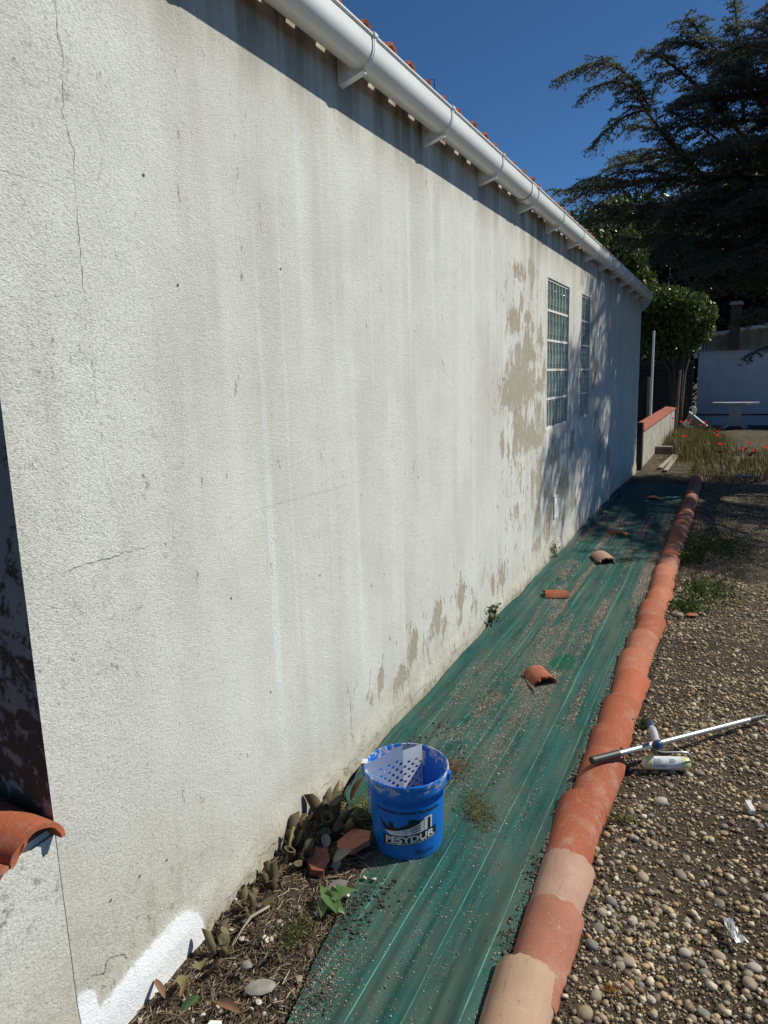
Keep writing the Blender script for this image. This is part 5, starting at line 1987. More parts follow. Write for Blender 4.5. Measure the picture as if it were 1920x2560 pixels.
# ---- cut plant stalks
n = N('old cut stalk')
n.randomize()
n.set(Base_Color=n.mix(n.rand(), n.mix(n.noise(1.0, 4, vec=n.scale((160, 160, 18))), (0.085, 0.072, 0.030), (0.19, 0.165, 0.075)), (0.085, 0.055, 0.032)), Roughness=0.75)
n.bump(n.noise(1.0, 3, vec=n.scale((400, 400, 20))), 0.4, 0.002)
M['stalk'] = n.m


def stalk(parent, base, top, rad, seed, hollow=True):
    r = random.Random(seed)
    b, t = Vector(base), Vector(top)
    d = (t - b).normalized()
    u = d.orthogonal().normalized()
    w = d.cross(u)
    nn = 12
    V, F = [], []
    cut = Vector((r.uniform(-.6, .6), r.uniform(-.6, .6), 0))
    side_ = u * math.cos(seed) + w * math.sin(seed)
    bow_ = r.uniform(0, 0.14) * (t - b).length
    rows = [(0, 1.15, 0), (0.4, 1.0, 0), (0.8, 1.0, 0), (1.0, 1.02, 1), (0.995, 0.72, 1), (0.72, 0.55, 0)]
    if not hollow:
        rows = rows[:4] + [(1.005, 0.5, 1), (1.0, 0.1, 1)]
    for (f, q, c) in rows:
        for k in range(nn):
            a = 2 * math.pi * k / nn
            o = u * math.cos(a) * rad * q * (1 + 0.12 * math.sin(2 * a + seed)) + w * math.sin(a) * rad * q * 0.66
            p = b + (t - b) * f + o + side_ * (math.sin(min(1, f) * math.pi) * bow_)
            if c:
                p = p + d * (o.dot(cut) * 2.6 + r.uniform(-1, 1) * rad * 0.16)
            V.append(tuple(p))
    for i in range(len(rows) - 1):
        for k in range(nn):
            F.append((i * nn + k, i * nn + (k + 1) % nn, (i + 1) * nn + (k + 1) % nn, (i + 1) * nn + k))
    F.append(tuple(range((len(rows) - 1) * nn, len(rows) * nn)))
    return mk('stalk', V, F, M['stalk'], parent, autosmooth=0.8)


def clump(name, center, stalks, label, seed):
    t = thing(name, (center[0], center[1], 0.0), label, 'cut plant', 'cut back plant clumps along the wall')
    r = random.Random(seed)
    for i, (x, y, h, rad) in enumerate(stalks):
        bx = center[0] + (x - center[0]) * 0.42
        by = center[1] + (y - center[1]) * 0.55
        stalk(t, (max(0.012, bx), by, -0.015), (max(0.014, x + r.uniform(-.012, .014)), y + r.uniform(-.016, .016), h * r.uniform(0.55, 0.95)), rad * r.uniform(1.05, 1.45), seed * 31 + i, r.random() < 0.6)
    return t


clump('plant_stump', (0.115, 2.10), [(0.071, 2.165, .150, .017), (0.040, 2.121, .135, .020), (0.067, 2.10, .120, .015), (0.13, 2.135, .125, .017), (0.127, 2.07, .105, .016), (0.19, 2.045, .085, .014), (0.216, 2.075, .100, .015), (0.165, 2.12, .12, .013), (0.10, 2.03, .085, .014), (0.15, 2.02, .07, .015), (0.19, 2.11, .11, .012), (0.085, 2.20, .11, .013), (0.22, 2.12, .08, .013)], 'largest clump of cut olive brown stalks, between wall and bucket', 3)
clump('plant_stump', (0.085, 1.925), [(0.018, 1.99, .120, .016), (0.035, 2.03, .115, .012), (0.030, 1.945, .115, .011), (0.075, 1.955, .095, .014), (0.070, 2.01, .12, .013), (0.098, 1.88, .075, .013), (0.120, 1.895, .080, .010), (0.145, 1.905, .085, .015), (0.121, 1.84, .060, .013), (0.150, 1.845, .055, .014), (0.158, 1.88, .065, .015), (0.09, 1.98, .10, .012), (0.05, 1.90, .085, .011)], 'middle clump of hollow cut stalks against the wall, left of the dark brick piece', 5)
clump('plant_stump', (0.080, 1.760), [(0.073, 1.80, .070, .013), (0.060, 1.760, .060, .012), (0.100, 1.750, .050, .014), (0.045, 1.79, .05, .010)], 'small group of three or four cut stalks at the wall', 7)
clump('plant_stump', (0.085, 1.62), [(0.023, 1.675, .055, .010), (0.067, 1.672, .050, .009), (0.103, 1.640, .060, .0105), (0.150, 1.660, .060, .012), (0.114, 1.68, .040, .009), (0.075, 1.60, .040, .011), (0.1, 1.59, .045, .011), (0.13, 1.62, .04, .010)], 'short brown stubs in the litter before the white paint strip', 9)
clump('plant_stump', (0.095, 1.47), [(0.055, 1.525, .030, .010), (0.078, 1.515, .025, .010), (0.110, 1.480, .040, .012), (0.062, 1.44, .055, .0095), (0.134, 1.445, .050, .011), (0.145, 1.40, .035, .010)], 'nearest low stubs with one pale green stalk beside the painted wall foot', 11)

# ---- leaves
def leaf_mesh(name, L, W, mat, fold=0.25, curl=0.3, lobes=0.0, n=9, point=1.0, seed=0):
    r = random.Random(seed)
    V, F = [], []
    for i in range(n + 1):
        t = i / n
        w = W * 0.5 * (math.sin(math.pi * min(1, t * 0.96 + 0.04) ** point) ** 0.8)
        if lobes:
            w *= 1 + lobes * math.sin(t * math.pi * 3.2)
        y = L * t
        z = curl * L * math.sin(t * 2.2) * 0.4
        for k, s in enumerate((-1, -0.5, 0, 0.5, 1)):
            V.append((w * s, y, z + abs(s) * w * fold + r.uniform(-1, 1) * 0.015 * W))
    for i in range(n):
        for k in range(4):
            a = i * 5 + k
            F.append((a, a + 1, a + 6, a + 5))
    me = bpy.data.meshes.new(name)
    me.from_pydata(V, [], F)
    me.polygons.foreach_set('use_smooth', np.ones(len(me.polygons), dtype=bool))
    me.materials.append(mat)
    return me


def leaf_mat(name, c, c2, rough=0.45, trans=0.25):
    n = N(name)
    n.randomize()
    col = n.mix(n.ramp(n.noise(45, 4, 0.6), [(0.35, 0), (0.65, 1)]), c2, c)
    n.set(Base_Color=col, Roughness=rough)
    if trans:
        add_translucent(n, col, trans)
    return n.m


M['ivy'] = leaf_mat('green ivy leaf', (0.105, 0.190, 0.055), (0.070, 0.140, 0.040))
M['dead'] = leaf_mat('dry brown leaf', (0.24, 0.115, 0.055), (0.16, 0.085, 0.045), 0.7, 0.1)
M['yellowing'] = leaf_mat('yellowing leaf', (0.24, 0.215, 0.075), (0.15, 0.135, 0.05), 0.6, 0.15)
M['greyleaf'] = leaf_mat('grey withered leaf', (0.23, 0.22, 0.19), (0.16, 0.15, 0.125), 0.8, 0.1)
ivy = thing('ivy_sprig', (0.315, 1.735, 0.01), 'green ivy sprig with pointed leaves lying at the torn sheet edge', 'ivy')
def ivy_leaf(seed):
    rr = random.Random(seed)
    half = [(0.0, 0.02), (0.16, -0.06), (0.40, 0.10), (0.30, 0.34), (0.27, 0.46), (0.19, 0.62), (0.09, 0.82), (0.0, 1.0)]
    V, F = [], []
    for i, (w, y) in enumerate(half):
        w *= rr.uniform(0.9, 1.1)
        for s_ in (-1, -0.5, 0, 0.5, 1):
            V.append((w * s_, y + 0.01 * rr.uniform(-1, 1), 0.16 * abs(s_) * w * 1.6 - 0.20 * y * y + 0.015 * rr.uniform(-1, 1)))
    for i in range(len(half) - 1):
        for q in range(4):
            a = i * 5 + q
            F.append((a, a + 1, a + 6, a + 5))
    me = bpy.data.meshes.new('leaf')
    me.from_pydata(V, [], F)
    me.polygons.foreach_set('use_smooth', np.ones(len(me.polygons), dtype=bool))
    me.materials.append(M['ivy'])
    return me


lm = [ivy_leaf(s) for s in (1, 2, 3)]
for (x, y, z, L, a, tx) in [(0.325, 1.748, .045, .085, -2.4, .15), (0.330, 1.742, .050, .080, -0.9, .25), (0.315, 1.725, .035, .060, -2.9, -.05), (0.318, 1.73, .032, .055, 2.7, -.15), (0.318, 1.738, .040, .060, 1.0, .3), (0.335, 1.735, .028, .055, -1.7, -.2)]:
    inst('leaf', lm[int(L * 1000) % 3], ivy, (x - 0.315, y - 1.735, z - 0.01), (tx, 0.15, a), (L, L, L))
mb = MB()
mb.tube([(0.235, 1.79, 0.012), (0.28, 1.765, 0.028), (0.318, 1.742, 0.042), (0.335, 1.735, 0.045)], 0.0016, 6)
mb.tube([(0.318, 1.742, 0.042), (0.316, 1.728, 0.036)], 0.0012, 6)
mb.build('stem', M['stalk'], ivy, smooth=True)
DL = leaf_mesh('dead_leaf', 1.0, 0.26, M['dead'], 0.5, 0.35, 0.0, 8, 0.9, 7)
GLm = leaf_mesh('withered_leaf', 1.0, 0.6, M['greyleaf'], 0.3, 0.2, 0.0, 8, 0.9, 8)
YLm = leaf_mesh('yellow_leaf', 1.0, 0.62, M['yellowing'], 0.35, 0.5, 0.05, 8, 0.9, 9)
IV2 = leaf_mesh('green_leaf', 1.0, 0.5, M['ivy'], 0.25, 0.5, 0.0, 8, 0.9, 10)
for (me, x, y, z, L, rz, rx, lab, cat) in [
        (DL, 0.36, 1.765, .020, .070, 1.9, .8, 'pointed reddish dry leaf standing up behind the ivy sprig', 'dry leaf'),
        (GLm, 0.292, 1.77, .015, .085, -0.6, .25, 'grey withered leaf lying under the ivy sprig', 'dry leaf'),
        (YLm, 0.100, 1.368, .030, .070, -2.3, .3, 'upper yellow green limp leaf at the foot of the painted strip', 'leaf'),
        (YLm, 0.090, 1.325, .022, .070, -2.6, .2, 'lower crumpled yellow leaf at the foot of the painted strip', 'leaf'),
        (DL, 0.115, 1.262, .014, .050, 0.4, .15, 'narrow orange brown dry leaf near the bottom of the painted strip', 'dry leaf'),
        (DL, 0.075, 1.245, .010, .080, 1.2, .0, 'long dull brown dry leaf flat by the painted strip', 'dry leaf'),
        (IV2, 0.150, 1.225, .020, .065, -0.9, .4, 'dark green broad leaf at the bottom edge of the photo', 'leaf'),
        (IV2, 0.298, 1.530, .022, .055, -2.6, .7, 'single bright green upright leaf under the moss tuft', 'leaf'),
        (DL, 0.225, 1.290, .020, .105, -1.75, .12, 'long upright orange brown dry leaf in the middle of the litter', 'dry leaf'),
        (DL, 0.29, 1.315, .016, .045, 2.7, .3, 'curled dark brown leaf beside the flat grey stone', 'dry leaf'),
        (GLm, 0.245, 1.90, .045, .080, -1.1, .5, 'pale narrow withered leaf standing between the two brick pieces', 'dry leaf'),
        (GLm, 0.262, 1.885, .022, .050, 0.4, .2, 'small grey withered leaf in front of the six cornered brick piece', 'dry leaf'),
        (DL, 0.130, 2.24, .045, .11, -0.4, .9, 'thin orange brown leaf leaning on the wall above the stalks', 'dry leaf'),
        (GLm, 0.175, 1.965, .03, .06, 0.6, .3, 'whitish leaf scrap between the stalk clumps', 'dry leaf')]:
    o = inst(me.name, me, None, (x, y, max(z, float(ground_z(x, y)) + 0.008)), (rx, 0.2, rz), (L, L, L))
    tag(o, lab, cat)
# long dry blade hanging from the middle clump
mb = MB()
mb.tube([(0.047, 1.955, .085), (0.060, 1.91, .060), (0.075, 1.865, .020), (0.085, 1.83, .006)], [.006, .005, .0035, .001], 5)
tag(mb.build('dry_blade', M['yellowing'], smooth=True), 'limp yellowish blade hanging from the middle stalk clump', 'dry leaf')
# long thick straw
mb = MB()
mb.tube([(0.155, 1.640, .030), (0.130, 1.575, .032), (0.128, 1.53, .022), (0.136, 1.47, .012)], [.0045, .005, .003, .002], 6)
tag(mb.build('straw', M['wood_pale'], smooth=True), 'long pale forked straw lying across the short stubs', 'straw')
mb = MB()
mb.tube([(0.20, 2.035, .052), (0.25, 2.030, .050), (0.29, 2.045, .062), (0.325, 2.06, .085)], .0011, 5)
tag(mb.build('root', M['wood_pale'], smooth=True), 'thin pale root lying over the six cornered brick piece', 'root')
# stones in the litter
def stone(name, c, s, mat, label, seed, cat='stone'):
    V, F = lumpy(2, seed, 0.3)
    V = V * np.array(s)
    o = mk(name, V, F, mat, world=False, autosmooth=0.5)
    o.location = c
    o.rotation_euler = (0.1, -0.1, seed * 1.3)
    return tag(o, label, cat)


stone('flat_stone', (0.305, 1.378, 0.018), (0.045, 0.03, 0.013), M['greystone'], 'flat grey stone chip beside the sheet edge in the litter', 3)
stone('flat_stone', (0.225, 1.425, 0.016), (0.022, 0.016, 0.012), M['greystone'], 'small crumbly grey stone chip in the middle of the litter', 5)
mb = MB()
V = [(0.245, 1.235, .020), (0.275, 1.245, .022), (0.292, 1.222, .014), (0.285, 1.17, .010), (0.245, 1.175, .012)]
k = len(V)
V2 = V + [(x, y, z - 0.0012) for x, y, z in V]
mb.add(V2, [tuple(range(k)), tuple(range(k, 2 * k))[::-1]] + [(i, k + i, k + (i + 1) % k, (i + 1) % k) for i in range(k)])
tag(mb.build('paper_scrap', M['pvc']), 'white scrap of card at the bottom edge of the photo', 'paper')

# ---- moss tuft, little weeds, grass tufts: clumps of small leaves
M['moss'] = vcol('small weed leaf', 0.6, 0.3, trans=0.3)


def weedlets(name, c, rx, ry, h, k, leaf, col, label, cat, seed, upright=0.5, group=None):
    r = np.random.default_rng(seed)
    P = np.stack([c[0] + r.normal(0, rx, k), c[1] + r.normal(0, ry, k), c[2] + h * r.random(k) ** 1.4], -1)
    V, F = leaf_cloud(P, leaf, r, upright)
    cc = np.repeat(np.array(col)[None] * r.uniform(0.55, 1.5, (k, 1)), 4, 0)
    o = mk(name, V, F, M['moss'], cols={'Col': cc})
    return tag(o, label, cat, group)


def leaf_cloud(P, size, r, upright=0.0, aspect=0.45):
    """one bent diamond leaf per point"""
    k = len(P)
    size = np.broadcast_to(size, (k,)) * r.uniform(0.6, 1.4, k)
    d = r.normal(0, 1, (k, 3))
    d[:, 2] = d[:, 2] * (1 - upright) + upright * 1.5
    d /= np.linalg.norm(d, axis=1)[:, None]
    e = np.cross(d, r.normal(0, 1, (k, 3)))
    e /= np.linalg.norm(e, axis=1)[:, None] + 1e-9
    nrm = np.cross(d, e)
    a = P - d * (size * 0.5)[:, None]
    b = P + e * (size * aspect * 0.5)[:, None] + nrm * (size * 0.08)[:, None]
    c = P + d * (size * 0.5)[:, None]
    q = P - e * (size * aspect * 0.5)[:, None] + nrm * (size * 0.08)[:, None]
    V = np.stack([a, b, c, q], 1).reshape(-1, 3)
    F = np.arange(k * 4).reshape(k, 4)
    return V, F


weedlets('moss_tuft', (0.280, 1.615, 0.004), 0.028, 0.045, 0.035, 900, 0.008, (0.095, 0.115, 0.035), 'low yellow green mossy weed below the ivy sprig', 'moss', 81)
weedlets('weed', (0.030, 4.47, 0.02), 0.014, 0.045, 0.16, 130, 0.034, (0.075, 0.10, 0.040), 'small green weed growing at the wall foot by the sheet edge', 'weed', 82, 0.3)
weedlets('weed', (0.030, 6.35, 0.02), 0.014, 0.05, 0.17, 110, 0.030, (0.070, 0.095, 0.035), 'small weed at the wall foot where the tree shadow starts', 'weed', 83, 0.3)
weedlets('weed', (1.118, 3.42, 0.0), 0.022, 0.03, 0.035, 130, 0.022, (0.070, 0.085, 0.03), 'small grassy weed beside the orange tiles behind the metal pole', 'weed', 84, 0.5)
weedlets('weed', (1.13, 2.60, 0.0), 0.02, 0.02, 0.03, 60, 0.022, (0.16, 0.15, 0.05), 'small yellowish weed among pebbles beside the second orange tile', 'weed', 85, 0.3)
weedlets('lichen_clump', (1.205, 1.775, 0.012), 0.010, 0.008, 0.014, 160, 0.008, (0.30, 0.14, 0.02), 'little rusty orange flower head lying among the pebbles', 'dried flower', 86, 0.3)
for i, (x, y, sx, lab) in enumerate([(1.30, 7.45, .16, 'largest low green grass patch on the ground right of the tiles'), (1.14, 6.85, .06, 'small grass patch hugging the tiles near the tree shadow'), (1.20, 5.35, .05, 'thin grass tuft beside the salmon tiles, nearest of the grass patches'), (1.33, 5.85, .10, 'sparse grass patch right of the salmon tiles')]):
    weedlets('grass_tuft', (x, y, 0.0), sx, sx * 1.6, 0.05, int(300 + sx * 4200), 0.035, (0.075, 0.10, 0.028), lab, 'grass', 87 + i, 0.75, 'grass patches beside the tile row')['kind'] = 'stuff'
# clippings on the sheet
k = 420
P = np.stack([0.60 + r.normal(0, 0.045, k), 2.42 + r.normal(0, 0.05, k), np.zeros(k)], -1)
P[:, 1] -= (P[:, 0] - 0.6) * 0.8
P[:, 2] = [sheet_z(a, b) + 0.006 for a, b in P[:, :2]]
sticks('plant_clippings', P, r.uniform(0.012, 0.05, k), r.uniform(0.0006, 0.0014, k), np.array([(0.105, 0.110, 0.045)]) * r.uniform(0.5, 1.6, (k, 1)), None, 91, 'withered green clippings on the sheet behind the bucket', 'clippings')
k = 500
P = np.stack([0.215 + r.normal(0, 0.03, k), 2.235 + r.normal(0, 0.055, k), 0.012 + 0.05 * r.random(k)], -1)
sticks('withered_grass', P, r.uniform(0.02, 0.07, k), r.uniform(0.0008, 0.0018, k), np.array([(0.17, 0.165, 0.065)]) * r.uniform(0.5, 1.5, (k, 1)), None, 92, 'tangle of withered yellow green grass between the stalks and the bucket', 'grass', 0.6)
k = 260
P = np.stack([0.375 + r.normal(0, 0.06, k), 2.66 + r.normal(0, 0.05, k), np.full(k, 0.02)], -1)
sticks('dead_needles', P, r.uniform(0.02, 0.06, k), r.uniform(0.0006, 0.0012, k), np.array([(0.15, 0.085, 0.05)]) * r.uniform(0.5, 1.5, (k, 1)), None, 93, 'small heap of dead brown needles behind the bucket', 'litter')
mb = MB()
for q in range(4):
    mb.tube([(0.46 + .012 * q, 3.70 - 0.02 * q, .018), (0.50 + .008 * q, 3.62, .016), (0.545, 3.575 - .01 * q, .012)], .0022, 5)
tag(mb.build('twig', M['wood_grey'], smooth=True), 'dry splayed twig in front of the nearest tile piece', 'twig')
# foil, bits on the gravel
rr = np.random.default_rng(95)
u = np.linspace(0, 1, 9)
U, W_ = np.meshgrid(u, u, indexing='ij')
V = np.stack([1.475 + 0.042 * U * (0.5 + 0.6 * vnoise(W_ * 4, W_ * 0, 5)) + 0.035 * W_, 2.165 - 0.085 * W_ + 0.015 * U, 0.020 + rr.uniform(0, 0.020, U.shape)], -1).reshape(-1, 3)
tag(mk('foil_scrap', V, grid_faces(9, 9), simple('crumpled foil', (0.6, 0.6, 0.6), 0.35, 0.05, 10, metal=0.6)), 'crumpled silvery foil scrap among the pebbles at the right edge', 'foil')
stone('red_stone', (1.245, 5.19, 0.012), (0.055, 0.035, 0.014), M['tile_salmon'], 'flat reddish stone beside the salmon tiles', 8)
stone('pale_stone', (1.150, 5.17, 0.012), (0.060, 0.028, 0.014), M['greystone'], 'flat pale grey stone left of the flat reddish stone', 9)
mb = MB()
mb.obox((1.565, 2.845, 0.02), (0.010, 0.004, 0), (-0.010, 0.026, 0.004), (0, -0.001, 0.012), 0.2)
tag(mb.build('rubble_piece', M['mortar']), 'small squared whitish rubble piece on the gravel at the right', 'rubble')

# ------------------------------------------------------------------ background: block wall, posts, boards
bw = thing('block_wall', (-0.06, 13.3, 0), 'low grey block wall with red tile coping beyond the house corner', 'wall')
M['coping'] = simple('red coping tile', (0.33, 0.095, 0.055), 0.8, 0.3, 8, 0.3, 60)
mb = MB()
mb.box(-0.145, 0.030, 13.22, 20.9, -0.05, 0.645)
mb.build('mortar_core', M['greystone'], bw)
bmesh_block = MB().box(0, 0.008, 0.006, 0.494, 0.006, 0.208, 0.003)
bme = None
for rw in range(3):
    for k in range(-1, 16):
        y0 = 13.22 + 0.5 * k + (0.25 if rw % 2 else 0)
        ya, yb = max(y0, 13.22), min(y0 + 0.5, 20.9)
        if yb - ya < 0.06:
            continue
        mb = MB()
        mb.box(0.028, 0.040 + 0.003 * random.random(), ya + 0.005, yb - 0.005, rw * 0.215 + 0.005, rw * 0.215 + 0.21, 0.003)
        mb.build('block', M['block'], bw)
for k in range(26):
    y0 = 13.20 + 0.298 * k
    mb = MB()
    z = 0.652 + 0.004 * random.random()
    mb.add([(-0.185, y0, z + 0.030), (0.070, y0, z), (0.070, y0 + 0.292, z), (-0.185, y0 + 0.292, z + 0.030), (-0.185, y0, z + 0.068), (0.072, y0, z + 0.030), (0.072, y0 + 0.292, z + 0.030), (-0.185, y0 + 0.292, z + 0.068)],
           [(0, 3, 2, 1), (4, 5, 6, 7), (0, 1, 5, 4), (2, 3, 7, 6), (1, 2, 6, 5), (0, 4, 7, 3)])
    mb.build('coping_tile', M['coping'], bw)
mb = MB()
mb.box(-0.10, 0.066, 12.98, 13.14, -0.05, 0.82, 0.008)
tag(mb.build('timber_post', M['wood_dark']), 'short dark square timber post between house corner and block wall', 'post')
mb = MB()
mb.box(-0.02, 0.37, 15.60, 15.82, -0.02, 0.075, 0.006)
o = mb.build('sleeper', M['wood_grey'])
tag(o, 'short thick dark timber lying against the block wall, lower one', 'timber')
mb = MB()
mb.box(-0.01, 0.38, 15.62, 15.86, 0.078, 0.150, 0.006)
tag(mb.build('sleeper', M['wood_grey']), 'short thick timber lying against the block wall, upper one', 'timber')
for i, (xa, ya, xb, yb, lab) in enumerate([(0.36, 13.1, 0.44, 15.2, 'pale narrow board lying on soil, left of the pair'), (0.475, 12.75, 0.50, 15.1, 'pale narrow board lying on soil, right of the pair')]):
    a, b = Vector((xa, ya, 0.03)), Vector((xb, yb, 0.035))
    d = (b - a) / 2
    s = Vector((0.032, 0, 0))
    mb = MB()
    mb.obox(tuple((a + b) / 2), tuple(d), tuple(s), (0, 0, 0.012))
    tag(mb.build('board', M['wood_pale']), lab, 'board')
mb = MB()
mb.tube([(-0.20, 17.0, 0.0), (-0.20, 17.0, 2.55)], 0.024, 12)
tag(mb.build('white_pole', M['pvc'], autosmooth=0.8), 'slim white upright pole behind the block wall', 'pole')
mb = MB()
mb.box(-0.30, -0.23, 17.05, 17.12, 0.0, 1.55, 0.004)
tag(mb.build('fence_stake', M['wood_grey']), 'grey wooden stake just left of the white pole', 'stake')
mb = MB()
mb.obox((0.185, 19.6, 0.83), (0.028, 0, -0.0), (0, 0.045, 0), (0.022, 0, 0.86), 0.03)
tag(mb.build('wooden_post', M['wood_grey']), 'weathered upright wooden post at the far end of the block wall', 'post')
mb = MB()
mb.tube([(0.40, 15.0, 0.0), (0.42, 15.02, 0.3), (0.47, 15.05, 0.95)], 0.006, 6)
tag(mb.build('iron_rod', M['rust'], smooth=True), 'thin rusty rod sticking up by the timbers', 'rod')
M['blue'] = simple('blue plastic', (0.012, 0.075, 0.30), 0.45, 0.1, 8)
mb = MB()
mb.box(1.54, 1.79, 12.36, 12.44, -0.01, 0.035, 0.006)
tag(mb.build('blue_strip', M['blue']), 'blue plastic strip lying on the ground at the shadow edge', 'plastic strip')

# tilted grey panel with a curved tube handle behind the poppies
ch = thing('folded_seat', (0.55, 20.5, 0.3), 'grey slatted panel with a curved white tube handle, tilted behind the poppies', 'garden chair')
M['grey_metal'] = simple('grey panel', (0.22, 0.24, 0.25), 0.5, 0.15, 8)
mb = MB()
mb.add([(0.42, 20.45, 0.60), (0.88, 20.45, 0.22), (0.70, 20.6, 0.02), (0.34, 20.6, 0.32), (0.43, 20.48, 0.62), (0.89, 20.48, 0.24), (0.71, 20.63, 0.04), (0.35, 20.63, 0.34)],
       [(0, 3, 2, 1), (4, 5, 6, 7), (0, 1, 5, 4), (2, 3, 7, 6), (1, 2, 6, 5), (0, 4, 7, 3)])
mb.build('panel', M['grey_metal'], ch)
mb = MB()
mb.tube([(0.42, 20.5, 0.68), (0.47, 20.5, 0.725), (0.53, 20.5, 0.73), (0.58, 20.5, 0.69), (0.585, 20.5, 0.60), (0.55, 20.5, 0.50), (0.47, 20.5, 0.38), (0.36, 20.5, 0.25)], 0.013, 8)
mb.build('tube_handle', M['pvc'], ch, smooth=True)
mb = MB()
mb.obox((0.36, 20.42, 0.30), (0.05, 0, 0.06), (0, 0.02, 0), (-0.05, 0, 0.05))
mb.obox((0.46, 20.40, 0.20), (0.07, 0, -0.03), (0, 0.02, 0), (0.02, 0, 0.04))
mb.build('white_cover', M['pvc'], ch)

# ------------------------------------------------------------------ poppies and rough grass
M['grassv'] = vcol('grass blade', 0.6, 0.3, trans=0.25)


def blades(name, P, h, w, cols, seed, lean=0.35, label=None, cat=None):
    r = np.random.default_rng(seed)
    k = len(P)
    a = r.uniform(0, 6.28, k)
    d = np.stack([np.cos(a), np.sin(a), np.zeros(k)], -1)
    s = np.stack([-np.sin(a), np.cos(a), np.zeros(k)], -1)
    ln = np.abs(r.normal(0, lean, k))
    p1 = P + d * (h * ln * 0.3)[:, None] + np.array([0, 0, 1.0]) * (h * 0.55)[:, None]
    p2 = P + d * (h * ln)[:, None] + np.array([0, 0, 1.0]) * (h * (1 - 0.3 * ln))[:, None]
    V = np.stack([P - s * w, P + s * w, p1 + s * w * 0.8, p1 - s * w * 0.8, p2], 1).reshape(-1, 3)
    i = (np.arange(k) * 5)[:, None]
    F3 = np.concatenate([i + np.array([[0, 1, 2]]), i + np.array([[0, 2, 3]]), i + np.array([[3, 2, 4]])])
    o = mk(name, V, F3, M['grassv'], cols={'Col': np.repeat(cols, 5, 0)})
    o['kind'] = 'stuff'
    if label:
        tag(o, label, cat)
    return o


r = np.random.default_rng(101)
k = 9000
cen = [(0.50, 17.6, .20, 1.2), (0.75, 17.0, .25, 1.0), (0.95, 16.5, .22, 1.0), (0.62, 16.2, .16, 0.5)]
ci = r.integers(0, len(cen), k)
P = np.array([(cen[i][0] + r.normal(0, cen[i][2]), cen[i][1] + r.normal(0, cen[i][3]), 0.0) for i in ci])
P[:, 0] = np.maximum(P[:, 0], 0.12 + 0.05 * r.random(k))
low = P[:, 1] < 16.0 + 0.3 * r.random(k)
P[low, 0] = np.maximum(P[low, 0], 0.46 + 0.3 * r.random(low.sum()))
h = np.clip(r.normal(0.26, 0.09, k), 0.08, 0.52)
gcs = np.array([(0.17, 0.150, 0.045), (0.10, 0.115, 0.034), (0.25, 0.20, 0.085)])[r.choice(3, k, p=[.45, .3, .25])] * r.uniform(0.6, 1.3, (k, 1))
blades('tall_grass', P, h, 0.006, gcs, 102, 0.4, 'bushy mound of yellow green grass and poppy foliage beside the block wall', 'grass')
k = 9000
P = np.stack([r.uniform(0.85, 3.6, k), r.uniform(11.9, 19.5, k), np.zeros(k)], -1)
keep = (fbm(P[:, 0] * 1.3, P[:, 1] * 0.7, 3, 77) > 0.37) & (P[:, 1] < 14.8 + 2 * r.random(k))
P = P[keep]
k = len(P)
P[:, 2] = ground_z(P[:, 0], P[:, 1])
h = np.clip(r.normal(0.10, 0.05, k), 0.03, 0.28)
gcs = np.array([(0.15, 0.130, 0.045), (0.11, 0.11, 0.034), (0.25, 0.20, 0.095)])[r.choice(3, k, p=[.4, .3, .3])] * r.uniform(0.6, 1.3, (k, 1))
blades('rough_grass', P, h, 0.007, gcs, 103, 0.6, 'patchy dry grass on the sunlit ground beyond the edging tiles', 'grass')
k = 900
P = np.stack([r.uniform(0.1, 3.4, k), r.uniform(12.6, 19.5, k), np.zeros(k)], -1)
P[:, 2] = ground_z(P[:, 0], P[:, 1]) + 0.01
sticks('dry_stalks', P, r.uniform(0.05, 0.30, k), r.uniform(0.002, 0.005, k), np.array([(0.26, 0.20, 0.13)]) * r.uniform(0.4, 1.4, (k, 1)), ground, 104)


def poppy_meshes():
    V, F = [], []
    for q in range(4):
        a = q * math.pi / 2
        o = len(V)
        for i in range(4):
            t = i / 3
            wv_ = (0.2, 0.75, 0.95, 0.55)[i]
            rad = 0.15 + 0.95 * t
            zz = 0.75 * t ** 1.5 - 0.1
            for s in (-1, 0, 1):
                aa = a + s * wv_ * 0.72
                V.append((rad * math.cos(aa), rad * math.sin(aa), zz + 0.06 * (s == 0)))
        for i in range(3):
            for s in range(2):
                b = o + i * 3 + s
                F.append((b, b + 1, b + 4, b + 3))
    me = bpy.data.meshes.new('petals')
    me.from_pydata(V, [], F)
    n = N('red poppy petal')
    n.set(Base_Color=(0.62, 0.022, 0.018), Roughness=0.5)
    add_translucent(n, (0.75, 0.03, 0.02), 0.45)
    me.materials.append(n.m)
    V, F = ico(1)
    c = bpy.data.meshes.new('seed_head')
    c.from_pydata([tuple(v * 0.22 + np.array([0, 0, 0.12])) for v in V], [], [tuple(f) for f in F])
    c.materials.append(M['ink_black'])
    return me, c


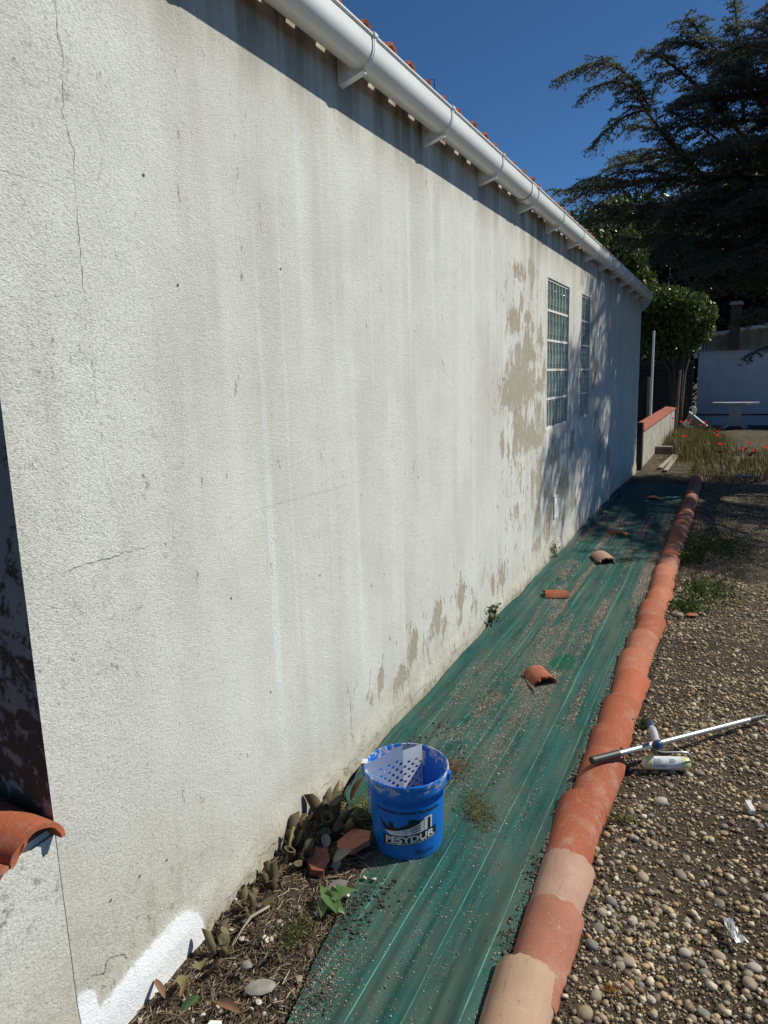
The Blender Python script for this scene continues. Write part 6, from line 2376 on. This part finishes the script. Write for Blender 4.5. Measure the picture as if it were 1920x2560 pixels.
pet, seedh = poppy_meshes()
stemm = simple('poppy stem', (0.07, 0.09, 0.03), 0.7, 0.2, 10)
POP = [(0.119, 20.3), (0.043, 20.2), (0.428, 19.904), (0.541, 18.858), (0.346, 18.858), (0.815, 17.978), (0.9, 18.178), (0.888, 18.858), (1.174, 15.831), (1.228, 15.016), (0.654, 14.861), (1.289, 13.343), (1.302, 12.048), (1.721, 13.59), (1.593, 12.554), (1.641, 12.495), (1.772, 12.385), (1.764, 12.005), (1.701, 11.754), (1.944, 12.884)]
for i, (x, y) in enumerate(POP):
    near = y < 16
    lab = 'red poppy flower in the sparse grass right of the grassy mound' if near else 'red poppy flower standing over the grassy mound by the block wall'
    z = 0.42
    p = thing('poppy', (x, y, 0.0), lab, 'poppy', 'poppies in the sunlit grass' if near else 'poppies over the grassy mound')
    s = rng.uniform(0.036, 0.056)
    inst('petals', pet, p, (0, 0, z), (rng.normal(0, .35), rng.normal(0, .35), rng.uniform(0, 6)), (s, s, s))
    inst('seed_head', seedh, p, (0, 0, z), (0, 0, 0), (s, s, s))
    mb = MB()
    mb.tube([(x + 0.03, y, 0.0), (x + 0.02, y + 0.01, 0.2), (x, y, z - 0.002)], 0.0025, 5)
    mb.build('stem', stemm, p)

# ------------------------------------------------------------------ outbuilding at the back
ob = thing('outbuilding', (2.5, 24.0, 0), 'white outbuilding in shade with translucent sheet roof end and brown chimney', 'outbuilding')
M['white_old'] = simple('old white paint', (0.50, 0.52, 0.55), 0.9, 0.12, 2.5, 0.3, 30)
mb = MB()
mb.box(0.44, 6.0, 24.0, 27.0, -0.05, 2.22)
mb.build('wall', M['white_old'], ob)
mb = MB()
mb.box(0.40, 6.05, 23.95, 23.998, 2.215, 2.27)
mb.build('wall_capping', M['greystone'], ob)
mb = MB()
mb.box(0.46, 6.0, 23.965, 23.998, 0.30, 0.335)
mb.build('ledge', M['wood_dark'], ob)
n = N('yellowed corrugated sheet')
n.set(Base_Color=n.mix(n.noise(4, 4), (0.30, 0.27, 0.15), (0.42, 0.38, 0.24)), Roughness=0.5)
M['sheet_roof'] = n.m
# rising infill: corrugated panel under a sloping white verge
V, F = [], []
nn = 60
for k in range(nn + 1):
    t = k / nn
    x = 0.62 + 5.0 * t
    zt = 2.66 + 0.215 * (x - 0.62) * 0.62
    yy2 = 24.10 + 0.02 * math.sin(k * 1.6)
    V += [(x, yy2, 2.26), (x, yy2, zt)]
    if k:
        F.append((2 * k - 2, 2 * k, 2 * k + 1, 2 * k - 1))
mk('corrugated_panel', V, F, M['sheet_roof'], ob)
for k in range(9):
    zz = 2.36 + k * 0.055
    mb = MB()
    x0_ = 0.62 + max(0, (zz - 2.62) / 0.133)
    mb.box(x0_, 5.6, 24.06, 24.085, zz, zz + 0.018)
    mb.build('batten', M['wood_grey'], ob)
mb = MB()
sl_ = 0.133
mb.add([(0.50, 24.0, 2.62), (5.6, 24.0, 2.62 + sl_ * 5.1), (5.6, 24.0, 2.72 + sl_ * 5.1), (0.50, 24.0, 2.72), (0.50, 24.06, 2.62), (5.6, 24.06, 2.62 + sl_ * 5.1), (5.6, 24.06, 2.72 + sl_ * 5.1), (0.50, 24.06, 2.72)],
       [(0, 1, 2, 3), (7, 6, 5, 4), (0, 4, 5, 1), (3, 2, 6, 7), (0, 3, 7, 4), (1, 5, 6, 2)])
mb.build('verge_board', M['white_old'], ob)
mb = MB()
mb.box(0.44, 0.53, 24.0, 24.06, 2.272, 2.62)
mb.box(0.575, 0.60, 24.0, 24.06, 2.272, 2.628)
mb.build('frame_post', M['white_old'], ob)
M['chimney'] = simple('dark brown brick', (0.085, 0.055, 0.042), 0.9, 0.25, 18, 0.4, 40)
mb = MB()
mb.box(1.25, 1.535, 23.70, 23.985, 2.22, 3.50, 0.006)
chim = mb.build('chimney', M['chimney'], ob)
mb = MB()
mb.box(1.21, 1.575, 23.66, 24.02, 3.50, 3.56)
mb.box(1.25, 1.535, 23.70, 23.98, 3.56, 3.60)
mb.build('chimney_cap', M['block'], chim)
mb = MB()
mb.tube([(0.36, 23.97, 2.02), (0.36, 23.97, 2.62)], 0.055, 14)
mb.tube([(0.36, 23.97, 2.56), (0.36, 23.97, 2.60)], 0.065, 14)
mb.build('vent_pipe', M['white_old'], ob, autosmooth=0.6)

# octagonal white table
tb = thing('garden_table', (1.52, 22.6, 0), 'white octagonal garden table on a pedestal before the outbuilding', 'table')
mb = MB()
V = []
for z, rr in ((0.690, 0.60), (0.700, 0.645), (0.745, 0.645), (0.750, 0.640)):
    for k in range(8):
        a = math.pi / 8 + k * math.pi / 4
        V.append((1.52 + rr * math.cos(a), 22.6 + rr * math.sin(a) * 0.8, z))
F = [(j * 8 + k, j * 8 + (k + 1) % 8, j * 8 + 8 + (k + 1) % 8, j * 8 + 8 + k) for j in range(3) for k in range(8)] + [tuple(range(24, 32)), tuple(range(8))[::-1]]
M['table'] = simple('weathered white concrete', (0.33, 0.345, 0.36), 0.9, 0.15, 6, 0.3, 40)
mk('table_top', V, F, M['table'], tb)
mb = MB()
mb.add([(1.39, 22.47, 0.08), (1.65, 22.47, 0.08), (1.65, 22.73, 0.08), (1.39, 22.73, 0.08), (1.355, 22.44, 0.69), (1.685, 22.44, 0.69), (1.685, 22.76, 0.69), (1.355, 22.76, 0.69)],
       [(0, 3, 2, 1), (4, 5, 6, 7), (0, 1, 5, 4), (1, 2, 6, 5), (2, 3, 7, 6), (3, 0, 4, 7)])
mb.build('pedestal', M['table'], tb)
mb = MB()
for (dx, dy) in ((1, 0.4), (-1, 0.4), (0.8, -0.7), (-0.8, -0.7)):
    mb.tube([(1.52 + 0.10 * dx, 22.6 + 0.1 * dy, 0.14), (1.52 + 0.24 * dx, 22.6 + 0.24 * dy, 0.10), (1.52 + 0.34 * dx, 22.6 + 0.34 * dy, 0.0)], [0.05, 0.045, 0.035], 6)
mb.build('foot', M['table'], tb)
tb.children[-1]['label'] = 'splayed white feet'

# plank fence closing the gap to the outbuilding
fn = thing('wooden_fence', (-1.6, 22.4, 0), 'dark weathered plank fence left of the white outbuilding', 'fence')
for k in range(27):
    x = -3.6 + k * 0.148
    mb = MB()
    xw_ = 0.145
    zt = 1.93 + 0.05 * random.random()
    mb.box(x, x + 0.1445, 22.42 + 0.008 * random.random(), 22.445, 0.0, zt, 0.003)
    mb.build('plank', M['wood_dark'], fn)
for z in (1.45, 1.58, 1.70, 1.82):
    mb = MB()
    mb.box(-3.6, 0.38, 22.36 + 0.01 * random.random(), 22.40, z, z + 0.10, 0.004)
    mb.build('rail', M['wood_dark'], fn)

# ------------------------------------------------------------------ trees
n = N('broad leaf foliage')
cc_ = n.attr('Col').outputs['Color']
n.set(Base_Color=cc_, Roughness=0.33)
n.b.inputs['Specular IOR Level'].default_value = 0.5
add_translucent(n, cc_, 0.3)
M['leaf'] = n.m
n = N('cedar needles')
cc_ = n.attr('Col').outputs['Color']
n.set(Base_Color=cc_, Roughness=0.6)
n.b.inputs['Specular IOR Level'].default_value = 0.3
add_translucent(n, cc_, 0.5)
M['needle'] = n.m


def broadleaf(name, loc, blobs, k, size, col, label, seed, trunk=True, group=None, trunk_r=0.14):
    """blobs: (x, y, z, rx, ry, rz) lobes of the crown in world space"""
    r = np.random.default_rng(seed)
    t = thing(name, loc, label, 'tree' if trunk else 'bush', group)
    w = np.array([b[3] * b[4] * b[5] for b in blobs]) ** 0.67
    w = w / w.sum()
    P = []
    for b, q in zip(blobs, (w * k).astype(int)):
        d = r.normal(0, 1, (q, 3))
        d /= np.linalg.norm(d, axis=1)[:, None]
        f = 1 + 0.38 * (fbm(d[:, 0] * 2.2 + b[0], d[:, 1] * 2.2 + d[:, 2] * 2.7, 3, seed) - 0.45)
        rad = (1 - 0.55 * r.random(q) ** 1.8) * f
        clump_ = fbm(d[:, 0] * 5 + b[1], d[:, 2] * 5 + d[:, 1] * 4, 2, seed + 7)
        keep = r.random(q) < np.clip((clump_ - 0.22) * 4.5, 0.12, 1)
        P.append((np.array(b[:3]) + d * rad[:, None] * np.array(b[3:]))[keep])
    P = np.concatenate(P)
    V, F = leaf_cloud(P, size, r, -0.15, 0.5)
    cols = np.array(col)[None] * r.uniform(0.55, 1.5, (len(P), 1)) * np.array([1, 1, 1])
    cols[:, 0] *= r.uniform(0.8, 1.35, len(P))
    mk('crown', V, F, M['leaf'], t, cols={'Col': np.repeat(cols, 4, 0)})
    mb = MB()
    L0 = Vector(loc)
    for i, b in enumerate(blobs):
        c = Vector(b[:3])
        mid = L0.lerp(c, 0.5) + Vector((0, 0, 0.25))
        mid.x = L0.x + (c.x - L0.x) * 0.3
        mid.y = L0.y + (c.y - L0.y) * 0.3
        mb.tube([L0, L0.lerp(mid, 0.5), mid, c, c + Vector((0, 0, b[5] * 0.5))], [trunk_r, trunk_r * 0.85, trunk_r * 0.6, trunk_r * 0.3, 0.02], 8)
    mb.build('trunk', M['bark'], t, smooth=True)
    return t


broadleaf('laurel_bush', (0.1, 21.2, 0), [(-0.35, 21.2, 3.2, .75, .7, .75), (0.30, 21.0, 3.10, .62, .6, .62), (0.0, 21.4, 3.55, .5, .5, .35), (-0.65, 21.4, 2.7, .6, .6, .6), (0.45, 21.2, 2.7, .45, .5, .4), (0.05, 21.4, 2.35, .5, .5, .4)], 24000, 0.105, (0.095, 0.145, 0.030), 'rounded glossy light green bush over the fence and outbuilding corner', 111, True, trunk_r=0.10)
broadleaf('hedge', (-1.6, 24.6, 0), [(-3.4, 24.6, 1.2, .9, .6, 1.4), (-2.2, 24.6, 1.3, .9, .6, 1.5), (-1.1, 24.7, 1.2, .8, .6, 1.5), (-0.2, 24.8, 1.3, .62, .5, 1.5)], 16000, 0.13, (0.026, 0.040, 0.014), 'dark hedge behind the plank fence', 116)
broadleaf('broadleaf_tree', (-1.7, 19.2, 0), [(-2.2, 19.0, 4.9, .9, .9, .8), (-1.3, 19.4, 4.5, .75, .8, .7), (-2.9, 19.4, 4.4, 1.0, 1.0, .9), (-1.0, 19.6, 3.8, .6, .8, .6), (-1.75, 19.3, 3.6, .9, .8, .8), (-1.5, 19.6, 5.5, .6, .6, .5)], 32000, 0.115, (0.065, 0.105, 0.022), 'leafy green tree rising behind the gutter end', 112)
broadleaf('broadleaf_tree', (-2.2, 27.5, 0), [(-2.8, 27.5, 4.2, 2.2, 1.6, 2.2), (-0.9, 27.8, 4.8, 2.0, 1.6, 2.4), (-2.0, 28.0, 6.4, 1.8, 1.5, 1.5), (-0.6, 27.5, 2.6, 2.0, 1.4, 1.6), (-3.6, 27.3, 2.2, 2.0, 1.4, 1.6)], 60000, 0.19, (0.020, 0.034, 0.010), 'dark broad tree behind the plank fence', 113, trunk_r=0.22)
broadleaf('broadleaf_tree', (2.2, 29.5, 0), [(1.2, 29.5, 5.0, 2.0, 1.6, 2.6), (3.2, 29.5, 4.6, 2.4, 1.6, 2.4), (2.2, 30.0, 7.2, 2.0, 1.6, 1.6), (0.3, 29.8, 6.6, 1.6, 1.4, 1.8), (0.0, 29.4, 3.6, 2.0, 1.4, 2.2), (2.2, 29.2, 2.8, 2.6, 1.4, 1.4)], 60000, 0.20, (0.018, 0.030, 0.010), 'dark tree towering behind the outbuilding chimney', 114, trunk_r=0.24)
broadleaf('broadleaf_tree', (6.5, 28.0, 0), [(5.6, 28.0, 4.6, 2.2, 1.8, 2.4), (7.6, 28.2, 4.8, 2.4, 1.8, 2.4), (6.4, 28.4, 7.0, 2.0, 1.6, 1.8), (6.4, 27.8, 2.4, 2.6, 1.6, 1.6)], 40000, 0.20, (0.020, 0.032, 0.011), 'dark tree at the far right behind the outbuilding', 115, trunk_r=0.24)

# ---- the big cedar
CT = Vector((4.7, 13.1, 0))
ced = thing('cedar_tree', tuple(CT), 'large dark blue green cedar with drooping branches reaching over the yard', 'tree')
cr = np.random.default_rng(120)
limbs, twigs, tips = MB(), [], []


def bez(a, b, c, n):
    return [a * (1 - t) ** 2 + b * (2 * t * (1 - t)) + c * t ** 2 for t in np.linspace(0, 1, n)]


tuft_P, tuft_D = [], []
stick_list = []


def spray(pts, width, first=0.18, dens=1.0, droop=0.25):
    """flat sprays of branchlets on both sides of a limb; pts as numpy rows"""
    pts = np.array(pts)
    seg = np.linalg.norm(np.diff(pts, axis=0), axis=1)
    s = np.concatenate([[0], np.cumsum(seg)])
    L = s[-1]
    nsec = max(3, int(L / 0.085 * dens))
    for i in range(nsec):
        t = first + (1 - first) * (i + cr.random() * 0.6) / nsec
        p = np.array([np.interp(t * L, s, pts[:, q]) for q in range(3)])
        p2 = np.array([np.interp(min(L, t * L + 0.05), s, pts[:, q]) for q in range(3)])
        d = p2 - p
        d = d / (np.linalg.norm(d) + 1e-9)
        side = np.cross(d, (0, 0, 1.0))
        side /= np.linalg.norm(side) + 1e-9
        sgn = 1 if i % 2 else -1
        ln = width * (0.35 + 0.75 * cr.random()) * (1.0 - 0.62 * t) + 0.10
        dr = d * (0.55 + 0.35 * cr.random()) + side * sgn * (0.75 + 0.3 * cr.random()) + np.array([0, 0, cr.normal(0.05, 0.18)])
        dr /= np.linalg.norm(dr)
        end = p + dr * ln + np.array([0, 0, -droop * ln * (0.6 + 0.8 * cr.random())])
        mid = p + dr * ln * 0.55 + np.array([0, 0, 0.04 * ln])
        sec = np.array(bez(p, mid, end, 6))
        stick_list.append((sec[0], sec[2], sec[5], 0.007 + 0.012 * ln))
        nt = max(3, int(ln / 0.045))
        for j in range(nt):
            u = (j + cr.random()) / nt
            q = sec[0] * (1 - u) ** 2 + 2 * u * (1 - u) * mid + u * u * end
            dd = (end - p)
            dd /= np.linalg.norm(dd) + 1e-9
            s2 = np.cross(dd, (0, 0, 1.0))
            s2 /= np.linalg.norm(s2) + 1e-9
            tl = (0.06 + 0.16 * cr.random()) * (1.1 - 0.6 * u)
            td = dd * (0.5 + 0.4 * cr.random()) + s2 * (1 if j % 2 else -1) * (0.7 + 0.4 * cr.random()) + np.array([0, 0, cr.normal(-0.25, 0.25)])
            td /= np.linalg.norm(td)
            m_ = max(2, int(tl / 0.026))
            for w in range(m_):
                tuft_P.append(q + td * tl * (w + 0.5) / m_)
                tuft_D.append(td)
        # needles on the branchlet itself
        for u in np.linspace(0.1, 1, max(3, int(ln / 0.035))):
            tuft_P.append(sec[0] * (1 - u) ** 2 + 2 * u * (1 - u) * mid + u * u * end)
            tuft_D.append(dr)


def limb(a, b, c, r0, width, sub=True, dens=1.0, droop=0.25, first=0.2):
    a, b, c = map(np.array, (a, b, c))
    pts = np.array(bez(a, b, c, 14))
    limbs.tube([tuple(p) for p in pts], list(np.linspace(r0, 0.008, 14)), 7)
    spray(pts, width, first, dens, droop)
    if sub:
        L = np.linalg.norm(c - a)
        ns = int(L / 0.62)
        for i in range(ns):
            t = 0.28 + 0.62 * (i + cr.random() * 0.5) / max(1, ns)
            p = a * (1 - t) ** 2 + 2 * t * (1 - t) * b + t * t * c
            d = c - a
            d[2] *= 0.4
            d = d / np.linalg.norm(d)
            side = np.cross(d, (0, 0, 1.0))
            sgn = 1 if i % 2 else -1
            ln = L * (0.20 + 0.16 * cr.random()) * (1.15 - 0.7 * t)
            dr = d * 0.75 + side * sgn * (0.55 + 0.35 * cr.random()) + np.array([0, 0, cr.normal(0.12, 0.15)])
            dr /= np.linalg.norm(dr)
            e = p + dr * ln + np.array([0, 0, -0.10 * ln])
            q = p + dr * ln * 0.5 + np.array([0, 0, 0.07 * ln])
            pp = np.array(bez(p, q, e, 9))
            limbs.tube([tuple(v) for v in pp], list(np.linspace(r0 * 0.38 * (1 - 0.6 * t) + 0.006, 0.005, 9)), 5)
            spray(pp, width * 0.75, 0.1, dens, droop)


T = lambda z, dx=0, dy=0: (CT.x + 0.05 * math.sin(z) + dx, CT.y + 0.04 * math.cos(z * 1.3) + dy, z)
# long limbs that reach over the yard to the left
limb((1.9, 13.2, 3.6), (0.3, 13.0, 5.0), (-0.25, 12.6, 6.08), 0.075, 0.65, True, 1.0)
limb((-0.05, 12.7, 5.85), (-0.5, 12.6, 6.75), (-1.40, 12.5, 6.33), 0.030, 0.42, True, 1.25, 0.55, 0.05)
limb((0.0, 12.8, 5.78), (-0.45, 12.6, 6.45), (-1.05, 12.6, 6.00), 0.022, 0.36, True, 1.2, 0.5, 0.05)
limb((0.05, 12.8, 5.70), (-0.40, 12.8, 5.85), (-0.92, 12.8, 5.28), 0.022, 0.34, True, 1.2, 0.6, 0.05)
limb((1.6, 13.2, 4.9), (0.3, 12.7, 6.5), (-0.10, 12.3, 6.40), 0.040, 0.50, True, 1.2, 0.45)
limb((2.2, 13.1, 5.2), (0.7, 12.7, 6.7), (0.18, 12.5, 6.52), 0.045, 0.45, True, 1.2, 0.35)
limb((2.0, 13.0, 5.0), (0.9, 12.6, 6.4), (0.50, 12.5, 6.78), 0.035, 0.50, True, 1.1, 0.3)
limb((1.35, 13.0, 5.4), (1.20, 13.0, 6.6), (1.08, 13.0, 7.45), 0.030, 0.42, True, 1.3, 0.15, 0.1)
limb((2.2, 12.6, 5.2), (1.9, 12.1, 6.5), (1.52, 12.0, 6.52), 0.035, 0.45, True, 1.2, 0.4)
limb((2.4, 12.8, 5.6), (2.1, 12.6, 7.2), (1.9, 12.5, 8.0), 0.035, 0.5, True, 1.1, 0.3)
limb(T(3.6), (1.6, 13.1, 4.9), (-1.48, 13.0, 4.76), 0.105, 0.75, True, 1.1, 0.35)
limb(T(3.9), (1.5, 13.5, 5.4), (-0.66, 13.5, 5.15), 0.090, 0.70, True, 1.1, 0.35)
limb(T(3.2), (1.7, 13.2, 4.2), (-1.10, 13.2, 4.26), 0.090, 0.70, True, 1.0, 0.35)
limb(T(2.9), (1.9, 13.2, 3.6), (-0.45, 13.4, 3.95), 0.085, 0.70, True, 1.0, 0.35)
limb(T(2.6), (2.1, 13.0, 3.3), (0.20, 13.0, 3.50), 0.080, 0.65, True, 1.1, 0.4)
limb(T(2.4), (2.3, 12.9, 3.0), (0.80, 12.9, 3.05), 0.070, 0.60, True, 1.1, 0.4)
limb(T(2.1), (2.6, 12.8, 2.7), (1.45, 12.8, 2.45), 0.060, 0.60, True, 1.1, 0.45)
limb(T(1.9), (2.7, 12.7, 2.5), (1.55, 12.5, 1.85), 0.045, 0.32, False, 0.9, 0.5)
limb(T(4.6), (2.0, 12.6, 5.8), (0.40, 12.4, 5.60), 0.085, 0.75, True, 1.1, 0.35)
limb(T(5.0), (2.4, 12.3, 6.4), (1.00, 11.9, 6.00), 0.080, 0.75, True, 1.1, 0.35)
limb(T(4.3), (2.2, 12.2, 5.0), (0.90, 11.9, 4.70), 0.080, 0.75, True, 1.1, 0.35)
limb(T(3.5), (2.4, 12.2, 4.1), (1.20, 12.0, 3.95), 0.075, 0.70, True, 1.1, 0.35)
limb(T(4.1), (2.2, 14.0, 5.2), (0.30, 14.4, 4.9), 0.080, 0.75, True, 1.1, 0.35)
limb(T(5.4), (2.6, 13.2, 7.0), (0.9, 13.3, 6.2), 0.080, 0.75, True, 1.1, 0.35)
# the dense body of the crown seen at the right
for i in range(22):
    z0_ = cr.uniform(2.3, 7.2)
    yt = cr.uniform(11.6, 14.8)
    lo = np.interp(z0_, [2.3, 3.0, 3.6, 4.3, 5.0, 6.0, 7.2], [1.3, 0.7, 0.3, -0.2, 0.0, 0.6, 1.3])
    xt = cr.uniform(lo, lo + 1.9)
    zt = z0_ + cr.uniform(-0.15, 0.45)
    a_ = np.array(T(max(1.8, z0_ - 0.7)))
    limb(a_, (a_ + np.array([xt, yt, zt])) / 2 + np.array([0, 0, 0.6]), (xt, yt, zt), 0.045, 0.62, True, 0.80, 0.40, 0.3)
# limbs towards the camera side and right: they throw the shade on wall and ground
for z, az, L in [(2.6, -100, 3.2), (3.1, -60, 3.4), (3.5, -130, 3.6), (3.9, -85, 3.9), (4.3, -40, 3.6), (4.7, -115, 4.0), (5.1, -70, 4.0), (5.5, -140, 3.8), (5.9, -95, 3.9), (6.3, -50, 3.6), (6.6, -125, 3.6), (7.0, -80, 3.5), (7.4, -155, 3.2), (7.8, -105, 3.0), (8.2, -60, 2.8), (8.6, -135, 2.5), (9.0, -90, 2.2), (9.5, -30, 1.8), (9.9, -150, 1.5), (10.2, -80, 1.2),
                 (3.3, -10, 3.6), (4.4, 10, 3.6), (5.6, -15, 3.4), (6.8, 15, 3.0), (8.0, -5, 2.4), (9.0, 20, 1.8), (4.0, 60, 2.6), (5.2, 80, 2.6), (6.4, 55, 2.4), (7.6, 95, 2.0), (4.8, 130, 2.8), (6.0, 150, 3.0), (7.2, 170, 2.8), (8.4, 190, 2.2), (9.4, 160, 1.6)]:
    a = math.radians(az)
    d = np.array([math.cos(a), math.sin(a), 0])
    A0 = np.array(T(z))
    limb(A0, A0 + d * L * 0.55 + np.array([0, 0, 0.55]), A0 + d * L + np.array([0, 0, 0.05 + 0.25 * (z > 7)]), 0.03 + 0.016 * L, 0.80 * (0.55 + 0.12 * L), True, 0.72, 0.3)
trunk = MB()
trunk.tube([T(z) for z in np.linspace(-0.1, 11.2, 20)], list(0.30 * (1 - np.linspace(0, 1, 20) * 0.93)), 14)
trunk.build('trunk', M['bark'], ced, smooth=True)
o = limbs.build('limbs', M['bark'], ced, smooth=True)
o['kind'] = 'stuff'
# thin branchlets
Vb, Fb = [], []
A_ = np.array([s[0] for s in stick_list])
B_ = np.array([s[1] for s in stick_list])
C_ = np.array([s[2] for s in stick_list])
R_ = np.array([s[3] for s in stick_list]) * 0.55
kx = len(A_)
rows = []
for Pq, sc in ((A_, 1.0), (B_, 0.7), (C_, 0.25)):
    for (u, v, w) in ((1, 0, 0), (-0.5, 0.8, 0.2), (-0.5, -0.6, 0.7)):
        rows.append(Pq + np.array([u, v, w]) * (R_ * sc)[:, None])
V = np.stack(rows, 1).reshape(-1, 3)
f = np.array([(s * 3 + q, s * 3 + (q + 1) % 3, s * 3 + 3 + (q + 1) % 3, s * 3 + 3 + q) for s in (0, 1) for q in range(3)])
F = (f[None] + (np.arange(kx) * 9)[:, None, None]).reshape(-1, 4)
mk('branchlets', V, F, M['bark'], ced)['kind'] = 'stuff'
# needle rosettes
TP = np.array(tuft_P)
TD = np.array(tuft_D)
k = len(TP)
NEED = 3
Vn = []
cols = []
basec = np.array([0.105, 0.130, 0.084]) * cr.uniform(0.6, 1.5, (k, 1)) * np.array([1.0, 1.0, 1.0])
basec[:, 0] *= cr.uniform(0.8, 1.4, k)
for q in range(NEED):
    d = TD * 0.7 + cr.normal(0, 0.75, (k, 3))
    d[:, 2] += 0.25
    d /= np.linalg.norm(d, axis=1)[:, None]
    e = np.cross(d, cr.normal(0, 1, (k, 3)))
    e /= np.linalg.norm(e, axis=1)[:, None] + 1e-9
    L = cr.uniform(0.030, 0.058, k)[:, None]
    wq = cr.uniform(0.006, 0.0115, k)[:, None]
    Vn.append(np.stack([TP - e * wq, TP + e * wq, TP + d * L], 1))
    cols.append(np.repeat(basec, 3, 0).reshape(k, 3, 3))
V = np.concatenate(Vn).reshape(-1, 3)
F = np.arange(len(V)).reshape(-1, 3)
mk('crown', V, F, M['needle'], ced, cols={'Col': np.concatenate(cols).reshape(-1, 3)})
print('cedar tufts', k)
